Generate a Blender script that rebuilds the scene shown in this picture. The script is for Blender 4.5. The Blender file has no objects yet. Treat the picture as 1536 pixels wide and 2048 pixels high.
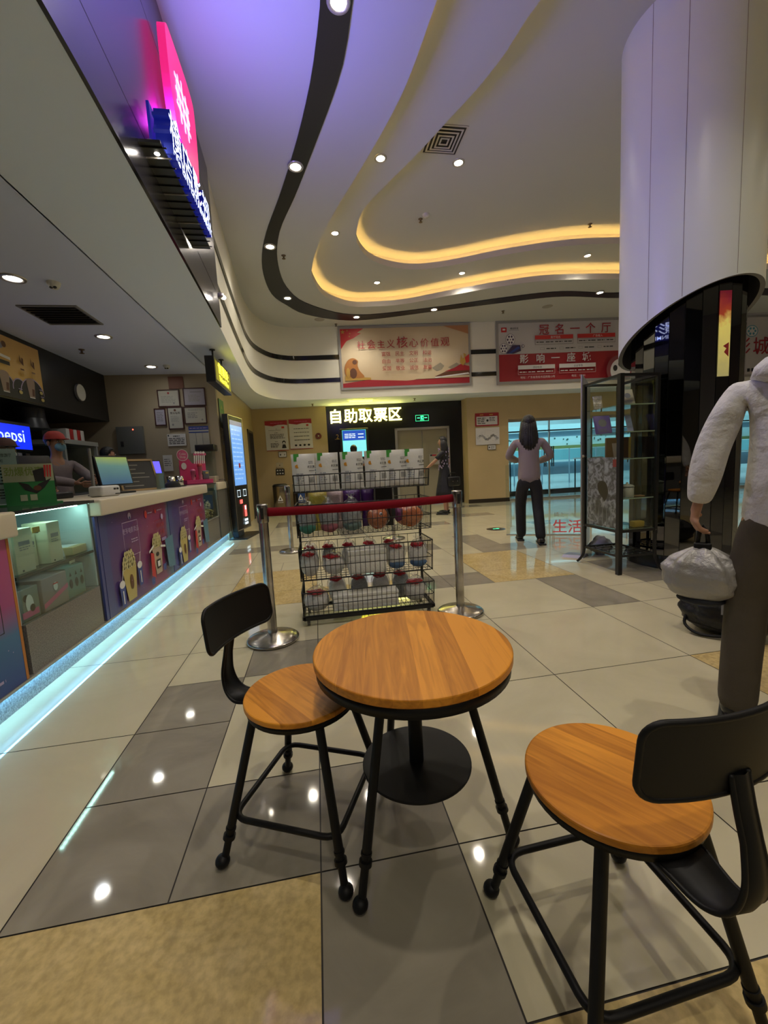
import bpy, bmesh, math, random
from mathutils import Vector, Matrix
from mathutils.geometry import tessellate_polygon
random.seed(7)
S = bpy.context.scene
COL = S.collection
PI = math.pi
rad = math.radians

# ------------------------------------------------------------------ camera, world, exposure
FPX = 823.685
cam_d = bpy.data.cameras.new('camera')
cam = bpy.data.objects.new('camera', cam_d); COL.objects.link(cam)
cam_d.sensor_fit = 'HORIZONTAL'; cam_d.sensor_width = 36.0
cam_d.lens = FPX * 36.0 / 1536.0
cam_d.clip_start = 0.02; cam_d.clip_end = 200
CH = 1.1158
p_, y_, r_ = -0.1133554827, 0.1577810708, -0.0528759276
fw = Vector((math.sin(y_)*math.cos(p_), math.cos(y_)*math.cos(p_), math.sin(p_)))
rt = Vector((math.cos(y_), -math.sin(y_), 0)); up = rt.cross(fw)
r2 = rt*math.cos(r_) + up*math.sin(r_); u2 = -rt*math.sin(r_) + up*math.cos(r_)
cam.matrix_world = Matrix(((r2.x, u2.x, -fw.x, 0), (r2.y, u2.y, -fw.y, 0), (r2.z, u2.z, -fw.z, CH), (0, 0, 0, 1)))
S.camera = cam
S.view_settings.view_transform = 'Standard'; S.view_settings.look = 'None'
S.view_settings.gamma = 1.0; S.view_settings.use_curve_mapping = False
EXPOSURE = -0.38
S.view_settings.exposure = EXPOSURE
W = bpy.data.worlds.new('world'); S.world = W; W.use_nodes = True
W.node_tree.nodes['Background'].inputs[0].default_value = (0.46, 0.54, 0.64, 1)
W.node_tree.nodes['Background'].inputs[1].default_value = 0.15
# light powers
DOWN_W = 66.0       # spot under each downlight
COVE_E = 34.0        # cove tape emission
LED_E = 36.0        # counter kick LED tape
SIGN_B = 4.0; SIGN_M = 1.0
MALL_W = 420.0

ZC, ZS, Z1, Z2 = 4.3, 2.7, 4.55, 4.8
TX0, TY0 = -0.86376, 1.05077      # tile grid origin, 0.4 m cells

# ------------------------------------------------------------------ materials
_mc = {}
def mat(name, col=(0.5,0.5,0.5), rough=0.5, metal=0.0, emit=0.0, ecol=None, noise=None, alpha=None, spec=None, bump=None, trans=None, coat=0.0):
    if name in _mc: return _mc[name]
    m = bpy.data.materials.new(name); m.use_nodes = True
    nt = m.node_tree; b = nt.nodes['Principled BSDF']
    b.inputs['Base Color'].default_value = (*col, 1); b.inputs['Roughness'].default_value = rough
    b.inputs['Metallic'].default_value = metal
    if spec is not None: b.inputs['Specular IOR Level'].default_value = spec
    if coat: b.inputs['Coat Weight'].default_value = coat; b.inputs['Coat Roughness'].default_value = 0.05
    if emit:
        b.inputs['Emission Color'].default_value = (*(ecol or col), 1); b.inputs['Emission Strength'].default_value = emit
    if trans is not None: b.inputs['Transmission Weight'].default_value = trans
    if alpha is not None: b.inputs['Alpha'].default_value = alpha
    if noise or bump:
        tc = nt.nodes.new('ShaderNodeTexCoord')
        sc = (noise or bump)[0]
        n = nt.nodes.new('ShaderNodeTexNoise'); n.inputs['Scale'].default_value = sc; n.inputs['Detail'].default_value = 6
        nt.links.new(tc.outputs['Object'], n.inputs['Vector'])
        if noise:
            r = nt.nodes.new('ShaderNodeMix'); r.data_type = 'RGBA'
            d = noise[1]
            r.inputs[6].default_value = (*[max(0, c*(1-d)) for c in col], 1)
            r.inputs[7].default_value = (*[min(1, c*(1+d)) for c in col], 1)
            cr = nt.nodes.new('ShaderNodeMapRange'); cr.inputs[1].default_value = 0.3; cr.inputs[2].default_value = 0.7
            nt.links.new(n.outputs[0], cr.inputs[0]); nt.links.new(cr.outputs[0], r.inputs[0])
            nt.links.new(r.outputs[2], b.inputs['Base Color'])
        if bump:
            bp = nt.nodes.new('ShaderNodeBump'); bp.inputs['Strength'].default_value = min(1,bump[1]); bp.inputs['Distance'].default_value = 0.02*max(1,bump[1])
            nt.links.new(n.outputs[0], bp.inputs['Height']); nt.links.new(bp.outputs[0], b.inputs['Normal'])
    _mc[name] = m
    return m
def ramp_mat(name, stops, axis=2, lo=0.0, hi=1.0, rough=0.4, noise=0.0, nscale=3.0, emit=0.0):
    """printed colour gradient running along one object axis"""
    if name in _mc: return _mc[name]
    m = bpy.data.materials.new(name); m.use_nodes = True; nt = m.node_tree; b = nt.nodes['Principled BSDF']
    b.inputs['Roughness'].default_value = rough
    tc = nt.nodes.new('ShaderNodeTexCoord'); sx = nt.nodes.new('ShaderNodeSeparateXYZ'); nt.links.new(tc.outputs['Object'], sx.inputs[0])
    mr = nt.nodes.new('ShaderNodeMapRange'); mr.inputs[1].default_value = lo; mr.inputs[2].default_value = hi
    nt.links.new(sx.outputs[axis], mr.inputs[0]); out = mr.outputs[0]
    if noise:
        n = nt.nodes.new('ShaderNodeTexNoise'); n.inputs['Scale'].default_value = nscale; n.inputs['Detail'].default_value = 3
        nt.links.new(tc.outputs['Object'], n.inputs[0])
        ma = nt.nodes.new('ShaderNodeMath'); ma.operation = 'MULTIPLY_ADD'; ma.inputs[1].default_value = noise; 
        nt.links.new(n.outputs[0], ma.inputs[0]); nt.links.new(out, ma.inputs[2])
        mb_ = nt.nodes.new('ShaderNodeMath'); mb_.operation = 'SUBTRACT'; mb_.inputs[1].default_value = noise*0.5
        nt.links.new(ma.outputs[0], mb_.inputs[0]); out = mb_.outputs[0]
    cr = nt.nodes.new('ShaderNodeValToRGB'); el = cr.color_ramp.elements
    while len(el) < len(stops): el.new(0.5)
    for e, (p, c) in zip(el, stops): e.position = p; e.color = (*c, 1)
    nt.links.new(out, cr.inputs[0]); nt.links.new(cr.outputs[0], b.inputs['Base Color'])
    if emit:
        nt.links.new(cr.outputs[0], b.inputs['Emission Color']); b.inputs['Emission Strength'].default_value = emit
    _mc[name] = m
    return m
def wood_mat(name, a, b_, rough=0.4):
    if name in _mc: return _mc[name]
    m = bpy.data.materials.new(name); m.use_nodes = True; nt = m.node_tree; b = nt.nodes['Principled BSDF']
    N = nt.nodes.new; L = nt.links.new
    tc = N('ShaderNodeTexCoord'); sx = N('ShaderNodeSeparateXYZ'); L(tc.outputs['Object'], sx.inputs[0])
    # plank index across x, 65 mm staves
    dv = N('ShaderNodeMath'); dv.operation = 'DIVIDE'; dv.inputs[1].default_value = 0.066; L(sx.outputs[0], dv.inputs[0])
    fl = N('ShaderNodeMath'); fl.operation = 'FLOOR'; L(dv.outputs[0], fl.inputs[0])
    wn = N('ShaderNodeTexWhiteNoise'); wn.noise_dimensions = '1D'; L(fl.outputs[0], wn.inputs['W'])
    mp = N('ShaderNodeMapping'); mp.inputs['Scale'].default_value = (26, 2.0, 26); L(tc.outputs['Object'], mp.inputs[0])
    cb = N('ShaderNodeCombineXYZ'); L(wn.outputs[0], cb.inputs[1]); 
    sc = N('ShaderNodeVectorMath'); sc.operation = 'SCALE'; sc.inputs['Scale'].default_value = 37; L(cb.outputs[0], sc.inputs[0])
    ad = N('ShaderNodeVectorMath'); L(mp.outputs[0], ad.inputs[0]); L(sc.outputs[0], ad.inputs[1])
    n = N('ShaderNodeTexNoise'); n.inputs['Scale'].default_value = 1.4; n.inputs['Detail'].default_value = 8; n.inputs['Distortion'].default_value = 1.6; L(ad.outputs[0], n.inputs[0])
    mx = N('ShaderNodeMath'); mx.operation = 'MULTIPLY_ADD'; mx.inputs[1].default_value = 0.42; L(wn.outputs[0], mx.inputs[0])
    m2 = N('ShaderNodeMath'); m2.operation = 'MULTIPLY'; m2.inputs[1].default_value = 0.95; L(n.outputs[0], m2.inputs[0]); L(m2.outputs[0], mx.inputs[2])
    cr = N('ShaderNodeValToRGB'); cr.color_ramp.elements[0].position = 0.38; cr.color_ramp.elements[1].position = 0.84
    cr.color_ramp.elements[0].color = (*b_, 1); cr.color_ramp.elements[1].color = (*a, 1)
    L(mx.outputs[0], cr.inputs[0]); L(cr.outputs[0], b.inputs['Base Color'])
    b.inputs['Roughness'].default_value = rough; b.inputs['Specular IOR Level'].default_value = 0.3
    _mc[name] = m
    return m
def stone_mat(name, col, dark, rough, scale=2.2, spk=0.0):
    """polished stone tile with soft veins and an optional fine speckle"""
    if name in _mc: return _mc[name]
    m = bpy.data.materials.new(name); m.use_nodes = True; nt = m.node_tree; b = nt.nodes['Principled BSDF']
    N = nt.nodes.new; L = nt.links.new
    tc = N('ShaderNodeTexCoord')
    n = N('ShaderNodeTexNoise'); n.inputs['Scale'].default_value = scale; n.inputs['Detail'].default_value = 8; n.inputs['Distortion'].default_value = 1.2; n.inputs['Roughness'].default_value = 0.6
    L(tc.outputs['Object'], n.inputs[0])
    cr = N('ShaderNodeValToRGB'); cr.color_ramp.elements[0].position = 0.3; cr.color_ramp.elements[1].position = 0.65
    cr.color_ramp.elements[0].color = (*dark, 1); cr.color_ramp.elements[1].color = (*col, 1)
    L(n.outputs[0], cr.inputs[0]); out = cr.outputs[0]
    if spk:
        n2 = N('ShaderNodeTexNoise'); n2.inputs['Scale'].default_value = 55; n2.inputs['Detail'].default_value = 4; L(tc.outputs['Object'], n2.inputs[0])
        mr = N('ShaderNodeMapRange'); mr.inputs[1].default_value = 0.35; mr.inputs[2].default_value = 0.65; mr.inputs[3].default_value = 1-spk; mr.inputs[4].default_value = 1+spk
        L(n2.outputs[0], mr.inputs[0])
        mu = N('ShaderNodeVectorMath'); mu.operation = 'SCALE'; L(out, mu.inputs[0]); L(mr.outputs[0], mu.inputs['Scale']); out = mu.outputs[0]
    L(out, b.inputs['Base Color'])
    b.inputs['Roughness'].default_value = rough; b.inputs['Specular IOR Level'].default_value = 0.5
    _mc[name] = m
    return m
def glass_mat(name, col=(0.9,0.95,0.95), rough=0.0, alpha=0.12):
    if name in _mc: return _mc[name]
    m = bpy.data.materials.new(name); m.use_nodes = True; nt = m.node_tree
    for n in list(nt.nodes):
        if n.type != 'OUTPUT_MATERIAL': nt.nodes.remove(n)
    o = [n for n in nt.nodes if n.type == 'OUTPUT_MATERIAL'][0]
    t = nt.nodes.new('ShaderNodeBsdfTransparent'); t.inputs[0].default_value = (*col, 1)
    g = nt.nodes.new('ShaderNodeBsdfGlossy'); g.inputs['Roughness'].default_value = rough
    lw = nt.nodes.new('ShaderNodeLayerWeight'); lw.inputs[0].default_value = 0.5
    pw_ = nt.nodes.new('ShaderNodeMath'); pw_.operation = 'POWER'; pw_.inputs[1].default_value = 4.5; nt.links.new(lw.outputs['Facing'], pw_.inputs[0])
    f = nt.nodes.new('ShaderNodeMath'); f.operation = 'MULTIPLY_ADD'; f.inputs[1].default_value = 0.9; f.inputs[2].default_value = 0.035; nt.links.new(pw_.outputs[0], f.inputs[0])
    ma = nt.nodes.new('ShaderNodeMath'); ma.operation = 'ADD'; ma.use_clamp = True; ma.inputs[1].default_value = alpha*0.1
    nt.links.new(f.outputs[0], ma.inputs[0])
    mx = nt.nodes.new('ShaderNodeMixShader'); nt.links.new(ma.outputs[0], mx.inputs[0])
    nt.links.new(t.outputs[0], mx.inputs[1]); nt.links.new(g.outputs[0], mx.inputs[2]); nt.links.new(mx.outputs[0], o.inputs[0])
    _mc[name] = m
    return m
def film_mat(name):
    """clear crinkled plastic film"""
    if name in _mc: return _mc[name]
    m = glass_mat(name, (0.93,0.94,0.95), 0.18, 0.6)
    nt = m.node_tree; n = nt.nodes.new('ShaderNodeTexNoise'); n.inputs['Scale'].default_value = 28
    tc = nt.nodes.new('ShaderNodeTexCoord'); nt.links.new(tc.outputs['Object'], n.inputs[0])
    bp = nt.nodes.new('ShaderNodeBump'); bp.inputs['Strength'].default_value = 1.0; bp.inputs['Distance'].default_value = 0.03
    nt.links.new(n.outputs[0], bp.inputs['Height'])
    for q in nt.nodes:
        if q.type == 'BSDF_GLOSSY': nt.links.new(bp.outputs[0], q.inputs['Normal'])
        if q.type == 'MATH' and q.operation == 'ADD': q.inputs[1].default_value = 0.15
    return m

# ------------------------------------------------------------------ mesh builder
def frame_of(d):
    d = d.normalized(); a = Vector((0,0,1)) if abs(d.z) < 0.95 else Vector((1,0,0))
    x = a.cross(d).normalized(); return x, d.cross(x)
class MB:
    def __init__(s): s.v = []; s.f = []; s.m = []; s.ms = []; s.sm = []
    def mi(s, m):
        if m not in s.ms: s.ms.append(m)
        return s.ms.index(m)
    def add(s, vs, fs, m, smooth=False):
        o = len(s.v); k = s.mi(m)
        s.v += [tuple(v) for v in vs]
        for f in fs: s.f.append([i+o for i in f]); s.m.append(k); s.sm.append(smooth)
    def box(s, x0, y0, z0, x1, y1, z1, m, M=None):
        vs = [Vector(p) for p in ((x0,y0,z0),(x1,y0,z0),(x1,y1,z0),(x0,y1,z0),(x0,y0,z1),(x1,y0,z1),(x1,y1,z1),(x0,y1,z1))]
        if M: vs = [M @ v for v in vs]
        s.add(vs, [(0,3,2,1),(4,5,6,7),(0,1,5,4),(1,2,6,5),(2,3,7,6),(3,0,4,7)], m)
    def rbox(s, x0, y0, z0, x1, y1, z1, m, r=0.01, M=None, seg=3):
        """box with all edges rounded"""
        bm = bmesh.new(); bmesh.ops.create_cube(bm, size=1)
        for v in bm.verts: v.co = Vector(((x0+x1)/2+v.co.x*(x1-x0), (y0+y1)/2+v.co.y*(y1-y0), (z0+z1)/2+v.co.z*(z1-z0)))
        r = min(r, 0.49*min(abs(x1-x0), abs(y1-y0), abs(z1-z0)))
        bmesh.ops.bevel(bm, geom=bm.edges[:], offset=r, segments=seg, affect='EDGES', profile=0.5)
        s.frombm(bm, m, M, True)
    def frombm(s, bm, m, M=None, smooth=False):
        bm.verts.index_update()
        vs = [(M @ v.co) if M else v.co.copy() for v in bm.verts]
        s.add(vs, [[v.index for v in f.verts] for f in bm.faces], m, smooth); bm.free()
    def cyl(s, p0, p1, r0, m, r1=None, n=14, cap=True, smooth=True):
        p0 = Vector(p0); p1 = Vector(p1); r1 = r0 if r1 is None else r1
        x, y = frame_of(p1-p0); vs = []
        for i in range(n):
            a = 2*PI*i/n; d = x*math.cos(a)+y*math.sin(a); vs.append(p0+d*r0); vs.append(p1+d*r1)
        s.add(vs, [(2*i, 2*((i+1)%n), 2*((i+1)%n)+1, 2*i+1) for i in range(n)], m, smooth)
        if cap:
            s.add([vs[2*i] for i in range(n)], [list(range(n))[::-1]], m); s.add([vs[2*i+1] for i in range(n)], [list(range(n))], m)
    def tube(s, pts, r, m, n=8, closed=False):
        pts = [Vector(p) for p in pts]; N = len(pts); rings = []; prev = None
        rr = r if isinstance(r, (list, tuple)) else [r]*N
        for i, p in enumerate(pts):
            if closed: d = pts[(i+1)%N]-pts[i-1]
            else: d = pts[min(i+1,N-1)]-pts[max(i-1,0)]
            d.normalize()
            if prev is None: x, y = frame_of(d)
            else:
                x = prev - d*prev.dot(d)
                x = x.normalized() if x.length > 1e-6 else frame_of(d)[0]
                y = d.cross(x)
            prev = x
            rings.append([p+(x*math.cos(2*PI*k/n)+y*math.sin(2*PI*k/n))*rr[i] for k in range(n)])
        vs = [v for rg in rings for v in rg]; fs = []
        for i in range(N if closed else N-1):
            a = i*n; b = ((i+1)%N)*n
            for k in range(n): fs.append((a+k, a+(k+1)%n, b+(k+1)%n, b+k))
        if not closed: fs.append(list(range(n))[::-1]); fs.append([(N-1)*n+k for k in range(n)])
        s.add(vs, fs, m, True)
    def lathe(s, prof, c, m, n=32, axis=None, smooth=True, sx=1, sy=1):
        c = Vector(c); vs = []; fs = []; P = len(prof)
        M = axis.to_track_quat('Z','Y').to_matrix() if axis is not None else None
        for i in range(n):
            a = 2*PI*i/n
            for r, z in prof:
                v = Vector((r*math.cos(a)*sx, r*math.sin(a)*sy, z))
                vs.append(c + (M @ v if M else v))
        for i in range(n):
            j = (i+1) % n
            for k in range(P-1): fs.append((i*P+k, j*P+k, j*P+k+1, i*P+k+1))
        s.add(vs, fs, m, smooth)
        for k, rev in ((0, True), (P-1, False)):
            if prof[k][0] > 1e-5:
                l = [vs[i*P+k] for i in range(n)]; s.add(l, [list(range(n))[::-1] if rev else list(range(n))], m)
    def ball(s, c, r, m, M=None, u=16, v=10):
        if not isinstance(r, (tuple, list)): r = (r,r,r)
        bm = bmesh.new(); bmesh.ops.create_uvsphere(bm, u_segments=u, v_segments=v, radius=1)
        for w in bm.verts:
            q = Vector((w.co.x*r[0], w.co.y*r[1], w.co.z*r[2]))
            w.co = (M @ q if M else q) + Vector(c)
        s.frombm(bm, m, None, True)
    def prism(s, poly, O, U, V, d, m, back=0.0):
        """2-D outline on plane (O,U,V) given thickness d along the normal"""
        O = Vector(O); U = Vector(U); V = Vector(V); Nn = U.cross(V).normalized(); n = len(poly)
        a = [O+U*p[0]+V*p[1]+Nn*back for p in poly]; b = [p+Nn*d for p in a]
        tri = tessellate_polygon([[Vector((p[0],p[1],0)) for p in poly]])
        s.add(b, [list(t) for t in tri], m)
        if abs(d) > 1e-6:
            s.add(a, [list(t)[::-1] for t in tri], m)
            s.add(a+b, [(i,(i+1)%n,(i+1)%n+n,i+n) for i in range(n)], m)
    def text(s, body, O, U, V, size, m, d=0.002, off=0.0, ext=0.0, center=True, sx=1.0, boldness=0.0, side_m=None):
        vs, fs, w = text_geo(body, size, boldness)
        O = Vector(O); U = Vector(U).normalized(); V = Vector(V).normalized(); Nn = U.cross(V)
        dx = -w/2 if center else 0
        q = [O+U*((x+dx)*sx)+V*y+Nn*(d+off) for x, y in vs]
        s.add(q, fs, m)
        if ext:
            q0 = [p-Nn*ext for p in q]
            ec = {}
            for f in fs:
                for i in range(len(f)):
                    e = (f[i], f[(i+1)%len(f)])
                    if (e[1], e[0]) in ec: del ec[(e[1], e[0])]
                    else: ec[e] = 1
            o = len(q); side = [(a, b, b+o, a+o) for (a, b) in ec]
            s.add(q+q0, side, side_m or m)
    def build(s, name, parent=None, loc=None, world=True):
        """world: vertices are world coordinates; the origin goes to parent or to loc / the base centre"""
        me = bpy.data.meshes.new(name)
        if parent is not None:
            o = Vector((0,0,0)) if not world else parent.location.copy()
        elif loc is not None: o = Vector(loc)
        else:
            xs = [v[0] for v in s.v]; ys = [v[1] for v in s.v]; zs = [v[2] for v in s.v]
            o = Vector(((min(xs)+max(xs))/2, (min(ys)+max(ys))/2, min(zs)))
        me.from_pydata([tuple(Vector(v)-o) for v in s.v], [], s.f)
        for m in s.ms: me.materials.append(m)
        me.polygons.foreach_set('material_index', s.m); me.polygons.foreach_set('use_smooth', s.sm)
        me.update()
        ob = bpy.data.objects.new(name, me); COL.objects.link(ob)
        if parent is not None: ob.parent = parent
        else: ob.location = o
        return ob
_tc = {}
def text_geo(body, size, bold=0.0):
    k = (body, bold)
    if k not in _tc:
        cu = bpy.data.curves.new('t', 'FONT'); cu.body = body; cu.size = 1.0; cu.resolution_u = 2
        cu.offset = bold*0.35; cu.fill_mode = 'FRONT'
        ob = bpy.data.objects.new('t', cu); COL.objects.link(ob)
        dg = bpy.context.evaluated_depsgraph_get(); dg.update()
        me = ob.evaluated_get(dg).to_mesh()
        vs = [(v.co.x, v.co.y) for v in me.vertices]; fs = [list(p.vertices) for p in me.polygons]
        ob.evaluated_get(dg).to_mesh_clear()
        bpy.data.objects.remove(ob); bpy.data.curves.remove(cu)
        x0 = min([v[0] for v in vs] or [0]); x1 = max([v[0] for v in vs] or [0])
        _tc[k] = ([(x-x0, y) for x, y in vs], fs, x1-x0)
    vs, fs, w = _tc[k]
    return [(x*size, y*size) for x, y in vs], fs, w*size

def thing(name, label, cat, loc=(0,0,0), rz=0.0, group=None):
    o = bpy.data.objects.new(name, None); COL.objects.link(o); o.empty_display_size = 0.1
    o.location = loc; o.rotation_euler = (0,0,rz); o['label'] = label; o['category'] = cat
    if group: o['group'] = group
    return o
def tag(o, label, cat, group=None, kind=None):
    o['label'] = label; o['category'] = cat
    if group: o['group'] = group
    if kind: o['kind'] = kind
    return o
def struct(mb, name, parent=None):
    o = mb.build(name, parent)
    if parent is None: o['kind'] = 'structure'
    return o
def dup(root, loc=None, rz=None, label=None, group=None):
    r = root.copy(); COL.objects.link(r)
    if loc is not None: r.location = loc
    if rz is not None: r.rotation_euler = (0,0,rz)
    if label: r['label'] = label
    if group: r['group'] = group
    for ch in list(root.children):
        c = ch.copy(); COL.objects.link(c); c.parent = r
        for g in list(ch.children):
            d = g.copy(); COL.objects.link(d); d.parent = c
    return r
def catmull(pts, k=6, closed=False):
    out = []; n = len(pts)
    for i in range(n if closed else n-1):
        P = [pts[(i+j) % n] if closed else pts[min(max(i+j,0),n-1)] for j in (-1,0,1,2)]
        for t in range(k):
            u = t/k
            out.append(tuple(0.5*((2*P[1][a])+(-P[0][a]+P[2][a])*u+(2*P[0][a]-5*P[1][a]+4*P[2][a]-P[3][a])*u*u+(-P[0][a]+3*P[1][a]-3*P[2][a]+P[3][a])*u**3) for a in range(len(P[1]))))
    if not closed: out.append(tuple(pts[-1]))
    return out
def offset_curve(pts, d, closed=True):
    out = []; n = len(pts)
    for i in range(n):
        a = Vector(pts[i-1] if (closed or i) else pts[i]); b = Vector(pts[(i+1)%n] if (closed or i<n-1) else pts[i])
        t = (b-a).normalized(); out.append((pts[i][0]+t.y*d, pts[i][1]-t.x*d))
    return out
def rrect(x0, y0, x1, y1, r, n=5):
    o = []
    for cx, cy, a in ((x1-r,y1-r,0),(x0+r,y1-r,90),(x0+r,y0+r,180),(x1-r,y0+r,270)):
        for i in range(n+1):
            t = rad(a+90*i/n); o.append((cx+r*math.cos(t), cy+r*math.sin(t)))
    return o
def circ(cx, cy, r, n=24, ry=None):
    return [(cx+r*math.cos(2*PI*i/n), cy+(ry or r)*math.sin(2*PI*i/n)) for i in range(n)]

class Panel:
    """flat printed sheet: draws in its own u,v metres; each layer lies a hair above the last"""
    def __init__(s, O, U, w, h, V=(0,0,1), base=None, t=0.004, step=0.0006):
        s.O = Vector(O); s.U = Vector(U).normalized(); s.V = Vector(V).normalized(); s.w = w; s.h = h; s.mb = MB(); s.k = t; s.step = step
        if base: s.mb.prism([(0,0),(w,0),(w,h),(0,h)], s.O, s.U, s.V, t, base)
    def lay(s): s.k += s.step; return s.k
    def rect(s, u0, v0, u1, v1, m, lay=True):
        if lay: s.lay()
        s.mb.prism([(u0,v0),(u1,v0),(u1,v1),(u0,v1)], s.O, s.U, s.V, 0, m, back=s.k)
    def poly(s, pts, m, lay=True):
        if lay: s.lay()
        s.mb.prism(pts, s.O, s.U, s.V, 0, m, back=s.k)
    def outline(s, u0, v0, u1, v1, t, m):
        s.lay()
        for a in ((u0,v0,u1,v0+t),(u0,v1-t,u1,v1),(u0,v0,u0+t,v1),(u1-t,v0,u1,v1)): s.rect(*a, m, lay=False)
    def text(s, body, u, v, size, m, center=True, sx=1.0, bold=0.0):
        s.lay(); s.mb.text(body, s.O+s.U*u+s.V*v, s.U, s.V, size, m, d=s.k, center=center, sx=sx, boldness=bold)
    def lines(s, u0, v0, u1, v1, n, m, fill=0.45, ragged=True):
        """rows of print too small to read"""
        s.lay(); hh = (v1-v0)/n
        for i in range(n):
            y = v1-(i+0.5)*hh; x = u0; end = u1-(random.random()*0.3*(u1-u0) if ragged else 0)
            while x < end:
                w = hh*random.uniform(0.9, 2.6); s.rect(x, y-hh*fill/2, min(x+w, end), y+hh*fill/2, m, lay=False); x += w+hh*0.35
    def build(s, name, parent=None): return s.mb.build(name, parent)
# ================================================================== THE SETTING
M_white = mat('ceiling_paint', (0.52,0.53,0.52), 0.75)
M_wallw = mat('bulkhead_paint', (0.78,0.76,0.66), 0.6)
M_tan = mat('tan_wall_panel', (0.52,0.40,0.21), 0.35, noise=(1.5,0.06))
M_black = mat('black_gloss_panel', (0.012,0.012,0.012), 0.18)
M_bm = mat('black_mirror_band', (0.03,0.03,0.03), 0.08, metal=0.6)
M_bandc = mat('black_ceiling_band', (0.008,0.009,0.012), 0.35)
M_lip = mat('cove_lip_paint', (0.66,0.64,0.6), 0.6)
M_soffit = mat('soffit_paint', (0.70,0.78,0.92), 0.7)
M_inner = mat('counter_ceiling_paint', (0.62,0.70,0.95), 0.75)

# ---- floor: 0.4 m cells, pattern as laid
FW = stone_mat('white_polished_tile', (0.60,0.55,0.385), (0.52,0.475,0.33), 0.045, 1.6)
FG = stone_mat('grey_polished_tile', (0.33,0.30,0.235), (0.25,0.225,0.175), 0.05, 2.6)
FY = stone_mat('yellow_polished_tile', (0.62,0.48,0.23), (0.52,0.39,0.16), 0.07, 5.0, 0.14)
M_grout = mat('dark_grout', (0.035,0.03,0.025), 0.6)
fl = MB()
tiles = []; used = set()
def T(i0, j0, i1, j1, m):
    for i in range(i0, i1):
        for j in range(j0, j1):
            if (i,j) in used: return
    for i in range(i0, i1):
        for j in range(j0, j1): used.add((i,j))
    tiles.append((i0,j0,i1,j1,m))
T(0,-2,2,0,FY); T(-2,-2,0,0,FY); T(2,-2,3,0,FG); T(3,-1,5,0,FW); T(5,-1,7,0,FW); T(3,-3,5,-1,FY); T(5,-3,7,-1,FY); T(0,-4,2,-2,FW); T(2,-4,3,-2,FG)
for i,j in ((0,0),(0,1),(0,2),(1,0),(2,0),(1,3)): T(i,j,i+1,j+1,FG)
T(1,1,2,3,FW); T(2,1,3,3,FW); T(2,3,3,4,FG); T(0,3,1,4,FW)
T(3,0,5,2,FW); T(5,0,7,2,FW); T(7,0,9,2,FY); T(3,2,5,4,FW); T(5,2,7,4,FW); T(7,2,8,4,FW); T(8,2,9,4,FW); T(9,2,11,4,FW)
T(0,4,2,6,FW); T(2,4,4,6,FW); T(4,4,5,6,FW); T(5,4,7,6,FW); T(7,4,8,6,FG); T(8,3,9,5,FW); T(8,4,9,5,FW)
T(0,6,2,7,FY); T(2,6,4,7,FY); T(0,7,2,9,FY); T(4,6,5,7,FG); T(5,6,6,7,FG); T(6,6,8,7,FY); T(6,7,8,9,FY)
T(9,5,10,7,FG); T(8,5,9,7,FW); T(10,4,12,6,FW)
T(7,9,8,12,FG); T(8,9,9,10,FG); T(8,10,10,12,FW); T(-1,12,1,13,FG); T(0,18,1,20,FG)
T(6,15,8,16,FG); T(9,17,11,18,FG); T(7,19,9,20,FG); T(11,13,13,14,FG); T(3,14,4,16,FG); T(10,21,12,22,FG); T(4,10,6,11,FG)
T(12,9,14,10,FG); T(13,3,14,5,FG); T(12,0,14,1,FG)
for jj in range(-16, 30, 2):
    for ii in range(-10, 34, 2): T(ii, jj, ii+2, jj+2, FW)
for jj in range(-16, 30):
    for ii in range(-10, 34): T(ii, jj, ii+1, jj+1, FW)
g = 0.0022
for i0,j0,i1,j1,m in tiles:
    x0 = TX0+.4*i0+g; x1 = TX0+.4*i1-g; y0 = TY0+.4*j0+g; y1 = TY0+.4*j1-g
    if x1 < -4.6: continue
    fl.add([(x0,y0,0),(x1,y0,0),(x1,y1,0),(x0,y1,0)], [(0,1,2,3)], m)
fl.box(-4.9,-5.4,-0.06,12.7,12.6,-0.0025,M_grout)
struct(fl, 'floor')

# ---- ceiling outlines (plan, metres)
O1 = [(0.98,2.95),(0.86,3.45),(0.70,4.05),(0.48,4.75),(0.30,5.55),(0.20,6.3),(0.135,6.9),(0.14,7.35),(0.30,7.95),(0.62,8.30),(1.05,8.40),(1.62,8.32),(2.42,8.0),(3.30,7.65),(4.30,7.32),(5.70,7.0),(7.6,6.6),(8.8,5.6),(9.2,3.6),(8.6,0.8),(6.5,-0.8),(4.0,-1.5),(2.2,-1.2),(1.35,0.4),(1.12,1.8)]
def gz_(x, y, z):
    d = fw + r2*((x-768)/FPX) - u2*((y-1024)/FPX); t = (z-CH)/d.z; return (d.x*t, d.y*t)
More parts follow.
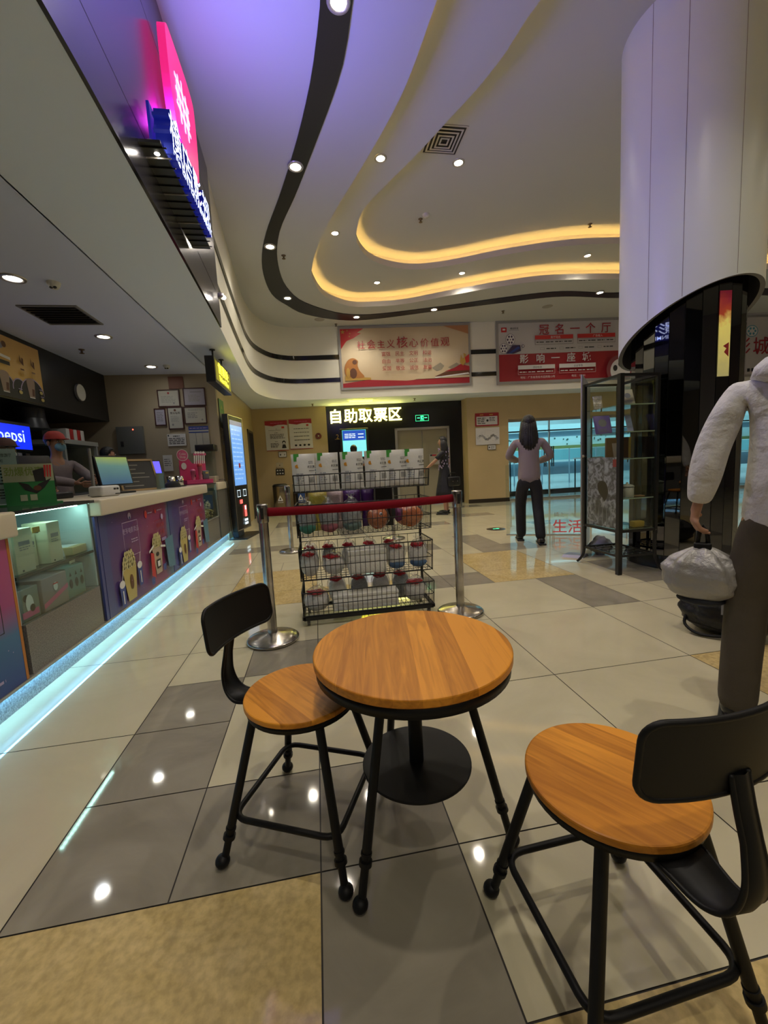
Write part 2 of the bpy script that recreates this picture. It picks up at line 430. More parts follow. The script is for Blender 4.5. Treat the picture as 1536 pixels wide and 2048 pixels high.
# traced once from the room survey and kept as plan coordinates
px1 = [(874,0),(857,48),(833,116),(804,188),(761,270),(713,352),(669,424),(636,491),(624,535),(626,559),(650,593),(698,612),(746,613),(809,608),(905,590),(1002,573),(1098,561),(1238,558)]
px2 = [(1081,0),(1050,43),(1007,111),(954,178),(896,241),(838,304),(771,371),(727,419),(714,458),(715,487),(737,516),(775,532),(828,539),(896,532),(1002,511),(1098,496),(1170,489),(1238,487)]
bo = [(640,0),(633,72),(619,169),(592,284),(559,390),(534,458),(524,506),(527,549),(544,588),(573,609),(616,629),(713,640),(867,622),(1002,605),(1122,592),(1238,595)]
bi = [(705,0),(689,111),(665,193),(624,303),(590,390),(559,462),(555,520),(573,573),(616,607),(713,629),(867,614),(1002,595),(1122,582),(1238,585)]
O1 = [gz_(x,y,ZC) for x,y in px1] + [(7.4,7.1),(9.0,6.2),(9.8,4.2),(9.0,1.4),(6.8,-0.4),(4.2,-1.4),(2.6,-1.3),(1.8,-.3),(1.42,1.0),(1.25,1.9),(1.15,2.45),(1.09,2.8),(1.07,2.98)]
O2 = [gz_(x,y,Z1) for x,y in px2] + [(7.0,6.3),(8.2,5.5),(8.8,3.9),(7.9,1.8),(6.0,0.4),(4.4,-0.3),(3.4,-.2),(2.75,.7),(2.38,1.7),(2.16,2.4),(2.03,2.85),(1.965,3.1)]
O1 = catmull(O1, 5, True); O2 = catmull(O2, 5, True)
def ccw(p): return sum(p[i-1][0]*p[i][1]-p[i][0]*p[i-1][1] for i in range(len(p))) > 0
if not ccw(O1): O1.reverse()
if not ccw(O2): O2.reverse()
def slab_hole(mb, outer, hole, z, m):
    loops = [[Vector((x,y,0)) for x,y in outer], [Vector((x,y,0)) for x,y in hole]] if hole else [[Vector((x,y,0)) for x,y in outer]]
    pts = outer + (hole or [])
    tri = tessellate_polygon(loops)
    n = len(mb.v); fs = []
    for t in tri:
        a, b, c = [pts[i] for i in t]
        if (b[0]-a[0])*(c[1]-a[1])-(b[1]-a[1])*(c[0]-a[0]) > 0: t = (t[0], t[2], t[1])
        fs.append(t)
    mb.add([(x,y,z) for x,y in pts], fs, m)
# bulkhead line (lower edge, plan)
BL = catmull([(-.795,-5.3),(-.795,-2),(-.795,0.5),(-.80,1.7),(-.82,2.35),(-.865,3.6),(-.92,4.9),(-1.0,6.2),(-1.07,7.5),(-1.10,8.3),(-1.04,9.0),(-.80,9.6),(-.42,9.86),(0.05,9.87),(.72,9.80),(3.7,9.52),(7.4,9.17),(12.5,8.68)], 5)
cl = MB()
outer = BL + [(12.5,-5.3)]
slab_hole(cl, outer, O1, ZC, M_white)
def wallstrip(mb, pts, z0, z1, m, closed=False, flip=False, smooth=True):
    n = len(pts); vs = [(x,y,z0) for x,y in pts]+[(x,y,z1) for x,y in pts]; fs = []
    for i in range(n if closed else n-1):
        j = (i+1)%n; f = (i,j,j+n,i+n); fs.append(f[::-1] if flip else f)
    mb.add(vs, fs, m, smooth)
def ringz(mb, a, b, z, m, up=False):
    n = len(a); vs = [(x,y,z) for x,y in a]+[(x,y,z) for x,y in b]
    mb.add(vs, [((i,(i+1)%n,(i+1)%n+n,i+n)[::-1] if up else (i,(i+1)%n,(i+1)%n+n,i+n)) for i in range(n)], m)
for (O, z0, z1) in ((O1, ZC, Z1), (O2, Z1, Z2)):
    zt = z0+0.10
    inn = offset_curve(O, 0.03)                     # lip thickness, outward
    back = offset_curve(O, 0.20)
    wallstrip(cl, O, z0, zt, M_lip, True)           # visible lip face
    ringz(cl, O, inn, zt, M_lip)
    wallstrip(cl, inn, z0+0.01, zt, M_lip, True)
    ringz(cl, inn, back, z0+0.012, M_lip)           # trough
    wallstrip(cl, back, z0+0.01, z1, M_lip, True)
slab_hole(cl, [(-1.6,-5.3),(12.5,-5.3),(12.5,9.6),(-1.6,9.6)], O2, Z1, M_white)
slab_hole(cl, [(-1.6,-5.3),(12.5,-5.3),(12.5,9.6),(-1.6,9.6)], None, Z2, M_white)
co = struct(cl, 'ceiling')
M_cove = mat('warm_led_tape', (1,0.66,0.22), 0.5, emit=COVE_E, ecol=(1,0.60,0.16))
for nm_, O, z0, lb in (('outer', O1, ZC, 'warm LED tape hidden behind the lip of the larger ceiling cove'), ('inner', O2, Z1, 'warm LED tape hidden behind the lip of the smaller inner ceiling cove')):
    a = offset_curve(O, 0.075); b = offset_curve(O, 0.10); t = MB(); n = len(a)
    vs = [(x,y,z0+0.03) for x,y in a]+[(x,y,z0+0.03) for x,y in b]+[(x,y,z0+0.018) for x,y in a]+[(x,y,z0+0.018) for x,y in b]
    t.add(vs, [(i,i+n,(i+1)%n+n,(i+1)%n) for i in range(n)], M_cove)
    t.add(vs, [(i,(i+1)%n,(i+1)%n+2*n,i+2*n) for i in range(n)]+[(i+n,i+3*n,(i+1)%n+3*n,(i+1)%n+n) for i in range(n)]+[(i+2*n,(i+1)%n+2*n,(i+1)%n+3*n,i+3*n) for i in range(n)], M_lip)
    tag(t.build('led_tape'), lb, 'light strip')
# black band let into the main ceiling
A = catmull([(0.36,-5.2),(0.33,-1),(0.28,1.8)]+[gz_(x,y,ZC) for x,y in bo]+[(7.5,7.75),(12.4,7.9)], 5)
B = catmull([(0.70,-5.2),(0.66,-1),(0.57,1.8)]+[gz_(x,y,ZC) for x,y in bi]+[(7.5,7.45),(12.4,7.6)], 5)
def resample(p, n):
    L = [0]
    for i in range(1,len(p)): L.append(L[-1]+math.dist(p[i],p[i-1]))
    out = []; k = 0
    for i in range(n):
        t = L[-1]*i/(n-1)
        while k < len(p)-2 and L[k+1] < t: k += 1
        u = (t-L[k])/max(1e-9, L[k+1]-L[k]); out.append((p[k][0]+(p[k+1][0]-p[k][0])*u, p[k][1]+(p[k+1][1]-p[k][1])*u))
    return out
A = resample(A, 140); B = resample(B, 140)
bd = MB(); n = 140
for z, fl_ in ((ZC-0.012, 1),):
    bd.add([(x,y,z) for x,y in A]+[(x,y,z) for x,y in B], [(i,i+n,i+n+1,i+1)[::-1] for i in range(n-1)], M_bandc)
wallstrip(bd, A, ZC-0.012, ZC-0.001, M_bandc, flip=False); wallstrip(bd, B, ZC-0.012, ZC-0.001, M_bandc, flip=True)
struct(bd, 'trim_1')
# ---- bulkhead: dark mirrored fascia then white with two black bands
bk = MB()
bk_fas = [p for p in BL if p[1] <= 5.15 and p[0] < 0]
bk_wh = [bk_fas[-1]] + [p for p in BL if not (p[1] <= 5.15 and p[0] < 0)]
wallstrip(bk, bk_wh, ZS, ZC, M_wallw, flip=True)
struct(bk, 'wall_bulkhead')
M_fas = mat('dark_mirror_fascia', (0.14,0.14,0.20), 0.22, metal=0.85)
fa = MB(); ins = [(x+0.018,y) for x,y in bk_fas]
wallstrip(fa, ins, ZS-0.004, ZC-0.002, M_fas, flip=True)
wallstrip(fa, bk_fas, ZS-0.004, ZC-0.002, M_bm)
n = len(ins); fa.add([(x,y,ZS-0.004) for x,y in ins]+[(x,y,ZS-0.004) for x,y in bk_fas], [(i,i+n,i+n+1,i+1) for i in range(n-1)], M_bm)
e0, e1 = ins[-1], bk_fas[-1]; fa.add([(*e0,ZS),(*e0,ZC),(*e1,ZC),(*e1,ZS)], [(0,1,2,3)], M_bm)
for zz in (3.0, 3.9):
    wallstrip(fa, [(x+0.001,y) for x,y in ins], zz, zz+0.006, M_bm, flip=True)
struct(fa, 'trim_2')
for k, (za, zb) in enumerate(((3.58,3.68),(3.075,3.17))):
    t = MB(); s_ = resample(offset_curve(bk_wh, 0.012, False), 120)
    wallstrip(t, s_, za, zb, M_bm, flip=True); n = 120
    s0 = resample(bk_wh, 120)
    for z, f in ((za,0),(zb,1)): t.add([(x,y,z) for x,y in s_]+[(x,y,z) for x,y in s0], [(i,i+1,i+n+1,i+n) for i in range(n-1)], M_bm)
    struct(t, 'trim_%d' % (k+3))
# ---- lower ceilings
sf = MB()
c1 = [(-1.5,-5.3),(-1.5,7.2),(-1.5,12.5),(12.5,12.5),(12.5,8.68)] + BL[::-1]
slab_hole(sf, c1[:-0] if False else c1, None, ZS, M_soffit)
struct(sf, 'ceiling_soffit')
si = MB(); si.box(-4.9,-5.3,ZS+0.03,-1.5,7.35,ZS+0.1,M_inner); si.box(-1.502,-5.3,ZS,-1.49,7.3,ZS+0.09,M_soffit)
struct(si, 'ceiling_counter')
# ---- walls
UW = Vector((1,-0.1,0)).normalized()
def yb(x, c=10.95): return c-0.1*x
w = MB(); w.add([(-1.7,yb(-1.7),0),(.35,yb(.35),0),(.35,yb(.35),2.75),(-1.7,yb(-1.7),2.75)], [(0,1,2,3)], M_tan)
w.box(.34,yb(.34),0,.36,yb(.34)+0.12,2.75,M_tan); struct(w, 'wall_back')
# black ticket zone wall with a doorway
def wpoly(mb, c, x0, x1, z0, z1, m, t=0.0):
    mb.add([(x0,yb(x0,c)-t,z0),(x1,yb(x1,c)-t,z0),(x1,yb(x1,c)-t,z1),(x0,yb(x0,c)-t,z1)], [(0,1,2,3)], m)
w = MB(); c = 11.0
wpoly(w,c,.35,2.14,0,2.75,M_black); wpoly(w,c,3.52,3.95,0,2.75,M_black); wpoly(w,c,2.14,3.52,2.03,2.75,M_black); struct(w, 'wall_ticket_zone')
w = MB(); M_pill = M_tan
x0, x1 = 3.90, 4.97
vs = [(x0,yb(x0,10.62),0),(x1,yb(x1,10.62),0),(x1,yb(x1,10.62)+0.5,0),(x0,yb(x0,10.62)+0.5,0)]
w.add(vs+[(a,b,2.75) for a,b,_ in vs], [(0,1,5,4),(1,2,6,5),(2,3,7,6),(3,0,4,7)], M_pill); struct(w, 'wall_pillar')
w = MB(); w.box(-.02,-.012,0,1.075,0.0,0.10,mat('dark_baseboard',(0.03,0.022,0.015),0.3), Matrix.Translation((x0,yb(x0,10.62),0)) @ Matrix.Rotation(math.atan(-0.1),4,'Z')); struct(w, 'baseboard_pillar')
w = MB(); w.box(-.2,-.012,0,2.02,0.0,0.10,_mc['dark_baseboard'], Matrix.Translation((-1.5,yb(-1.5),0)) @ Matrix.Rotation(math.atan(-0.1),4,'Z')); struct(w, 'baseboard_back')
w = MB()   # tan band above the glass doors
wpoly(w,10.62,4.97,12.5,2.12,2.75,M_tan); w.add([(4.97,yb(4.97,10.62),2.12),(12.5,yb(12.5,10.62),2.12),(12.5,yb(12.5,10.62)+.3,2.12),(4.97,yb(4.97,10.62)+.3,2.12)], [(0,3,2,1)], M_tan); struct(w, 'wall_over_doors')
w = MB(); w.box(-1.62,7.32,0,-1.52,10.15,2.75,M_tan); w.box(-1.62,10.15,2.12,-1.52,11.0,2.75,M_tan); w.box(-1.62,11.0,0,-1.52,11.2,2.75,M_tan); struct(w, 'wall_left')
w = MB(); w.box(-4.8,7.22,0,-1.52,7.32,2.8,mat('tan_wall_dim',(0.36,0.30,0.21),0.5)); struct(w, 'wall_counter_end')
M_back = mat('back_counter_dark', (0.02,0.022,0.03), 0.35)
w = MB(); w.box(-4.6,-5.3,0,-4.5,7.25,2.8,M_back); struct(w, 'wall_far_left')
w = MB(); w.box(-4.8,-5.45,0,12.6,-5.3,4.9,mat('rear_wall_paint',(0.35,0.32,0.3),0.7)); struct(w, 'wall_rear')
w = MB(); w.box(12.5,-5.3,0,12.6,10.0,4.9,mat('right_wall_paint',(0.3,0.26,0.22),0.5)); struct(w, 'wall_right')
# menu soffit over the back counter
w = MB(); w.box(-4.5,-5.3,2.02,-3.15,7.22,2.73,mat('menu_fascia_black',(0.012,0.012,0.013),0.3)); struct(w, 'trim_5')
# dark doorway on the left wall
d = thing('door_1', '', '', (-1.55,10.15,0)); del d['label']; del d['category']; d['kind'] = 'structure'
t = MB(); t.box(-1.64,10.15,0,-1.50,10.21,2.12,mat('door_frame_metal',(0.12,0.11,0.10),0.35,0.6)); t.box(-1.64,10.94,0,-1.50,11.0,2.12,_mc['door_frame_metal']); t.box(-1.64,10.15,2.06,-1.50,11.0,2.12,_mc['door_frame_metal']); t.build('door_frame', d)
t = MB(); t.box(-1.60,10.21,0.01,-1.56,10.94,2.06,mat('dark_door_leaf',(0.03,0.028,0.028),0.4)); t.build('door_leaf', d)
t = MB(); t.cyl((-1.56,10.30,1.0),(-1.51,10.30,1.0),.012,_mc['door_frame_metal']); t.cyl((-1.515,10.30,1.0),(-1.515,10.42,1.0),.01,_mc['door_frame_metal']); t.build('door_handle', d)
# doorway in the ticket zone: grey frame and beige leaf
d = thing('door_2', '', '', (2.83,yb(2.83,11.0),0)); del d['label']; del d['category']; d['kind'] = 'structure'
MW = Matrix.Translation((2.83,yb(2.83,11.0),0)) @ Matrix.Rotation(math.atan(-0.1),4,'Z')
M_ste = mat('brushed_steel_frame', (0.45,0.43,0.40), 0.35, 0.7); M_leaf = mat('beige_door_leaf', (0.28,0.25,0.18), 0.4)
t = MB(); t.box(-.72,-.05,0,-.66,.10,2.05,M_ste,MW); t.box(.66,-.05,0,.72,.10,2.05,M_ste,MW); t.box(-.72,-.05,1.99,.72,.10,2.05,M_ste,MW); t.build('door_frame', d)
for sx in (-1,1):
    t = MB(); t.box(min(sx*.005,sx*.66),.02,.01,max(sx*.005,sx*.66),.06,1.99,M_leaf,MW); lf = t.build('door_leaf', d)
    t = MB(); t.box(sx*.08-.012,-.02,.95,sx*.08+.012,.02,1.15,M_ste,MW); t.build('door_handle', lf).parent = lf
# glass entrance doors
M_glass = glass_mat('clear_door_glass', (0.93,0.97,0.97)); M_frm = mat('dark_door_rail', (0.03,0.03,0.03), 0.3, 0.4); M_sil = mat('silver_trim', (0.6,0.58,0.55), 0.3, 0.8)
for k in range(6):
    xa = 4.97+1.15*k; xb = xa+1.15
    d = thing('door_%d' % (k+3), '', '', (xa,yb(xa,10.62)+.15,0)); del d['label']; del d['category']; d['kind'] = 'structure'
    MW = Matrix.Translation((xa,yb(xa,10.62)+.15,0)) @ Matrix.Rotation(math.atan(-0.1),4,'Z'); L_ = 1.155
    t = MB(); t.box(0,-.03,2.05,L_,.03,2.12,M_sil,MW); t.box(0,-.025,1.78,L_,.025,1.81,M_frm,MW); t.box(0,-.03,0,L_,.03,.05,M_sil,MW); t.box(-.015,-.025,0,.015,.025,2.1,M_sil if k%2 else M_frm,MW); t.build('door_frame', d)
    t = MB(); t.box(.02,-.006,.05,L_-.02,.006,1.78,M_glass,MW); t.box(.02,-.006,1.81,L_-.02,.006,2.05,M_glass,MW); t.build('door_pane', d)
    t = MB(); hx = 1.05 if k % 2 == 0 else .10
    for sy in (-1,1): t.cyl(MW@Vector((hx,sy*.05,.85)),MW@Vector((hx,sy*.05,1.38)),.014,M_frm); 
    for zz in (.92,1.30): t.cyl(MW@Vector((hx,-.05,zz)),MW@Vector((hx,.05,zz)),.009,M_frm)
    t.build('door_handle', d)

# ---- the mall beyond the doors
MX0, MX1, MY1 = 3.9, 22.0, 24.0
M_mall = mat('mall_white', (0.62,0.74,0.76), 0.5)
w = MB(); w.box(3.0,11.3,-.05,MX1,MY1,0,mat('mall_floor_tile',(0.42,0.45,0.46),0.15)); struct(w, 'floor_mall')
w = MB(); w.box(3.0,MY1,0,MX1,MY1+.1,5.2,M_mall); w.box(MX1,8.2,0,MX1+.1,MY1,5.2,M_mall); w.box(2.9,11.2,0,3.0,MY1,5.2,M_mall); struct(w, 'wall_mall')
w = MB(); w.box(3.0,10.2,3.1,MX1,13.2,3.2,mat('mall_ceiling_grey',(0.42,0.46,0.44),0.6)); w.box(3.0,13.2,5.1,MX1,MY1,5.2,M_mall); w.box(3.0,13.2,2.75,MX1,13.3,5.1,M_mall); struct(w, 'ceiling_mall')
w = MB(); w.box(12.6,8.4,-.02,MX1,11.3,0,_mc['mall_floor_tile']); struct(w, 'floor_mall_side')
# ================================================================== COUNTER LINE (front face x = -1.50)
M_cream = mat('cream_solid_surface', (0.62,0.55,0.42), 0.3)
M_gran = mat('grey_granite', (0.17,0.16,0.15), 0.25, noise=(160,0.35))
M_granl = mat('speckled_granite_kick', (0.30,0.31,0.34), 0.3, noise=(130,0.55))
M_navy = mat('navy_side_panel', (0.06,0.07,0.22), 0.35)
M_gl = glass_mat('case_glass', (0.86,0.95,0.95)); M_dk = mat('black_edge_trim', (0.01,0.01,0.01), 0.3)
M_tin = mat('counter_carcass', (0.10,0.10,0.10), 0.6)
M_ink = mat('dark_ink', (0.02,0.02,0.02), 0.5); M_red = mat('red_ink', (0.36,0.02,0.03), 0.45); M_redb = mat('bright_red_ink', (0.55,0.03,0.03), 0.45)
M_wht = mat('white_ink', (0.75,0.74,0.72), 0.5); M_gold = mat('gold_ink', (0.50,0.30,0.06), 0.45); M_grn = mat('green_ink', (0.03,0.22,0.06), 0.45)
M_greyi = mat('grey_ink', (0.22,0.22,0.23), 0.5); M_blui = mat('blue_ink', (0.03,0.06,0.28), 0.4); M_lilac = mat('pale_lilac_ink', (0.42,0.33,0.52), 0.45)
M_pinki = mat('pink_ink', (0.62,0.12,0.26), 0.45); M_yel = mat('popcorn_yellow_ink', (0.50,0.40,0.13), 0.45); M_brn = mat('brown_ink', (0.12,0.045,0.02), 0.5)
M_paper = mat('white_paper', (0.66,0.65,0.64), 0.5); M_skyi = mat('sky_ink', (0.10,0.35,0.45), 0.45)
POPS = [(a_,tuple(.72*v for v in c_)) for a_,c_ in [(0,(0.05,0.07,0.28)),(0.35,(0.16,0.05,0.22)),(0.68,(0.36,0.06,0.18)),(0.9,(0.30,0.05,0.16)),(1,(0.10,0.20,0.36))]]
DR = Vector((0,1,0))
# granite kick plinth with LED tape under the panels
w = MB(); w.box(-1.60,-1.5,0,-1.545,8.0,.135,M_granl); tag(w.build('granite_plinth'), 'speckled granite kick plinth lit blue white along the foot of the snack counter', 'plinth')
lt = MB(); lt.box(-1.532,-1.5,.127,-1.5135,8.0,.1345,mat('ice_blue_led_tape',(0.3,0.7,1.0),0.5,emit=LED_E,ecol=(0.22,0.66,1.0))); tag(lt.build('led_strip'), 'ice blue LED strip running under the snack counter panels', 'light strip')
# near unit
cu = thing('counter_unit', 'cream topped counter unit with pink to blue combo poster at the left edge', 'counter', (-1.8,1.0,0.135))
w = MB(); w.box(-2.1,-1.5,.135,-1.52,2.265,.86,M_tin); w.build('carcass', cu)
w = MB(); w.rbox(-2.15,-1.5,.86,-1.475,2.295,.985,M_cream,.012); w.build('worktop', cu)
pp = Panel((-1.52,0.9,.137), DR, 1.36, .72, t=.012, base=ramp_mat('combo_poster_print',[(0,(0.02,0.05,0.22)),(0.35,(0.05,0.16,0.30)),(0.55,(0.34,0.06,0.20)),(1,(0.42,0.07,0.20))],2,0,.72,.3,.15,2))
pp.outline(.55,.28,1.25,.55,.004,M_ink); pp.text('套餐B', 1.05,.47,.07,M_blui); pp.text('39', .96,.38,.09,M_redb); pp.text('元', 1.09,.385,.05,M_redb); pp.lines(.7,.30,1.2,.36,2,M_lilac); pp.lines(.9,.05,1.25,.08,1,M_lilac)
for k in range(40): pp.rect(*(lambda a,b:(a,b,a+.005,b+.005))(random.uniform(.1,1.3),random.uniform(.1,.7)), M_lilac, lay=False)
pp.mb.prism([(0,0),(.018,0),(.018,.72),(0,.72)], (-1.519,2.243,.137), DR, (0,0,1), .012, mat('amber_edge_strip',(0.45,0.16,0.02),0.5))
pp.build('poster_panel', cu)
# lit display case between two counters
w = MB(); w.box(-1.512,-1.5,.122,-1.502,8.0,.1365,M_ste); w.box(-1.546,-1.5,.1348,-1.512,8.0,.1365,M_ste); tag(w.build('added_led_baffle'), 'thin steel rail added to block light leaking from the blue strip at the counter foot', 'trim')  # rail added only to hide the tape and stop its light leaking
dc = thing('display_case', 'glass display case lit from inside between the cream counters', 'display case', (-1.75,2.67,.135))
w = MB(); w.box(-2.10,2.30,.137,-1.513,3.03,.40,M_gran); w.build('granite_base', dc)
w = MB(); M_cw = mat('case_back_white',(0.55,0.62,0.62),0.5); w.box(-2.16,2.28,.40,-2.12,3.06,.97,M_cw); w.box(-2.12,2.285,.40,-1.53,2.30,.97,M_cw); w.box(-2.12,3.04,.40,-1.53,3.055,.97,M_cw); w.build('case_body', dc)
w = MB(); w.box(-2.11,2.302,.635,-1.53,3.038,.647,M_gl); w.box(-1.532,2.302,.633,-1.524,3.038,.649,M_dk); w.build('shelf', dc)
w = MB(); w.box(-1.522,2.302,.402,-1.514,3.038,.965,M_gl); w.build('front_glass', dc)
w = MB(); w.box(-2.16,2.297,.967,-1.49,3.057,.985,mat('black_glass_top',(0.03,0.035,0.04),0.08)); w.build('worktop', dc)
w = MB(); w.box(-1.60,2.33,.960,-1.56,3.01,.966,M_ste); 
for k in range(22): w.box(-1.588,2.345+.031*k,.955,-1.572,2.357+.031*k,.960,mat('case_led',(0.8,1,0.95),0.5,emit=70,ecol=(0.62,1.0,0.88)))
w.build('led_bar', dc)
w = MB(); w.box(-2.119,2.90,.80,-2.112,2.97,.84,M_gold); w.build('price_tag', dc)
def carton(x,y,z,sx,sy,h,m,deco,lb,grp=None,name='carton'):
    t = thing(name, lb, 'box', (x,y,z), 0, grp)
    b = MB(); b.rbox(x-sx/2,y-sy/2,z,x+sx/2,y+sy/2,z+h,m,.004); b.build('carton_body', t)
    p = Panel((x+sx/2+.0006,y-sy/2,z), DR, sy, h, t=.0008)
    deco(p, sy, h); p.build('print', t)
    return t
M_gb = mat('cream_gift_box',(0.55,0.52,0.36),0.5)
def d_gift(p,w,h): p.rect(.2*w,.62*h,.8*w,.72*h,M_greyi); p.lines(.2*w,.5*h,.8*w,.6*h,2,M_greyi); p.rect(.2*w,.04*h,.3*w,.08*h,M_ink)
carton(-1.62,2.44,.648,.13,.14,.235,M_gb,d_gift,'tall cream gift box nearest the left end of the lit shelf','tall cream boxes')
carton(-1.66,2.575,.648,.10,.10,.20,M_gb,d_gift,'shorter cream box between the two tall gift boxes')
carton(-1.62,2.70,.648,.13,.12,.24,M_gb,d_gift,'tall cream gift box beside the sloping clear bag','tall cream boxes')
w = MB(); w.add([(-1.60,2.775,.648),(-1.60,2.86,.648),(-1.60,2.78,.88),(-1.72,2.775,.648),(-1.72,2.86,.648),(-1.72,2.775,.88)],[(0,1,2),(3,5,4),(0,3,4,1),(1,4,5,2),(0,2,5,3)],mat('pale_plastic_bag',(0.5,0.55,0.55),0.3)); tag(w.build('plastic_bag'),'pale translucent bag leaning on the tall gift box in the lit case','bag')
w = MB(); w.rbox(-1.86,2.87,.648,-1.56,3.03,.70,mat('gold_tray_box',(0.45,0.36,0.16),0.4),.004); w.box(-1.82,2.885,.70,-1.60,3.015,.702,M_wht); w.rbox(-1.90,2.85,.70,-1.87,3.03,.74,M_ink,.004); tag(w.build('tray_box'),'low gold tray box at the right end of the lit shelf','box')
def d_tins(p,w,h):
    for k in range(3): p.poly(circ(w*(.2+.3*k),h*.45,.018,12,.03),M_ink); p.poly([(w*(.14+.3*k),h*.7),(w*(.2+.3*k),h*.85),(w*(.26+.3*k),h*.7)],M_ink)
def d_pink(p,w,h): p.poly([(0,.1*h),(w,.45*h),(w,.6*h),(0,.25*h)],M_pinki); p.poly(circ(.5*w,.65*h,.02,12,.025),M_wht); p.rect(.4*w,.72*h,.6*w,.76*h,M_redb)
def d_bw(p,w,h): p.poly(circ(.35*w,.7*h,.02,10),M_ink); p.poly(circ(.5*w,.5*h,.03,12,.05),M_wht); p.rect(.1*w,.1*h,.9*w,.3*h,M_pinki); p.poly(circ(.6*w,.35*h,.02),M_ink)
M_teal = mat('teal_tin',(0.16,0.27,0.25),0.4); M_grt = mat('grey_green_box',(0.20,0.23,0.21),0.5)
carton(-1.61,2.39,.402,.14,.16,.17,M_grt,d_bw,'black and white patterned box on the dim lower shelf, leftmost')
carton(-1.61,2.60,.402,.16,.23,.185,mat('pink_grey_lunch_box',(0.30,0.24,0.25),0.5),d_pink,'lunch box with a diagonal pink stripe on the dim lower shelf')
carton(-1.61,2.825,.402,.14,.19,.19,M_teal,d_tins,'teal green box with dark figures on the dim lower shelf')
carton(-1.66,2.97,.402,.12,.10,.18,M_teal,d_tins,'teal green box at the right end of the dim lower shelf')
for (y,z,lb) in ((2.57,.84,'gold price card standing on the gift boxes in the lit case'),(2.86,.60,'pale price card standing above the teal boxes')):
    w = MB(); w.box(-1.57,y-.03,z+.003,-1.566,y+.03,z+.035,M_gold if z>.7 else M_gb); w.box(-1.575,y-.005,z,-1.56,y+.005,z+.004,M_dk); tag(w.build('price_card'),lb,'price card')
# main counter with popcorn posters
mc = thing('snack_counter', 'long snack counter with thick cream top and two purple popcorn posters', 'counter', (-1.8,4.5,.135))
w = MB(); w.box(-2.12,3.062,.135,-1.52,5.85,.87,M_tin); w.box(-1.52,3.062,.137,-1.506,3.10,.87,M_navy); w.build('carcass', mc)
w = MB(); w.rbox(-2.2,3.062,.872,-1.455,5.86,.985,M_cream,.012); w.build('worktop', mc)
def bucket(p,u,v,s,body,deco=None):
    p.poly([(u-.085*s,v),(u+.085*s,v),(u+.15*s,v+.32*s),(u-.15*s,v+.32*s)],body)
    p.poly([(u-.15*s,v+.31*s),(u+.15*s,v+.31*s),(u+.152*s,v+.33*s),(u-.152*s,v+.33*s)],mat('popcorn_shadow_ink',(0.32,0.25,0.08),.5))
    rr = random.Random(int(u*1000)); pop = mat('popcorn_light_ink',(0.56,0.50,0.24),.5)
    for r_ in range(4):
        n_ = (7,7,6,4)[r_]
        for k in range(n_):
            x = u+(-.135+.27*(k+.5)/n_)*s*(1,1,.86,.58)[r_]+rr.uniform(-.008,.008)*s; y = v+(.335+.038*r_)*s+rr.uniform(-.006,.006)*s
            p.poly(circ(x,y,.026*s,8,.030*s),pop,lay=(k==0)); p.poly(circ(x+.010*s,y-.010*s,.008*s,5),_mc['popcorn_shadow_ink'],lay=False)
def cup(p,u,v,s,m):
    p.poly([(u-.03*s,v),(u+.03*s,v),(u+.045*s,v+.16*s),(u-.045*s,v+.16*s)],m); p.poly(circ(u,v+.17*s,.045*s,10,.03*s),M_wht); p.poly([(u,v+.18*s),(u+.008*s,v+.18*s),(u+.035*s,v+.27*s),(u+.025*s,v+.27*s)],M_wht); p.rect(u-.008*s,v+.02*s,u+.008*s,v+.12*s,M_wht)
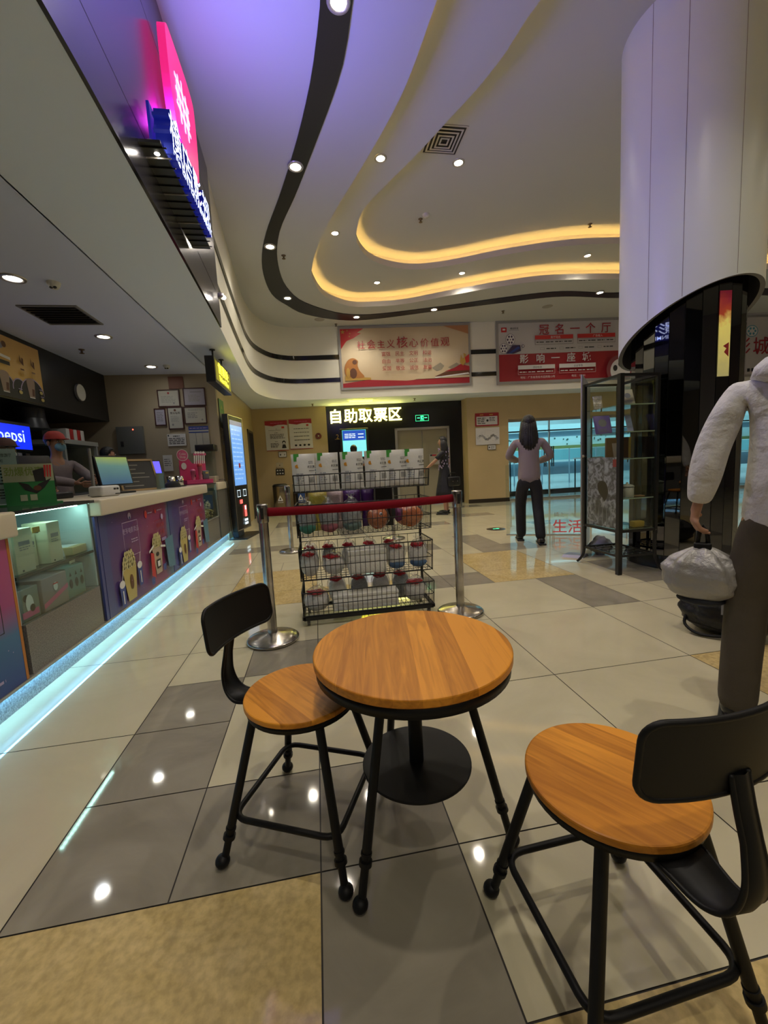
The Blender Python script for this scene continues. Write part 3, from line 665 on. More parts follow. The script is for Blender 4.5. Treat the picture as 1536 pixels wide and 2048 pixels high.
def pop_poster(y0, w_, nm):
    p = Panel((-1.52,y0,.137), DR, w_, .731, t=.016)
    p.mb.prism([(0,0),(w_,0),(w_,.731),(0,.731)], p.O, p.U, p.V, .016, ramp_mat('popcorn_poster_print_%.0f' % y0, POPS, 1, y0-4.5, y0-4.5+w_, 0.3, 0.5, 2.2))
    k = w_/1.36
    p.rect(0,0,.10*k,.731,M_navy)
    p.outline(.34*k,.36,.62*k,.64,.005,M_lilac); p.text('老爷电影卖品',.48*k,.55,.05*k,M_lilac); p.lines(.47*k,.46,.6*k,.50,2,M_lilac)
    p.poly(circ(.48*k,.68,.028,14),M_lilac); p.poly(circ(.48*k,.665,.014,10),M_navy)
    p.poly(circ(.80*k,.66,.028*k,14,.035),M_redb); p.lines(.84*k,.655,.94*k,.675,1,M_lilac,ragged=False); p.poly(circ(1.02*k,.665,.02*k,14),M_redb); p.lines(1.06*k,.66,1.18*k,.68,1,M_lilac,ragged=False)
    p.outline(.97*k,.36,1.24*k,.58,.004,M_red); p.text('电影套餐',1.1*k,.51,.05*k,M_red); p.text('热卖',1.14*k,.44,.055*k,M_red,bold=.02); p.rect(1.1*k,.37,1.22*k,.40,M_lilac); p.poly(circ(1.16*k,.6,.028*k,14),M_lilac)
    p.poly([(.36*k,.40),(.42*k,.44),(.40*k,.34),(.46*k,.24),(.38*k,.20),(.37*k,.3)],M_brn)
    bucket(p,.36*k,.03,.82,M_yel); p.poly(circ(.37*k,.17,.03*k,12,.06),M_brn)
    cup(p,.20*k,.02,1.0,M_blui); cup(p,.53*k,.10,1.0,M_blui)
    bucket(p,.93*k,.10,.78,mat('pale_bucket_ink',(0.45,0.36,0.26),0.45)); p.poly(circ(.92*k,.28,.035*k,8,.02),M_ink); p.rect(.88*k,.15,.97*k,.23,M_ink); p.rect(.895*k,.165,.955*k,.215,M_wht)
    p.poly([(.74*k,.12),(.82*k,.08),(.83*k,.30),(.76*k,.32)],M_redb); p.poly([(.73*k,.32),(.84*k,.36),(.84*k,.38),(.73*k,.34)],M_wht); p.poly([(1.0*k,.33),(1.12*k,.31),(1.12*k,.33),(1.0*k,.35)],M_wht)
    for a, b, m in ((.72,.04,M_blui),(1.02,.10,M_blui)): p.poly([(a*k,b),((a+.06)*k,b),((a+.07)*k,b+.06),((a-.01)*k,b+.06)],m)
    p.poly([(1.16*k,.10),(1.34*k,.08),(1.34*k,.40),(1.12*k,.38)],mat('poster_teal_wedge',(0.07,0.20,0.30),0.35))
    for _ in range(26): a=random.uniform(.1,1.3)*k; b=random.uniform(.05,.7); p.rect(a,b,a+.006,b+.006,M_lilac,lay=False)
    return p.build(nm, mc)
pop_poster(3.10,1.34,'poster_panel'); pop_poster(4.45,1.36,'poster_panel')
# popcorn warmer built into the counter
pw = thing('popcorn_warmer', 'built in glass popcorn warmer at the far end of the cream counter', 'popcorn warmer', (-1.75,6.2,.135))
w = MB(); w.box(-2.1,5.87,.135,-1.52,6.62,.47,M_gran); w.build('granite_base', pw)
w = MB(); w.box(-2.1,5.87,.47,-2.07,6.62,.97,M_tin); w.box(-2.1,5.87,.47,-1.53,5.89,.97,M_tin); w.box(-2.1,6.60,.47,-1.53,6.62,.97,M_tin); w.box(-2.1,5.87,.97,-1.51,6.62,.985,M_dk); w.build('cabinet_body', pw)
w = MB(); w.box(-1.528,5.89,.475,-1.52,6.60,.968,M_gl); w.build('front_glass', pw)
w = MB(); w.box(-1.53,5.875,.468,-1.512,6.615,.48,M_ste); w.box(-1.53,6.60,.468,-1.512,6.615,.968,M_ste); w.build('steel_trim', pw)
w = MB(); w.cyl((-1.7,6.0,.955),(-1.7,6.5,.955),.012,mat('warmer_lamp',(0.6,1,.95),0.5,emit=9,ecol=(0.5,1,.9))); w.build('lamp_tube', pw)
M_pop = mat('popcorn', (0.62,0.50,0.24), 0.8, bump=(40,0.8)); pc = MB()
for _ in range(420):
    y = random.uniform(5.95,6.55); x = random.uniform(-1.98,-1.57); h = .10+.16*math.exp(-((y-6.38)/.13)**2)
    z = .485+random.uniform(0,1)*h; pc.ball((x,y,z), (random.uniform(.014,.022),random.uniform(.014,.024),.016), M_pop, u=6, v=4)
tag(pc.build('popcorn_heap'), 'heap of yellow popcorn inside the glass warmer', 'popcorn', kind='stuff')
ce = thing('counter_end_unit', 'grey panelled end of the counter with cream edge beside the touch kiosk', 'counter', (-1.75,7.3,.135))
w = MB(); w.box(-2.1,6.63,.135,-1.505,7.2,.87,mat('grey_end_panel',(0.13,0.125,0.115),0.3)); w.box(-1.515,7.2,.135,-1.495,7.98,.87,_mc['grey_end_panel']); w.build('panel', ce)
w = MB(); w.rbox(-2.1,6.63,.872,-1.49,7.21,.985,M_cream,.008); w.rbox(-1.516,7.21,.872,-1.48,7.98,.985,M_cream,.006); w.build('worktop', ce)
# ---- things on the counters
T0 = .985
M_scr = ramp_mat('screen_yellow_blue',[(0,(0.05,0.10,0.16)),(0.5,(0.10,0.20,0.18)),(1,(0.36,0.42,0.02))],2,.10,.40,.2,.35,3,emit=1.0)
M_scb = mat('screen_violet',(0.12,0.10,0.8),0.2,emit=1.3,ecol=(0.16,0.13,1.0))
M_plb = mat('black_plastic',(0.012,0.012,0.013),0.35); M_plw = mat('white_plastic',(0.62,0.62,0.60),0.35); M_chr = mat('chrome',(0.6,0.58,0.56),0.12,1.0)
def monitor(y, x, rz, w_, h_, scr, lb, foot=.12):
    t = thing('monitor', lb, 'monitor', (x,y,T0), rz)
    b = MB(); tl = Matrix.Rotation(rad(-10),4,'Y')
    b.rbox(-.02,-w_/2,foot*.6,.012,w_/2,foot*.6+h_,M_plb,.006,M=tl); b.build('bezel', t, world=False)
    b = MB(); b.box(.0122,-w_/2+.015,foot*.6+.015,.0135,w_/2-.015,foot*.6+h_-.015,scr,M=tl); b.build('screen', t, world=False)
    b = MB(); b.rbox(-.10,-.09,0,.10,.09,.018,M_plb,.006); b.box(-.06,-.03,.015,-.02,.03,foot*.6+.1,M_plb); b.build('stand', t, world=False)
    return t
monitor(4.15,-1.80,rad(-22),.36,.28,M_scr,'black touch monitor with yellow to blue screen facing the queue')
monitor(5.12,-1.86,rad(-30),.34,.26,M_scb,'black monitor with bright violet screen behind the chalkboard')
t = thing('menu_chalkboard','wooden framed chalkboard leaning beside the yellow screen monitor','sign',(-1.80,4.66,T0), rad(-38))
b = MB(); tl = Matrix.Rotation(rad(-18),4,'Y'); b.box(-.012,-.20,0,0,.20,.34,mat('chalkboard',(0.03,0.03,0.028),0.6),tl); 
for k in range(6): b.box(0.0005,-.16,.05+.045*k,.001,-.16+random.uniform(.15,.3),.06+.045*k,mat('chalk',(0.25,0.24,0.2),0.8),tl)
b.build('board', t, world=False)
b = MB()
for a in ((-.20,0,.20,.018),(-.20,.325,.20,.345),(-.20,0,-.182,.345),(.182,0,.20,.345)): b.box(-.016,a[0],a[1],.008,a[2],a[3],mat('pine_frame',(0.36,0.24,0.10),0.5),tl)
b.build('frame', t, world=False)
t = thing('customer_display_pole','grey pole on the counter behind the first monitor','pole',(-1.87,3.86,T0))
b = MB(); b.cyl((0,0,.012),(0,0,.40),.013,mat('grey_pole',(0.35,0.34,0.33),0.3,.5)); b.build('pole', t, world=False); b = MB(); b.cyl((0,0,0),(0,0,.012),.05,_mc['grey_pole']); b.build('base', t, world=False)
t = thing('till','black till housing on the counter behind the white printer','till',(-2.14,3.62,T0), rad(-30))
b = MB(); b.rbox(-.14,-.16,0,.14,.16,.05,M_plb,.01); b.build('base', t, world=False); b = MB(); b.rbox(-.05,-.15,.10,0.0,.15,.36,M_plb,.01,M=Matrix.Rotation(rad(-12),4,'Y')); b.box(-.05,-.04,.04,-.01,.04,.14,M_plb); b.build('screen_housing', t, world=False)
t = thing('receipt_printer','small white receipt printer at the front edge of the counter','printer',(-1.66,3.58,T0), rad(-25))
b = MB(); b.rbox(-.07,-.085,0,.07,.085,.085,M_plw,.018); b.build('body', t, world=False); b = MB(); b.box(.0705,.02,.05,.071,.04,.065,M_ink); b.box(.0705,.045,.05,.071,.065,.065,M_ink); b.box(.0705,.03,.015,.071,.075,.022,M_ink); b.build('buttons', t, world=False)
t = thing('payment_terminal','dark payment terminal with steel stand behind the chalkboard','terminal',(-1.93,4.80,T0), rad(-40))
b = MB(); b.rbox(-.05,-.12,.02,.03,.12,.34,M_plb,.012,M=Matrix.Rotation(rad(-15),4,'Y')); b.build('housing', t, world=False); b = MB(); b.rbox(-.08,-.08,0,.08,.08,.03,M_plb,.01); b.build('base', t, world=False)
t = thing('acrylic_sign','clear acrylic menu stand with brown card at the counter edge','sign stand',(-1.62,4.66,T0), rad(-25))
b = MB(); b.box(-.002,-.05,.01,.002,.05,.17,mat('brown_card',(0.22,0.16,0.11),0.5)); b.build('card', t, world=False); b = MB(); b.box(.003,-.055,0,.006,.055,.18,M_gl); b.box(-.04,-.055,0,.04,.055,.005,M_gl); b.build('holder', t, world=False)
cap = MB(); cap.lathe([(.001,.075),(.05,.068),(.08,.04),(.088,0.0)],(-1.68,5.22,T0),mat('black_cloth',(0.008,0.008,0.008),0.9),16,sx=1,sy=1.1); cap.ball((-1.62,5.33,T0+.01),(.07,.06,.008),_mc['black_cloth']); tag(cap.build('cap'),'black cap lying on the counter in front of the steel cups','cap')
for k,(x,y) in enumerate(((-1.80,5.55),(-1.76,5.75))):
    t = thing('steel_cup',('left' if k==0 else 'right')+' one of two shiny steel cups on the counter behind the cap','cup',(x,y,T0),0,'steel cups')
    b = MB(); b.lathe([(.04,0),(.045,.004),(.048,.13),(.044,.13),(.040,.008),(.001,.008)],(0,0,0),M_chr,20); b.build('cup_body', t, world=False)
b = MB(); b.lathe([(.05,0),(.055,.01),(.055,.12),(.05,.14),(.001,.14)],(-1.90,5.46,T0),glass_mat('jar_glass',(0.75,0.8,0.7)),18); tag(b.build('glass_jar'),'clear glass jar beside the steel cups on the counter','jar')
# pink cup display
t = thing('pink_display_box','hot pink cardboard display with round topper and striped popcorn crown','display',(-1.76,6.55,T0), rad(-48))
M_hp = mat('hot_pink_card',(0.60,0.05,0.17),0.5)
b = MB(); b.rbox(-.10,-.20,0,.10,.20,.03,M_hp,.004); b.box(-.10,-.20,.03,.10,.20,.06,M_hp); b.box(-.10,-.20,.06,-.09,.20,.28,M_hp); b.prism([(-.20,.06),(.20,.06),(.20,.34),(.10,.36),(.0,.30),(-.06,.38),(-.20,.36)],(-.088,0,0),(0,1,0),(0,0,1),.004,M_hp); b.build('box', t, world=False)
p = Panel((-.083,0,0),(0,1,0),.4,.4,t=0); p.poly(circ(-.14,.43,.085,24),M_wht); p.poly(circ(-.14,.43,.078,24),M_pinki); p.text('Coke',-.14,.435,.045,M_wht); p.text('Shop',-.14,.39,.045,M_wht)
for k in range(6): p.poly([(.02+.03*k,.30),(.035+.03*k,.30),(.05+.03*k,.44),(.03+.03*k,.44)],M_wht); 
for k in range(9): p.poly(circ(.04+.02*k,.44+.025*(k%2),.02,8),M_wht if k%2 else M_pinki)
p.poly(circ(-.14,.27,.04,14,.05),M_wht); p.mb.prism(circ(-.14,.43,.085,24),(-.087,0,0),(0,1,0),(0,0,1),.003,M_hp); p.mb.build('printed_topper', t, world=False)
for k,(dy,h,lb) in enumerate(((-.07,.16,'short pink lidded cup in front of the pink display box'),(.04,.24,'tall pink cup with dark lid in front of the pink display box'))):
    MX = Matrix.Translation((-1.76,6.55,T0)) @ Matrix.Rotation(rad(-48),4,'Z'); q = MX @ Vector((.04,dy,.061))
    c = thing('pink_cup',lb,'cup',q); b = MB(); b.lathe([(.024,0),(.034,h*.8),(.036,h*.8)],(0,0,0),mat('pink_cup',(0.6,0.22,0.3),0.4),16); b.ball((.03,0,h*.35),(.006,.014,.02),M_ink); b.build('cup_body', c, world=False)
    b = MB(); b.lathe([(.038,h*.8),(.038,h*.86),(.03,h*.95),(.001,h)],(0,0,0),M_pinki if k==0 else M_red,16); b.build('lid', c, world=False)
q = Matrix.Translation((-1.76,6.55,T0)) @ Matrix.Rotation(rad(-48),4,'Z'); qq = q @ Vector((.02,.13,.061))
b = MB(); b.rbox(-.02,-.05,0,.02,.05,.13,mat('grey_snack_pack',(0.12,0.13,0.15),0.3),.012,M=q@Matrix.Translation((.02,.13,.061))); b.rbox(.021,-.01,.08,.024,.035,.11,M_yel,.001,M=q@Matrix.Translation((.02,.13,.061))); tag(b.build('snack_pack'),'grey snack pack with a yellow blob in the pink display box','snack pack')
t = thing('popcorn_machine','tall clear dispenser with black lid at the back end of the counter','dispenser',(-1.70,7.04,T0))
b = MB(); b.rbox(-.12,-.12,.0,.12,.12,.10,mat('beige_machine_base',(0.35,0.3,0.22),0.4),.01); b.build('base', t, world=False); b = MB(); b.box(-.10,-.10,.10,.10,.10,.50,M_gl); b.build('clear_tank', t, world=False); b = MB(); b.rbox(-.14,-.14,.50,.14,.14,.60,M_plb,.01); b.build('lid', t, world=False)
# cable hanging by the kiosk
b = MB(); b.tube(catmull([(-1.55,7.0,1.02),(-1.46,7.05,1.0),(-1.455,7.1,.75),(-1.45,7.08,.4),(-1.43,7.05,.12),(-1.38,7.12,.02),(-1.36,7.2,.015)],6),.005,M_plb,6); tag(b.build('cable'),'thin black cable drooping from the counter end to the kiosk foot','cable')
# far-left paper stands with sheets
t = thing('paper_stand','white notice sheet in a clear upright holder at the left counter edge','sign stand',(-1.98,2.97,.985), rad(-55))
b = MB(); b.box(-.002,-.10,.01,.001,.10,.36,M_paper); p = Panel((.0012,-.14,.01),(0,1,0),.28,.35,t=0); p.text('贵州省文化和旅游厅',.14,.30,.024,M_ink,bold=.02); p.text('观影须知',.14,.265,.024,M_ink); p.lines(.05,.03,.23,.10,4,M_greyi); p.lines(.05,.12,.23,.24,6,M_greyi)
b.add([(v[0],v[1]*.72,v[2]) for v in p.mb.v], p.mb.f, M_ink); b.build('sheet', t, world=False)
b = MB(); b.box(.004,-.11,0,.007,.11,.38,M_gl); b.box(-.03,-.11,0,.05,.11,.006,M_gl); b.build('holder', t, world=False)
t = thing('green_leaflet_stand','green cardboard promotion stand with black bat shape behind the display case','sign stand',(-1.79,2.93,.985), rad(-57))
p = Panel((0,-.17,0),(0,1,0),.36,.30,t=.004,base=M_grn); p.rect(.0,.17,.36,.30,mat('pale_mint_ink',(0.40,0.45,0.28),0.5)); p.text('劲爆优惠',.15,.22,.07,mat('leaf_ink',(0.20,0.30,0.06),0.5),bold=.03)
p.poly([(.10,.17),(.17,.15),(.20,.11),(.24,.15),(.34,.19),(.28,.12),(.22,.08),(.14,.11)],M_ink); p.poly([(.22,.17),(.30,.17),(.29,.27),(.21,.25)],M_ink); p.poly(circ(.23,.12,.03,12,.02),M_brn); p.rect(.10,.03,.15,.075,_mc['pale_mint_ink']); p.rect(.17,.03,.22,.075,_mc['pale_mint_ink'])
for k in range(3): p.poly([(.29+.02*k,.2),(.30+.02*k,.2),(.31+.02*k,.29),(.295+.02*k,.29)],M_redb)
p.mb.v=[(v[0],v[1]*.68,v[2]*.85) for v in p.mb.v]; p.mb.build('printed_card', t, world=False); b = MB(); b.box(-.08,-.16,0,0,.16,.008,M_grn); b.build('foot', t, world=False)
# ================================================================== TABLE AND STOOLS
M_wood = wood_mat('oak_stave_top', (0.80,0.33,0.035), (0.46,0.165,0.015), 0.4)
M_blk = mat('matt_black_steel', (0.006,0.006,0.0065), 0.5, spec=0.28)
def disc(mb, z0, z1, r, m, c=(0,0), e=.004, n=64):
    for pf in ([(.0005,z0),(r-e,z0)],[(r-e,z0),(r,z0+e)],[(r,z0+e),(r,z1-e)],[(r,z1-e),(r-e*.3,z1-e*.3),(r-e,z1)],[(r-e,z1),(.0005,z1)]):
        k0 = len(mb.f); mb.lathe(pf+[(pf[-1][0],pf[-1][1])] if False else pf, (c[0],c[1],0), m, n, smooth=(abs(pf[0][0]-pf[-1][0])<1e-6))
        del mb.f[-2:]; del mb.m[-2:]; del mb.sm[-2:]
def pipe_leg(mb, top, foot):
    top = Vector(top); foot = Vector(foot); d = (top-foot).normalized()
    a = foot+d*.012; k = foot+(top-foot)*.20
    mb.cyl(k, top, .0125, M_blk, n=14); mb.cyl(a, k, .0105, M_blk, n=14)
def leg_trim(leg, top, foot):
    top = Vector(top); foot = Vector(foot); d = (top-foot).normalized(); k = foot+(top-foot)*.20
    c = MB(); c.cyl(k-d*.006, k+d*.006, .017, M_blk, n=16); c.cyl(k+d*.02, k+d*.026, .0145, M_blk, n=16); c.build('collar', leg, world=False)
    c = MB(); c.ball((foot.x,foot.y,.0185), (.0205,.0205,.018), M_blk, u=16, v=10); c.build('foot_cap', leg, world=False)
TC = (.235,1.108); TH = .60
t = thing('round_table', 'small round wooden cafe table with black pipe legs and a low round black shelf', 'table', (*TC,0))
b = MB(); disc(b, TH-.024, TH, .280, M_wood); 
tt = b.build('tabletop', t, world=False); tt.rotation_euler = (0,0,rad(-8))
b = MB(); b.lathe([(.263,TH-.052),(.274,TH-.052),(.274,TH-.0245),(.263,TH-.0245)],(0,0,0),M_blk,64); b.lathe([(.0005,TH-.034),(.263,TH-.034),(.263,TH-.0245),(.0005,TH-.0245)],(0,0,0),M_blk,48); b.build('apron_ring', t, world=False)
for a in (222, 340, 101):
    u = Vector((math.cos(rad(a)), math.sin(rad(a)), 0)); b = MB(); pipe_leg(b, u*.13+Vector((0,0,TH-.036)), u*.27); leg_trim(b.build('leg', t, world=False), u*.13+Vector((0,0,TH-.036)), u*.27)
b = MB(); b.cyl((0,0,.235),(0,0,TH-.034),.021,M_blk,n=20); b.lathe([(.0005,.212),(.012,.213),(.021,.224),(.022,.236)],(0,0,0),M_blk,18); b.build('centre_post', t, world=False)
b = MB(); disc(b, .236, .244, .160, M_blk, e=.002)
b.build('round_shelf', t, world=False)
def stool(cx, cy, back, legs, lb, shape_c=.245):
    t = thing('stool', lb, 'stool', (cx,cy,0), 0, None)
    b = MB(); disc(b, .432, .45, .170, M_wood); s_ = b.build('seat', t, world=False); s_.rotation_euler = (0,0,rad(back+62) if cx < 0 else rad(back+118))
    b = MB(); b.lathe([(.15,.414),(.163,.414),(.163,.4315),(.15,.4315)],(0,0,0),M_blk,48); b.box(-.15,-.015,.42,.15,.015,.43,M_blk); b.box(-.015,-.15,.42,.015,.15,.43,M_blk)
    for k in range(8):
        a = rad(45*k+20); b.ball((.13*math.cos(a),.13*math.sin(a),.418),(.008,.008,.006),M_blk,u=8,v=6)
    b.build('seat_frame', t, world=False)
    fr = []
    for a in legs:
        u = Vector((math.cos(rad(a)), math.sin(rad(a)), 0)); b = MB(); pipe_leg(b, u*.145+Vector((0,0,.42)), u*.266); leg_trim(b.build('leg', t, world=False), u*.145+Vector((0,0,.42)), u*.266)
        fr.append(u)
    # bent footrest ring inside the legs
    pts = []
    for i in range(4):
        A_, B_ = fr[i]*.228, fr[(i+1)%4]*.228
        for q in (.14,.5,.86): pts.append(A_.lerp(B_,q)+Vector((0,0,.135)))
    pp_ = []
    for i in range(12):
        if i % 3 == 2:
            P0, P1 = pts[i], pts[(i+1)%12]; C_ = fr[((i//3)+1)%4]*.226+Vector((0,0,.135))
            for q in range(6): u = q/5; pp_.append(P0*(1-u)**2+C_*2*u*(1-u)+P1*u*u)
        elif i % 3 == 1: pp_.append(pts[i])
    b = MB(); b.tube(pp_, .0085, M_blk, 10, closed=True); b.build('footrest', t, world=False)
    # backrest: curved plate with rolled rim on a leaf spring strap
    ub = Vector((math.cos(rad(back)), math.sin(rad(back)), 0)); us = Vector((-ub.y, ub.x, 0))
    hw, z0, z1, cr = .154, .603, .732, .030
    ol = []
    o0 = rrect(-hw, z0, hw, z1, cr, 6)
    for i_ in range(len(o0)):
        a_, b_ = o0[i_], o0[(i_+1)%len(o0)]; L_ = math.dist(a_,b_); k_ = max(1, int(L_/.02))
        for j_ in range(k_): ol.append((a_[0]+(b_[0]-a_[0])*j_/k_, a_[1]+(b_[1]-a_[1])*j_/k_))
    def bp(s, z, o=0.0): return ub*(shape_c-.032*(s/hw)**2+.10*(z-z0)+o)+us*s+Vector((0,0,z))
    b = MB(); nx, nz = 22, 8; vs = []; fs = []
    for side in (0,1):
        for i in range(nx+1):
            for j in range(nz+1):
                s = -hw+2*hw*i/nx; z = z0+(z1-z0)*j/nz
                ax = abs(s)-(hw-cr); 
                if ax > 0:
                    hh = math.sqrt(max(0, cr*cr-ax*ax)); lo = z0+cr-hh; hi = z1-cr+hh; z = lo+(hi-lo)*j/nz
                vs.append(bp(s, z, -.003 if side == 0 else .003))
    M_ = (nx+1)*(nz+1)
    for i in range(nx):
        for j in range(nz):
            q = i*(nz+1)+j; f = (q, q+nz+1, q+nz+2, q+1); fs.append(f); fs.append(tuple(k+M_ for k in f)[::-1])
    b.add(vs, fs, M_blk, True)
    rim = []
    for s, z in ol: rim.append(bp(s, z))
    b.tube(rim, .0055, M_blk, 8, closed=True); b.build('backrest', t, world=False)
    # strap
    prof = catmull([(.10,.416),(.165,.410),(.220,.402),(.256,.425),(.270,.472),(.263,.53),(.250,.585),(.240,.635)], 6)
    b = MB(); vs = []; n = len(prof)
    for i,(r,z) in enumerate(prof):
        w_ = .060-.043*min(1, i/(n*.72))**.8; 
        a = prof[max(i-1,0)]; c = prof[min(i+1,n-1)]; tx = Vector((c[0]-a[0], c[1]-a[1])).normalized(); nx_, nz_ = -tx.y*.003, tx.x*.003
        for sgn in (1,-1):
            for q in (-w_, 0, w_):
                bow = .010*(1-(q/w_)**2)
                vs.append(ub*(r+sgn*nx_+bow*(.5))+us*q+Vector((0,0,z+sgn*nz_)))
    fs = []
    for i in range(n-1):
        o = i*6; p = o+6
        for k in (0,1): fs.append((o+k,o+k+1,p+k+1,p+k)); fs.append((o+3+k,p+3+k,p+4+k,o+4+k))
        fs.append((o,p,p+3,o+3)); fs.append((o+2,o+5,p+5,p+2))
    b.add(vs, fs, M_blk, True)
    for q in (-1,1):
        e = [ub*r+us*(q*(.060-.043*min(1, i/(n*.72))**.8))+Vector((0,0,z)) for i,(r,z) in enumerate(prof)]; b.tube(e, .0045, M_blk, 8)
    b.build('back_strap', t, world=False)
    return t
stool(-.09, 1.218, 152, (200,110,20,-70), 'wooden seated stool with curved black back pushed under the left side of the round table', .222)
stool(.565, .715, -84, (137,47,-43,-133), 'wooden seated stool in the right foreground with its black backrest nearest the viewer', .235)

# ================================================================== STANCHIONS AND RIBBON
def stanchion(x, y, lb, grp=None):
    t = thing('stanchion', lb, 'stanchion', (x,y,0), 0, grp)
    b = MB(); b.lathe([(.001,.0),(.158,0),(.168,.006),(.170,.018),(.160,.026),(.11,.036),(.05,.048),(.034,.056),(.001,.056)],(0,0,0),mat('worn_chrome',(0.50,0.47,0.43),0.22,1.0,noise=(9,0.35)),40); b.build('base', t, world=False)
    b = MB(); b.cyl((0,0,.05),(0,0,.80),.031,_mc['worn_chrome'],n=24); b.build('pole', t, world=False)
    b = MB(); b.lathe([(.0355,.79),(.037,.80),(.037,.90),(.034,.908),(.001,.908)],(0,0,0),_mc['worn_chrome'],24); b.box(-.010,-.037,.815,.010,-.03,.885,M_plb); b.build('belt_head', t, world=False)
    return t
stanchion(-.356,2.72,'scuffed chrome stanchion at the left end of the red belt')
stanchion(.985,2.83,'chrome stanchion at the right end of the red belt')
stanchion(-.40,5.72,'chrome stanchion behind the left side of the wire rack')
stanchion(1.09,6.03,'chrome stanchion seen through the wire rack between its middle baskets')
b = MB(); M_belt = mat('red_belt', (0.22,0.002,0.012), 0.7, spec=0.2)
q0 = Vector((-.32,2.722,0)); q1 = Vector((.95,2.828,0)); n = 16; vs = []
for i in range(n+1):
    u = i/n; p = q0.lerp(q1,u); z = .855-.012*4*u*(1-u); tw = .002*math.sin(9*u)
    for s in (-1,1): vs += [(p.x,p.y-.0012+tw,z+s*.028),(p.x,p.y+.0012+tw,z+s*.028)]
fs = []
for i in range(n):
    o = 4*i; fs += [(o,o+4,o+6,o+2),(o+1,o+3,o+7,o+5),(o,o+1,o+5,o+4),(o+2,o+6,o+7,o+3)]
b.add(vs, fs, M_belt, True); tag(b.build('belt'), 'dark red retractable belt stretched between two chrome stanchions', 'barrier belt')

# ================================================================== WIRE RACK
RX0, RX1, RY0, RY1 = -.155, .795, 2.865, 3.20
rk = thing('wire_rack', 'black wire basket rack on castors filled with wrapped plush toys and pouches', 'rack', ((RX0+RX1)/2, (RY0+RY1)/2, 0))
M_wire = mat('black_wire', (0.012,0.012,0.012), 0.4)
TIERS = ((.075,.255,0.0),(.335,.56,.0),(.645,.87,0.0),(.955,1.075,.02))
b = MB()
for x in (RX0,RX1): b.box(x-.008,RY1-.012,.05,x+.008,RY1+.012,1.10,M_wire); b.box(x-.01,RY0+.01,.05,x+.01,RY1,.075,M_wire)
b.box(RX0,RY0+.01,.045,RX1,RY0+.035,.072,M_wire); b.box(RX0,RY1-.02,.045,RX1,RY1,.072,M_wire); b.build('frame', rk)
for ti,(z0,z1,ins_) in enumerate(TIERS):
    b = MB(); y0 = RY0-.0+ins_; yf = y0-.018
    nb = 27; R = .0021
    for i in range(nb+1):
        x = RX0+(RX1-RX0)*i/nb; b.cyl((x,y0+.018,z0),(x,yf,z1),R,M_wire,n=5,cap=False); b.cyl((x,y0+.018,z0),(x,RY1,z0),R*.9,M_wire,n=5,cap=False)
    for i in range(9):
        y = y0+(RY1-y0)*i/9
        for x in (RX0,RX1): b.cyl((x,y,z0),(x+(.008 if x>0 else -.004),y,z1),R,M_wire,n=5,cap=False)
    for zz, rr in ((z0,.0035),(z0+(z1-z0)*.45,.003),(z1,.0045)):
        yy = y0+.018-(zz-z0)/(z1-z0)*.036
        b.tube([(RX0,RY1,zz),(RX0-.003,yy+.02,zz),(RX0+.012,yy,zz),(RX1-.012,yy,zz),(RX1+.006,yy+.02,zz),(RX1,RY1,zz)],rr,M_wire,6)
    for k in range(5): y = y0+(RY1-y0)*(k+.5)/5; b.cyl((RX0,y,z0-.002),(RX1,y,z0-.002),R,M_wire,n=5,cap=False)
    if ti < 3:
        for i in range(nb+1):
            if i % 2 == 0: x = RX0+(RX1-RX0)*i/nb; b.cyl((x,RY1,z0),(x,RY1,z1),R,M_wire,n=5,cap=False)
        b.cyl((RX0,RY1,z1),(RX1,RY1,z1),.003,M_wire,n=5)
    b.build('wire_basket', rk)
for x in (RX0+.03,RX1-.03):
    for y in (RY0+.05,RY1-.03):
        b = MB(); b.cyl((x-.009,y,.0235),(x+.009,y,.0235),.0235,mat('castor_grey',(0.12,0.12,0.12),0.5),n=16); b.box(x-.013,y-.012,.02,x+.013,y+.012,.05,mat('castor_fork',(0.4,0.4,0.4),0.3,.9)); b.build('castor', rk)
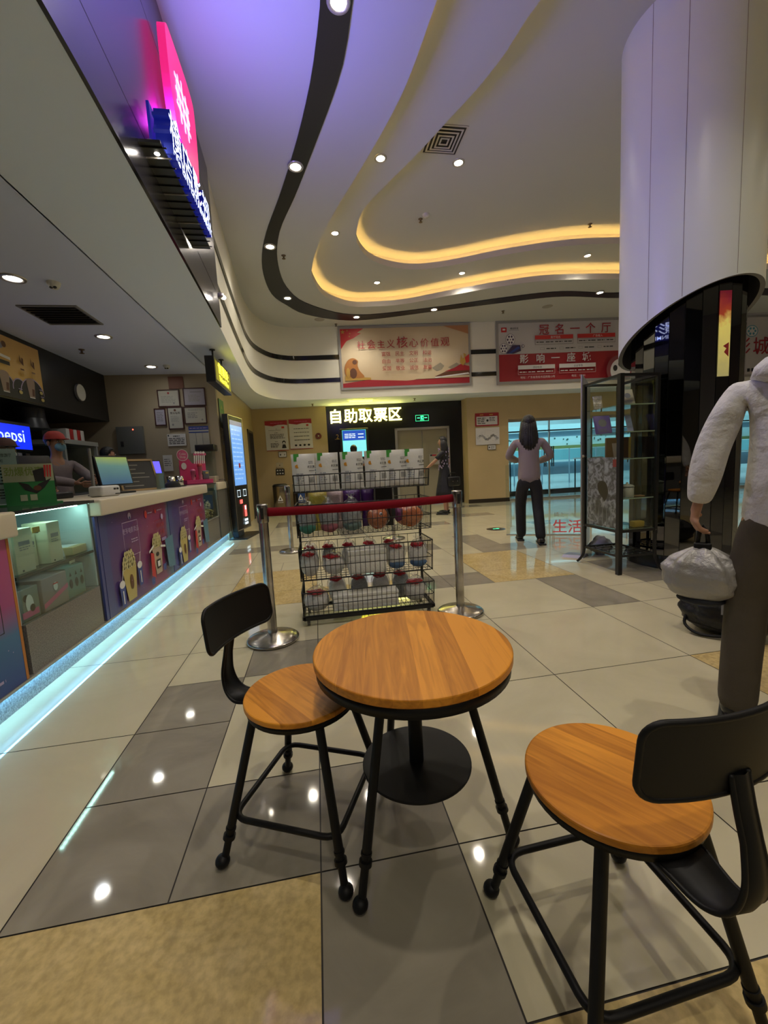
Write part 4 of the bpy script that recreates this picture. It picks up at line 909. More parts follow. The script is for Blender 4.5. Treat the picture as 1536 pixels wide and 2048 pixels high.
# pouches in the top basket
M_pou = mat('silver_white_pouch', (0.80,0.81,0.79), 0.28, bump=(7,0.4)); M_tgr = mat('green_pouch_tag', (0.06,0.34,0.05), 0.4); M_org = mat('orange_logo', (0.62,0.28,0.02), 0.4)
def pouch(x, y, z, lb, w_=.165, h_=.262, rz=0.0):
    t = thing('pouch', lb, 'pouch', (x,y,z), rz, 'white pouches in the top basket')
    b = MB(); nx, nz = 8, 12; vs = []; fs = []
    for s in (-1,1):
        for i in range(nx+1):
            for j in range(nz+1):
                u = i/nx; v = j/nz; th = .034*math.sin(PI*u)**.6*(1-v)**.45*(.35+.65*min(1,v*6+.3)) if v<1 else 0
                vs.append(((u-.5)*w_*(1-.03*math.sin(PI*v)), s*th, v*h_))
    M_ = (nx+1)*(nz+1)
    for i in range(nx):
        for j in range(nz):
            q = i*(nz+1)+j; f = (q,q+nz+1,q+nz+2,q+1); fs.append(f); fs.append(tuple(k+M_ for k in f)[::-1])
    b.add(vs, fs, M_pou, True); b.build('pouch_body', t, world=False)
    p = Panel((-w_/2,-.0375,0),(1,0,0),w_,h_,t=0,step=.0004,V=(0,.035/h_*.9,1))
    p.rect(.018,h_-.05,.055,h_+.003,M_tgr); p.poly(circ(.045,h_-.085,.02,16,.014),M_org); p.poly([(.045,h_-.075),(.06,h_-.062),(.05,h_-.072)],M_tgr)
    p.text('白苹果汉堡', .115,h_-.098,.019,M_ink,bold=.03); p.rect(.12,h_-.122,.16,h_-.118,M_ink); p.lines(.12,h_-.07,.158,h_-.05,3,M_greyi); p.lines(.03,.05,.08,.13,5,mat('pale_print',(0.33,0.35,0.38),0.5))
    for k in range(9): p.rect(.118+.004*k,.06,.120+.004*k,.10,M_ink,lay=False)
    p.mb.build('printed_label', t, world=False)
    return t
for x, lb, rz in ((-.085,'white pouch with green tag at the left end of the top basket',0),(.08,'white pouch with green tag, second from the left in the top basket',0),(.258,'white pouch with green tag, third from the left in the top basket',0),(.43,'white pouch with green tag, fourth from the left in the top basket',rad(10)),(.585,'white pouch with green tag, second from the right end of the top basket',rad(-4)),(.72,'white pouch at the right end of the top basket',0)):
    pouch(x, 2.99 if x < .5 else 3.02, .962, lb, rz=rz)
# wrapped plush toys
M_film = film_mat('clear_film'); M_fur = mat('white_plush', (0.92,0.90,0.87), 0.9, bump=(60,0.5)); M_rc = mat('red_cloth', (0.42,0.01,0.02), 0.7); M_blc = mat('dusty_blue_cloth', (0.09,0.17,0.32), 0.8)
def blob_mb(b, c, r, m, amp=.08, seed=0, u=20, v=12):
    bm = bmesh.new(); bmesh.ops.create_uvsphere(bm, u_segments=u, v_segments=v, radius=1); rg = random.Random(seed)
    ph = [rg.uniform(0,6.28) for _ in range(6)]
    for w_ in bm.verts:
        q = w_.co; k = 1+amp*(math.sin(5*q.x+ph[0])*math.sin(4*q.z+ph[1])+.6*math.sin(9*q.y+7*q.z+ph[2])*math.sin(8*q.x+ph[3]))
        w_.co = Vector((c[0]+q.x*r[0]*k, c[1]+q.y*r[1]*k, c[2]+q.z*r[2]*k))
    b.frombm(bm, m, None, True)
def plush(x, y, z, w_, h_, lb, body, top=None, low=None, grp=None, seed=0, eyes=False, film=True):
    t = thing('plush_toy', lb, 'plush toy', (x,y,z), 0, grp); rw = w_/2; 
    b = MB(); hh = h_*.40; blob_mb(b, (0,0,hh), (rw*.88,rw*.72,hh), body, .04, seed); b.build('plush_body', t, world=False)
    if low: b = MB(); blob_mb(b, (0,-.004,h_*.17), (rw*.84,rw*.74,h_*.16), low, .04, seed+3); b.build('trousers', t, world=False)
    if top: b = MB(); blob_mb(b, (-rw*.1,-rw*.25,h_*.74), (rw*.62,rw*.5,h_*.075), top, .25, seed+1); b.build('red_bow', t, world=False)
    if eyes:
        b = MB(); b.ball((rw*.2,-rw*.62,h_*.55),.012,M_wht,u=10,v=6); b.ball((rw*.2,-rw*.72,h_*.55),.007,M_ink,u=8,v=6); b.build('eye', t, world=False)
    if film:
        b = MB(); blob_mb(b, (0,0,h_*.46), (rw*.98,rw*.86,h_*.46), M_film, .06, seed+2, 24, 14); 
        for k in range(7): a = k*.9; b.add([(0,0,h_*.88),(.035*math.cos(a),.03*math.sin(a),h_*1.02),(.035*math.cos(a+.7),.03*math.sin(a+.7),h_*.99)],[(0,1,2)],M_film)
        b.build('clear_wrap', t, world=False)
    return t
M_gp = mat('pale_grey_plush', (0.36,0.40,0.42), 0.9, bump=(50,0.5)); M_op = mat('orange_plush', (0.58,0.14,0.015), 0.85, bump=(50,0.5))
M_ts = mat('teal_skirt', (0.06,0.24,0.18), 0.8); M_ps = mat('rose_skirt', (0.40,0.13,0.16), 0.8)
zt = TIERS[2][0]+.006
for k,(x,w_,m,lo,lb) in enumerate(((-.085,.14,M_gp,M_ts,'wrapped grey plush in a teal skirt at the left of the second basket'),(.07,.155,M_gp,M_ps,'wrapped grey plush in a rose skirt in the second basket'),(.235,.165,M_gp,mat('dull_teal_skirt',(0.16,0.24,0.23),0.8),'wrapped grey plush in a dull green skirt in the second basket'),(.425,.18,M_op,None,'wrapped bright orange plush in the middle right of the second basket'),(.66,.235,M_op,None,'wide wrapped orange plush at the right end of the second basket'))):
    plush(x, 2.985, zt, w_, .27 if k<3 else .21, lb, m, low=lo, seed=10+k, eyes=(k==3))
b = MB(); blob_mb(b,(.535,2.93,zt+.13),(.02,.02,.055),M_ink,.1,4); blob_mb(b,(.575,2.935,zt+.10),(.035,.03,.05),mat('plum_cloth',(0.16,0.03,0.12),0.6),.1,5); tag(b.build('plush_keyring'),'small black and plum trinket between the two orange plush toys','trinket')
M_ysn = mat('yellow_snack_film',(0.62,0.52,0.10),0.25,bump=(18,.9)); M_wsn = mat('white_red_snack_film',(0.55,0.42,0.42),0.25,bump=(18,.9)); M_psn = mat('purple_snack_film',(0.10,0.03,0.20),0.22,bump=(18,.9))
zs = TIERS[2][0]+.006
for k,(x,w_,m,lb) in enumerate(((.0,.13,M_ysn,'yellow snack bag at the back of the second basket'),(.13,.12,M_wsn,'white and red snack bag at the back of the second basket'),(.255,.13,M_psn,'crumpled purple snack bag at the back of the second basket'),(.375,.10,mat('dark_purple_pack',(0.06,0.015,0.14),0.3),'dark purple snack bag next to the black box in the second basket'))):
    b = MB(); bm = bmesh.new(); bmesh.ops.create_cube(bm,size=1); bmesh.ops.subdivide_edges(bm,edges=bm.edges[:],cuts=5,use_grid_fill=True)
    for v_ in bm.verts:
        q = v_.co.copy(); f_ = (1-(2*q.x)**4)*(1-(2*q.z)**6)
        v_.co = Vector((x+q.x*w_, 3.135+q.y*(.012+.05*f_)+.004*math.sin(60*q.x+k), zs+.15+q.z*.30+.004*math.sin(40*q.x+9*k)))
    b.frombm(bm,m,None,True); tag(b.build('snack_bag'),lb,'snack bag')
b = MB(); b.rbox(.435,3.10,zs,.565,3.17,zs+.31,M_plb,.004); tag(b.build('black_box'),'plain black box at the back of the second basket','box')
zt = TIERS[1][0]+.006
plush(-.09,2.975,zt,.145,.225,'wrapped white plush with red scarf at the left of the third basket',M_fur,M_rc,seed=20)
plush(.08,2.975,zt,.18,.19,'round wrapped white plush with red bow, second in the third basket',M_fur,M_rc,seed=21)
plush(.55,2.975,zt,.145,.235,'wrapped white plush in blue trousers left of its twin in the third basket',M_fur,M_rc,M_blc,seed=22)
plush(.715,2.975,zt,.155,.235,'wrapped white plush in blue trousers at the right end of the third basket',M_fur,M_rc,M_blc,seed=23)
def foam(x0,x1,y0,y1,z,h,lb):
    t = thing('foam_box', lb, 'box', ((x0+x1)/2,(y0+y1)/2,z)); b = MB(); m = mat('white_foam',(0.85,0.84,0.79),0.7,bump=(90,.3)); b.rbox(x0,y0,z,x1,y1,z+h*.78,m,.006); b.build('box_body', t)
    b = MB(); b.rbox(x0-.003,y0-.003,z+h*.785,x1+.003,y1+.003,z+h,m,.006); b.build('lid', t)
foam(.188,.462,2.91,3.08,zt,.175,'square white foam box in the middle of the third basket')
for k,(x,lb) in enumerate(((-.08,'left end'),(.06,'second from left'),(.21,'middle'),(.37,'behind the foam box'),(.53,'behind the left blue trousered toy'))):
    plush(x,3.12,zt,.125,.25,'small wrapped plush in third basket back row, '+lb,M_gp if k%2 else M_fur,M_rc,seed=30+k)
zt = TIERS[0][0]+.006
plush(-.055,2.975,zt,.20,.20,'large wrapped white plush with red patch, left in the bottom basket',M_fur,M_rc,seed=40)
plush(.68,2.975,zt,.185,.21,'large wrapped white plush with red bow at the right of the bottom basket',M_fur,M_rc,seed=41)
foam(.06,.54,2.91,3.05,zt,.115,'long low white foam box along the bottom basket')
for k,(x,lb) in enumerate(((.10,'left of three behind the long box'),(.27,'middle of three behind the long box'),(.44,'right of three behind the long box'),(.60,'beside the large right hand toy'))):
    plush(x,3.11,zt,.15,.26,'wrapped red bowed plush in the bottom basket, '+lb,M_gp if k%2 else M_fur,M_rc,seed=50+k)
# ================================================================== COLUMN
CC = (3.564,3.564); RU, RL_ = .553, .445
M_col = mat('column_white_panel', (0.70,0.76,0.76), 0.35)
M_mir = mat('black_mirror_panel', (0.13,0.13,0.135), 0.02, metal=1.0)
uR = Vector((.7071,-.7071,0)); uC = Vector((-.7071,-.7071,0))
w = MB(); n = 96; lo = []; hi = []; lin = []; lin2 = []
for i in range(n):
    a = 2*PI*i/n; d = Vector((math.cos(a), math.sin(a), 0)); u = d.dot(uR); v = d.dot(uC)
    z = 2.25+.4*(u*RU)/.55*.55/.55*1.0+.27*v*RU if False else 2.25+.40*u*RU+.27*v*RU
    P = Vector((CC[0],CC[1],0))
    lo.append(P+d*RU+Vector((0,0,z))); hi.append(P+d*RU+Vector((0,0,Z2)))
    lin.append(P+d*(RU-.035)+Vector((0,0,z))); lin2.append(P+d*(RU-.045)+Vector((0,0,z+.35)))
w.add(lo+hi, [(i,(i+1)%n,(i+1)%n+n,i+n) for i in range(n)], M_col, True)
M_rim = mat('column_rim_grey', (0.16,0.15,0.15), 0.5)
w.add(lo+lin, [(i,i+n,(i+1)%n+n,(i+1)%n) for i in range(n)], M_rim)
w.add(lin+lin2, [(i,i+n,(i+1)%n+n,(i+1)%n) for i in range(n)], M_rim, True)
w.add(lin2+[Vector((CC[0],CC[1],2.6))], [((i+1)%n,i,n) for i in range(n)], M_rim)
for a in (222, 262, 195):
    q = Vector((math.cos(rad(a)), math.sin(rad(a)), 0)); s = Vector((-q.y,q.x,0)); P = Vector((CC[0],CC[1],0))+q*(RU+.0006)
    zb = 2.25+.40*q.dot(uR)*RU+.27*q.dot(uC)*RU+.01
    w.add([P-s*.002+Vector((0,0,zb)),P+s*.002+Vector((0,0,zb)),P+s*.002+Vector((0,0,Z2)),P-s*.002+Vector((0,0,Z2))],[(0,1,2,3)],M_rim)
t = thing('column','round column with white upper casing cut at a slant over black mirror strips','column',(*CC,0)); w.build('white_casing', t)
w = MB(); n = 24
for i in range(n):
    a0 = 2*PI*i/n+.0; a1 = 2*PI*(i+1)/n; g_ = .006
    p0 = Vector((CC[0]+RL_*math.cos(a0+g_), CC[1]+RL_*math.sin(a0+g_),0)); p1 = Vector((CC[0]+RL_*math.cos(a1-g_), CC[1]+RL_*math.sin(a1-g_),0))
    am = rad(random.uniform(-1.6,1.6)); mid=(p0+p1)/2; R_=Matrix.Rotation(am,3,'Z'); p0=mid+R_@(p0-mid); p1=mid+R_@(p1-mid)
    w.add([p0+Vector((0,0,.13)),p1+Vector((0,0,.13)),p1+Vector((0,0,2.75)),p0+Vector((0,0,2.75))],[(0,1,2,3)],M_mir)
w.build('mirror_strips', t)
w = MB(); w.cyl((CC[0],CC[1],.0),(CC[0],CC[1],2.7),RL_-.012,M_dk,n=48); w.lathe([(RL_+.012,0),(RL_+.012,.125),(RL_-.005,.13)],(CC[0],CC[1],0),M_dk,64); w.build('core_and_skirting', t)
# slim gold and red panel on one strip, with emission of its own
q = Vector((math.cos(rad(262)), math.sin(rad(262)), 0)); s = Vector((-q.y,q.x,0))
p = Panel(Vector((CC[0],CC[1],1.72))+q*(RL_+.004)-s*.05, s, .10, .70, t=.003, base=ramp_mat('gold_red_ramp',[(0,(0.45,0.40,0.16)),(.6,(0.75,0.62,0.15)),(.75,(0.35,0.05,0.02)),(1,(0.2,0.01,0.03))],2,0,.70,.3,.3,14,emit=.55))
p.poly([(.09,.16),(.05,.20),(.07,.23),(.04,.25),(.09,.28)],M_red); tag(p.build('slim_panel'),'slim glowing gold and red panel high on the black mirrored column','poster')

# ================================================================== GLASS CABINET
gx0, gx1, gy0, gy1, gh = 2.68, 3.05, 3.31, 3.80, 1.80
gc = thing('glass_cabinet', 'tall black framed glass cabinet on curved legs in front of the mirrored column', 'cabinet', ((gx0+gx1)/2,(gy0+gy1)/2,0))
fr_ = MB()
for x in (gx0,gx1):
    for y in (gy0,gy1): fr_.box(x-.014,y-.014,.36,x+.014,y+.014,gh,M_dk)
for z in (.40,gh-.012):
    for y in (gy0,gy1): fr_.box(gx0,y-.01,z-.012,gx1,y+.01,z+.012,M_dk)
    for x in (gx0,gx1): fr_.box(x-.01,gy0,z-.012,x+.01,gy1,z+.012,M_dk)
fr_.build('frame', gc)
for x,sx in ((gx0,-1),(gx1,1)):
    for y,sy in ((gy0,-1),(gy1,1)):
        b = MB()
        if (x,y) == (gx0,gy0): b.box(x-.02,y-.02,0,x+.02,y+.02,gh,M_dk)
        else:
            ps = catmull([(x,y,.40),(x,y,.2),(x+sx*.008,y+sy*.008,.10),(x+sx*.028,y+sy*.028,.045),(x+sx*.05,y+sy*.05,.012)],5); b.tube(ps,[.017-.006*i/len(ps) for i in range(len(ps))],M_dk,8)
        b.build('leg', gc)
b = MB(); zz = .17
for (a,c_) in (((gx0,gy0),(gx1,gy0)),((gx1,gy0),(gx1,gy1)),((gx1,gy1),(gx0,gy1)),((gx0,gy1),(gx0,gy0))): b.box(min(a[0],c_[0])-.006,min(a[1],c_[1])-.006,zz-.01,max(a[0],c_[0])+.006,max(a[1],c_[1])+.006,zz+.01,M_dk)
for i in range(4):
    for j in range(5):
        cx = gx0+(gx1-gx0)*(i+.5)/4; cy = gy0+(gy1-gy0)*(j+.5)/5; b.tube([(cx+.04*math.cos(a*PI/6),cy+.04*math.sin(a*PI/6),zz) for a in range(12)],.004,M_dk,5,closed=True)
b.build('scroll_shelf', gc)
M_cg = glass_mat('cabinet_glass',(0.93,0.96,0.95))
for nm_,bx in (('glass_panel',(gx0-.002,gy0+.02,.415,gx0+.002,gy1-.015,gh-.03)),('glass_panel',(gx0+.02,gy0-.002,.415,gx1-.015,gy0+.002,gh-.03)),('glass_panel',(gx1-.002,gy0+.015,.415,gx1+.002,gy1-.015,gh-.03)),('glass_panel',(gx0+.015,gy1-.002,.415,gx1-.015,gy1+.002,gh-.03))):
    b = MB(); b.box(*bx,M_cg); b.build(nm_, gc)
SH = (.415,.70,1.06,1.30,1.54)
for z in SH:
    b = MB(); b.box(gx0+.012,gy0+.012,z-.008,gx1-.012,gy1-.012,z,glass_mat('shelf_glass',(0.82,0.90,0.85))); b.box(gx0+.012,gy0+.010,z-.009,gx1-.012,gy0+.013,z+.001,mat('glass_edge',(0.35,0.42,0.3),0.3)); b.build('glass_shelf', gc)
b = MB(); b.lathe([(.001,-.03),(.012,-.028),(.014,-.006),(.008,0),(.008,.01)],(gx0-.02-gc.location.x,gy1-.03-gc.location.y,1.10),M_chr,14,axis=Vector((1,0,0))); b.build('lock', [c for c in gc.children if c.name.startswith('glass_panel')][0], world=False)
# swirled black and white print standing in the lower part, left side
M_swirl = ramp_mat('swirl_print',[(0,(0.02,0.02,0.02)),(.35,(0.10,0.10,0.11)),(.55,(0.45,0.45,0.48)),(.7,(0.08,0.08,0.08)),(1,(0.5,0.5,0.52))],2,-.6,1.1,.35,2.2,9)
p = Panel((gx0+.012,gy1-.03,.417),(0,-1,0),.43,.66,t=.003,base=M_swirl); p.poly(catmull([(.20,.44),(.27,.42),(.30,.34),(.26,.25),(.22,.28),(.17,.33),(.15,.40)],4,True),M_ink); p.rect(.36,.57,.42,.64,M_red)
for k in range(5): p.poly([(.1+.06*k,.02),(.13+.05*k,.25),(.12+.06*k,.02)],M_greyi)
tag(p.build('swirl_picture'),'black and white swirling picture standing in the lower glass cabinet','picture')
b = MB(); q = Matrix.Translation((2.86,3.60,1.061)) ; b.rbox(-.10,-.012,0,.16,.012,.20,M_brn,.003,M=q); b.rbox(.135,-.014,0,.16,-.0125,.20,M_gold,.0005,M=q); tag(b.build('dark_folder'),'dark brown folder with a gold spine on the cabinet middle shelf','folder')
t = thing('enamel_jar','cream enamel lidded jar on the lower glass shelf of the cabinet','jar',(2.83,3.40,.701))
b = MB(); b.lathe([(.001,0),(.052,0),(.056,.006),(.056,.095),(.053,.097)],(0,0,0),mat('cream_enamel',(0.58,0.56,0.46),0.3),28); b.build('jar_body', t, world=False)
b = MB(); b.lathe([(.059,.097),(.060,.101),(.045,.115),(.012,.122),(.008,.128),(.011,.136),(.001,.140)],(0,0,0),_mc['cream_enamel'],28); b.lathe([(.0592,.0965),(.0605,.099),(.0592,.1015)],(0,0,0),M_ink,28); b.build('lid', t, world=False)
b = MB(); b.rbox(2.88,3.36,.417,2.99,3.43,.475,mat('mustard_card',(0.52,0.34,0.03),0.5),.012); tag(b.build('yellow_box'),'yellow carton lying on the cabinet bottom shelf','box')
for k,(x,y,z,h,w_,tilt,m,lb) in enumerate(((2.86,3.42,1.541,.16,.11,22,mat('cream_magazine',(0.50,0.46,0.32),0.4),'cream booklet leaning on the top glass shelf'),(2.74,3.68,1.541,.15,.08,25,M_film,'clear wrapped card leaning on the top glass shelf at the left'),(2.76,3.62,1.301,.19,.16,20,mat('violet_magazine',(0.20,0.12,0.42),0.4),'violet magazine leaning on the second glass shelf'),(2.86,3.40,1.301,.19,.05,35,mat('grey_magazine',(0.24,0.23,0.28),0.4),'grey booklet seen edge on on the second glass shelf'),(2.80,3.47,1.061,.15,.09,15,mat('brown_frame_print',(0.26,0.2,0.17),0.4),'small framed card in front of the dark folder'))):
    b = MB(); M_ = Matrix.Translation((x,y,z)) @ Matrix.Rotation(rad(-25 if k%2 else -10),4,'Z') @ Matrix.Rotation(rad(-tilt),4,'X'); b.rbox(-w_/2,0,0,w_/2,.006,h,m,.001,M=M_)
    p = Panel(M_@Vector((-w_/2,0,0)), M_.to_3x3()@Vector((1,0,0)), w_, h, V=M_.to_3x3()@Vector((0,0,1)), t=.0008); p.poly(circ(w_*.5,h*.6,w_*.25,14),M_greyi); p.lines(w_*.15,h*.1,w_*.85,h*.3,3,M_ink)
    if m is not M_film: b.add(p.mb.v,p.mb.f,M_greyi)
    tag(b.build('booklet'),lb,'booklet')
b = MB(); b.rbox(2.93,3.38,.701,3.0,3.44,.712,mat('brown_wafer',(0.35,0.18,0.07),0.6),.003); tag(b.build('snack_piece'),'small brown piece beside the enamel jar','snack')
# silver poster stand and crumpled bag behind it
st = thing('poster_stand','tall silver poster stand seen edge on beside the glass cabinet','poster stand',(2.86,4.12,0))
b = MB(); P0 = Vector((2.80,4.02,0)); P1 = Vector((3.30,4.60,0)); d = (P1-P0).normalized(); nn = Vector((d.y,-d.x,0))
M_slv = mat('silver_panel',(0.34,0.33,0.37),0.3,0.5)
vs = [P0+nn*.012,P1+nn*.012,P1-nn*.012,P0-nn*.012]; b.add([v+Vector((0,0,.04)) for v in vs]+[v+Vector((0,0,1.92)) for v in vs],[(0,3,2,1),(4,5,6,7),(0,1,5,4),(1,2,6,5),(2,3,7,6),(3,0,4,7)],M_slv); b.build('panel', st)
b = MB(); b.cyl(P0+Vector((0,0,.03)),P0+Vector((0,0,1.94)),.012,M_ste); b.cyl(P0+Vector((0,0,1.935)),P1+Vector((0,0,1.935)),.008,M_ste); b.build('edge_frame', st)
b = MB(); c_ = P0; b.add([c_-nn*.20-d*.06,c_+nn*.02-d*.06,c_+nn*.06+d*.10,c_-nn*.16+d*.12]+[v+Vector((0,0,.03)) for v in (c_-nn*.18-d*.04,c_+nn*.01-d*.04,c_+nn*.05+d*.08,c_-nn*.14+d*.10)],[(0,3,2,1),(4,5,6,7),(0,1,5,4),(1,2,6,5),(2,3,7,6),(3,0,4,7)],M_slv); b.build('foot', st)
b = MB(); blob_mb(b,(3.08,4.09,.10),(.13,.09,.10),mat('crumpled_grey_bag',(0.40,0.40,0.42),0.3,bump=(16,1.0)),.16,77,28,18); tag(b.build('crumpled_bag'),'crumpled pale plastic bag on the floor behind the cabinet legs','bag')

# ================================================================== BACK WALL THINGS
def wallO(x, z, c=10.95, g=.012): return Vector((x, yb(x,c)-g, z))
def board(name, x0, x1, z0, z1, c, lb, cat, base, fm=None, ft=.02, draw=None, grp=None, U=None, O=None, g=.012):
    U = U or UW; O = O or wallO(x0,z0,c,g); w_ = (x1-x0)/max(abs(UW.x),.01) if O is None else (x1-x0)
    h_ = z1-z0; Nn = Vector(U).cross(Vector((0,0,1)))
    t = thing(name, lb, cat, O, 0, grp)
    if fm:
        b = MB()
        for r in ((-ft,-ft,w_+ft,0),(-ft,h_,w_+ft,h_+ft),(-ft,0,0,h_),(w_,0,w_+ft,h_)): b.prism([(r[0],r[1]),(r[2],r[1]),(r[2],r[3]),(r[0],r[3])],O,U,(0,0,1),.022,fm,back=-.008)
        b.build('frame', t)
    p = Panel(O,U,w_,h_,t=.006,base=base,step=.0015 if w_>1 else .0008)
    if draw: draw(p,w_,h_)
    p.build('print', t)
    return t
M_fgr = mat('grey_poster_frame',(0.36,0.35,0.34),0.4,0.3)
def up_y(x): return 9.87-.095*x
UU = Vector((1,-.095,0)).normalized()
def values(p,w,h):
    R = p.rect
    p.poly([(0,h),(w*.18,h),(w*.13,h*.93),(w*.16,h*.92),(w*.10,h*.84),(w*.05,h*.80),(0,h*.70)],M_redb)
    p.poly([(0,h*.80),(w*.04,h*.78),(0,h*.66)],M_redb)
    for k,(a,c_,s) in enumerate(((.02,.95,.030),(.055,.97,.012),(.075,.92,.012),(.07,.87,.012))):
        p.poly([(w*a+s*(1 if i%2==0 else .45)*math.sin(2*PI*i/10)*1.8, h*c_+s*(1 if i%2==0 else .45)*math.cos(2*PI*i/10)*1.8) for i in range(10)],M_gold)
    R(0,0,w,h*.07,M_red); p.poly([(0,h*.07),(w*.2,h*.12),(w*.5,h*.08),(w,h*.15),(w,h*.07)],M_red); p.poly([(w*.8,h),(w,h),(w,h*.85)],mat('rust_haze_ink',(0.48,0.22,0.10),0.5))
    # stone lion, silhouetted
    p.poly([(w*.02,h*.12),(w*.22,h*.12),(w*.22,h*.155),(w*.02,h*.20)],M_gold)
    p.poly(catmull([(w*.03,h*.2),(w*.02,h*.35),(w*.05,h*.47),(w*.09,h*.50),(w*.125,h*.45),(w*.12,h*.38),(w*.135,h*.28),(w*.17,h*.17),(w*.10,h*.16)],3,True),mat('bronze_ink',(0.42,0.17,0.04),0.5)); p.poly(circ(w*.085,h*.24,w*.028,12,h*.09),M_brn); p.poly(circ(w*.10,h*.43,w*.018,10),M_brn); p.poly(circ(w*.045,h*.25,w*.015,10,h*.09),M_gold)
    # hills and palace roof
    m1 = mat('misty_hill_ink',(0.30,0.26,0.19),0.5); m2 = mat('pale_mist_ink',(0.58,0.47,0.30),0.5)
    p.poly([(w*.55,h*.10),(w*.63,h*.20),(w*.68,h*.30),(w*.72,h*.27),(w*.77,h*.37),(w*.83,h*.30),(w*.90,h*.36),(w*.97,h*.30),(w,h*.25),(w,h*.1)],m2); p.poly([(w*.70,h*.28),(w*.77,h*.37),(w*.80,h*.31),(w*.78,h*.25),(w*.74,h*.22)],m1); p.poly([(w*.83,h*.28),(w*.90,h*.36),(w*.94,h*.28),(w*.88,h*.22)],m1)
    p.poly([(w*.72,h*.13),(w*.80,h*.20),(w*.93,h*.24),(w,h*.22),(w,h*.14)],M_brn); p.poly([(w*.80,h*.21),(w*.88,h*.27),(w*.93,h*.33),(w,h*.29),(w,h*.22)],M_red); p.poly([(w*.72,h*.12),(w*.99,h*.18),(w,h*.155),(w*.73,h*.105)],M_wht)
    p.poly([(w*.925,h*.36),(w*.935,h*.50),(w*.945,h*.42),(w*.96,h*.44),(w*.955,h*.52),(w*.975,h*.50),(w*.97,h*.36),(w*.95,h*.30)],M_gold); p.poly([(w*.965,h*.44),(w,h*.50),(w,h*.36),(w*.975,h*.34)],M_redb)
    xs = [.155,.235,.31,.385,.475,.565,.65,.73,.81]
    for ch,x_,s in zip('社会主义核心价值观',xs,(.19,.21,.19,.20,.27,.22,.20,.20,.22)): p.text(ch,w*x_,h*.66,s,M_red,bold=.012)
    for r,row in enumerate((('富强','民主','文明','和谐'),('自由','平等','公正','法治'),('爱国','敬业','诚信','友善'))):
        for c_,wd in enumerate(row): p.text(wd,w*(.345+.107*c_),h*(.515-.125*r),.105,M_red,bold=.015)
x0 = .76
board('banner',.76,3.72,2.93,4.23,0,'framed cream and red banner with three rows of small Chinese words beneath a brushed title','banner',ramp_mat('sand_banner_print',[(0,(0.55,0.40,0.23)),(.5,(0.66,0.55,0.38)),(1,(0.56,0.43,0.27))],2,0,1.3,.45,.3,2),M_fgr,.05,values,U=UU,O=Vector((x0,up_y(x0)-.02,2.93)))
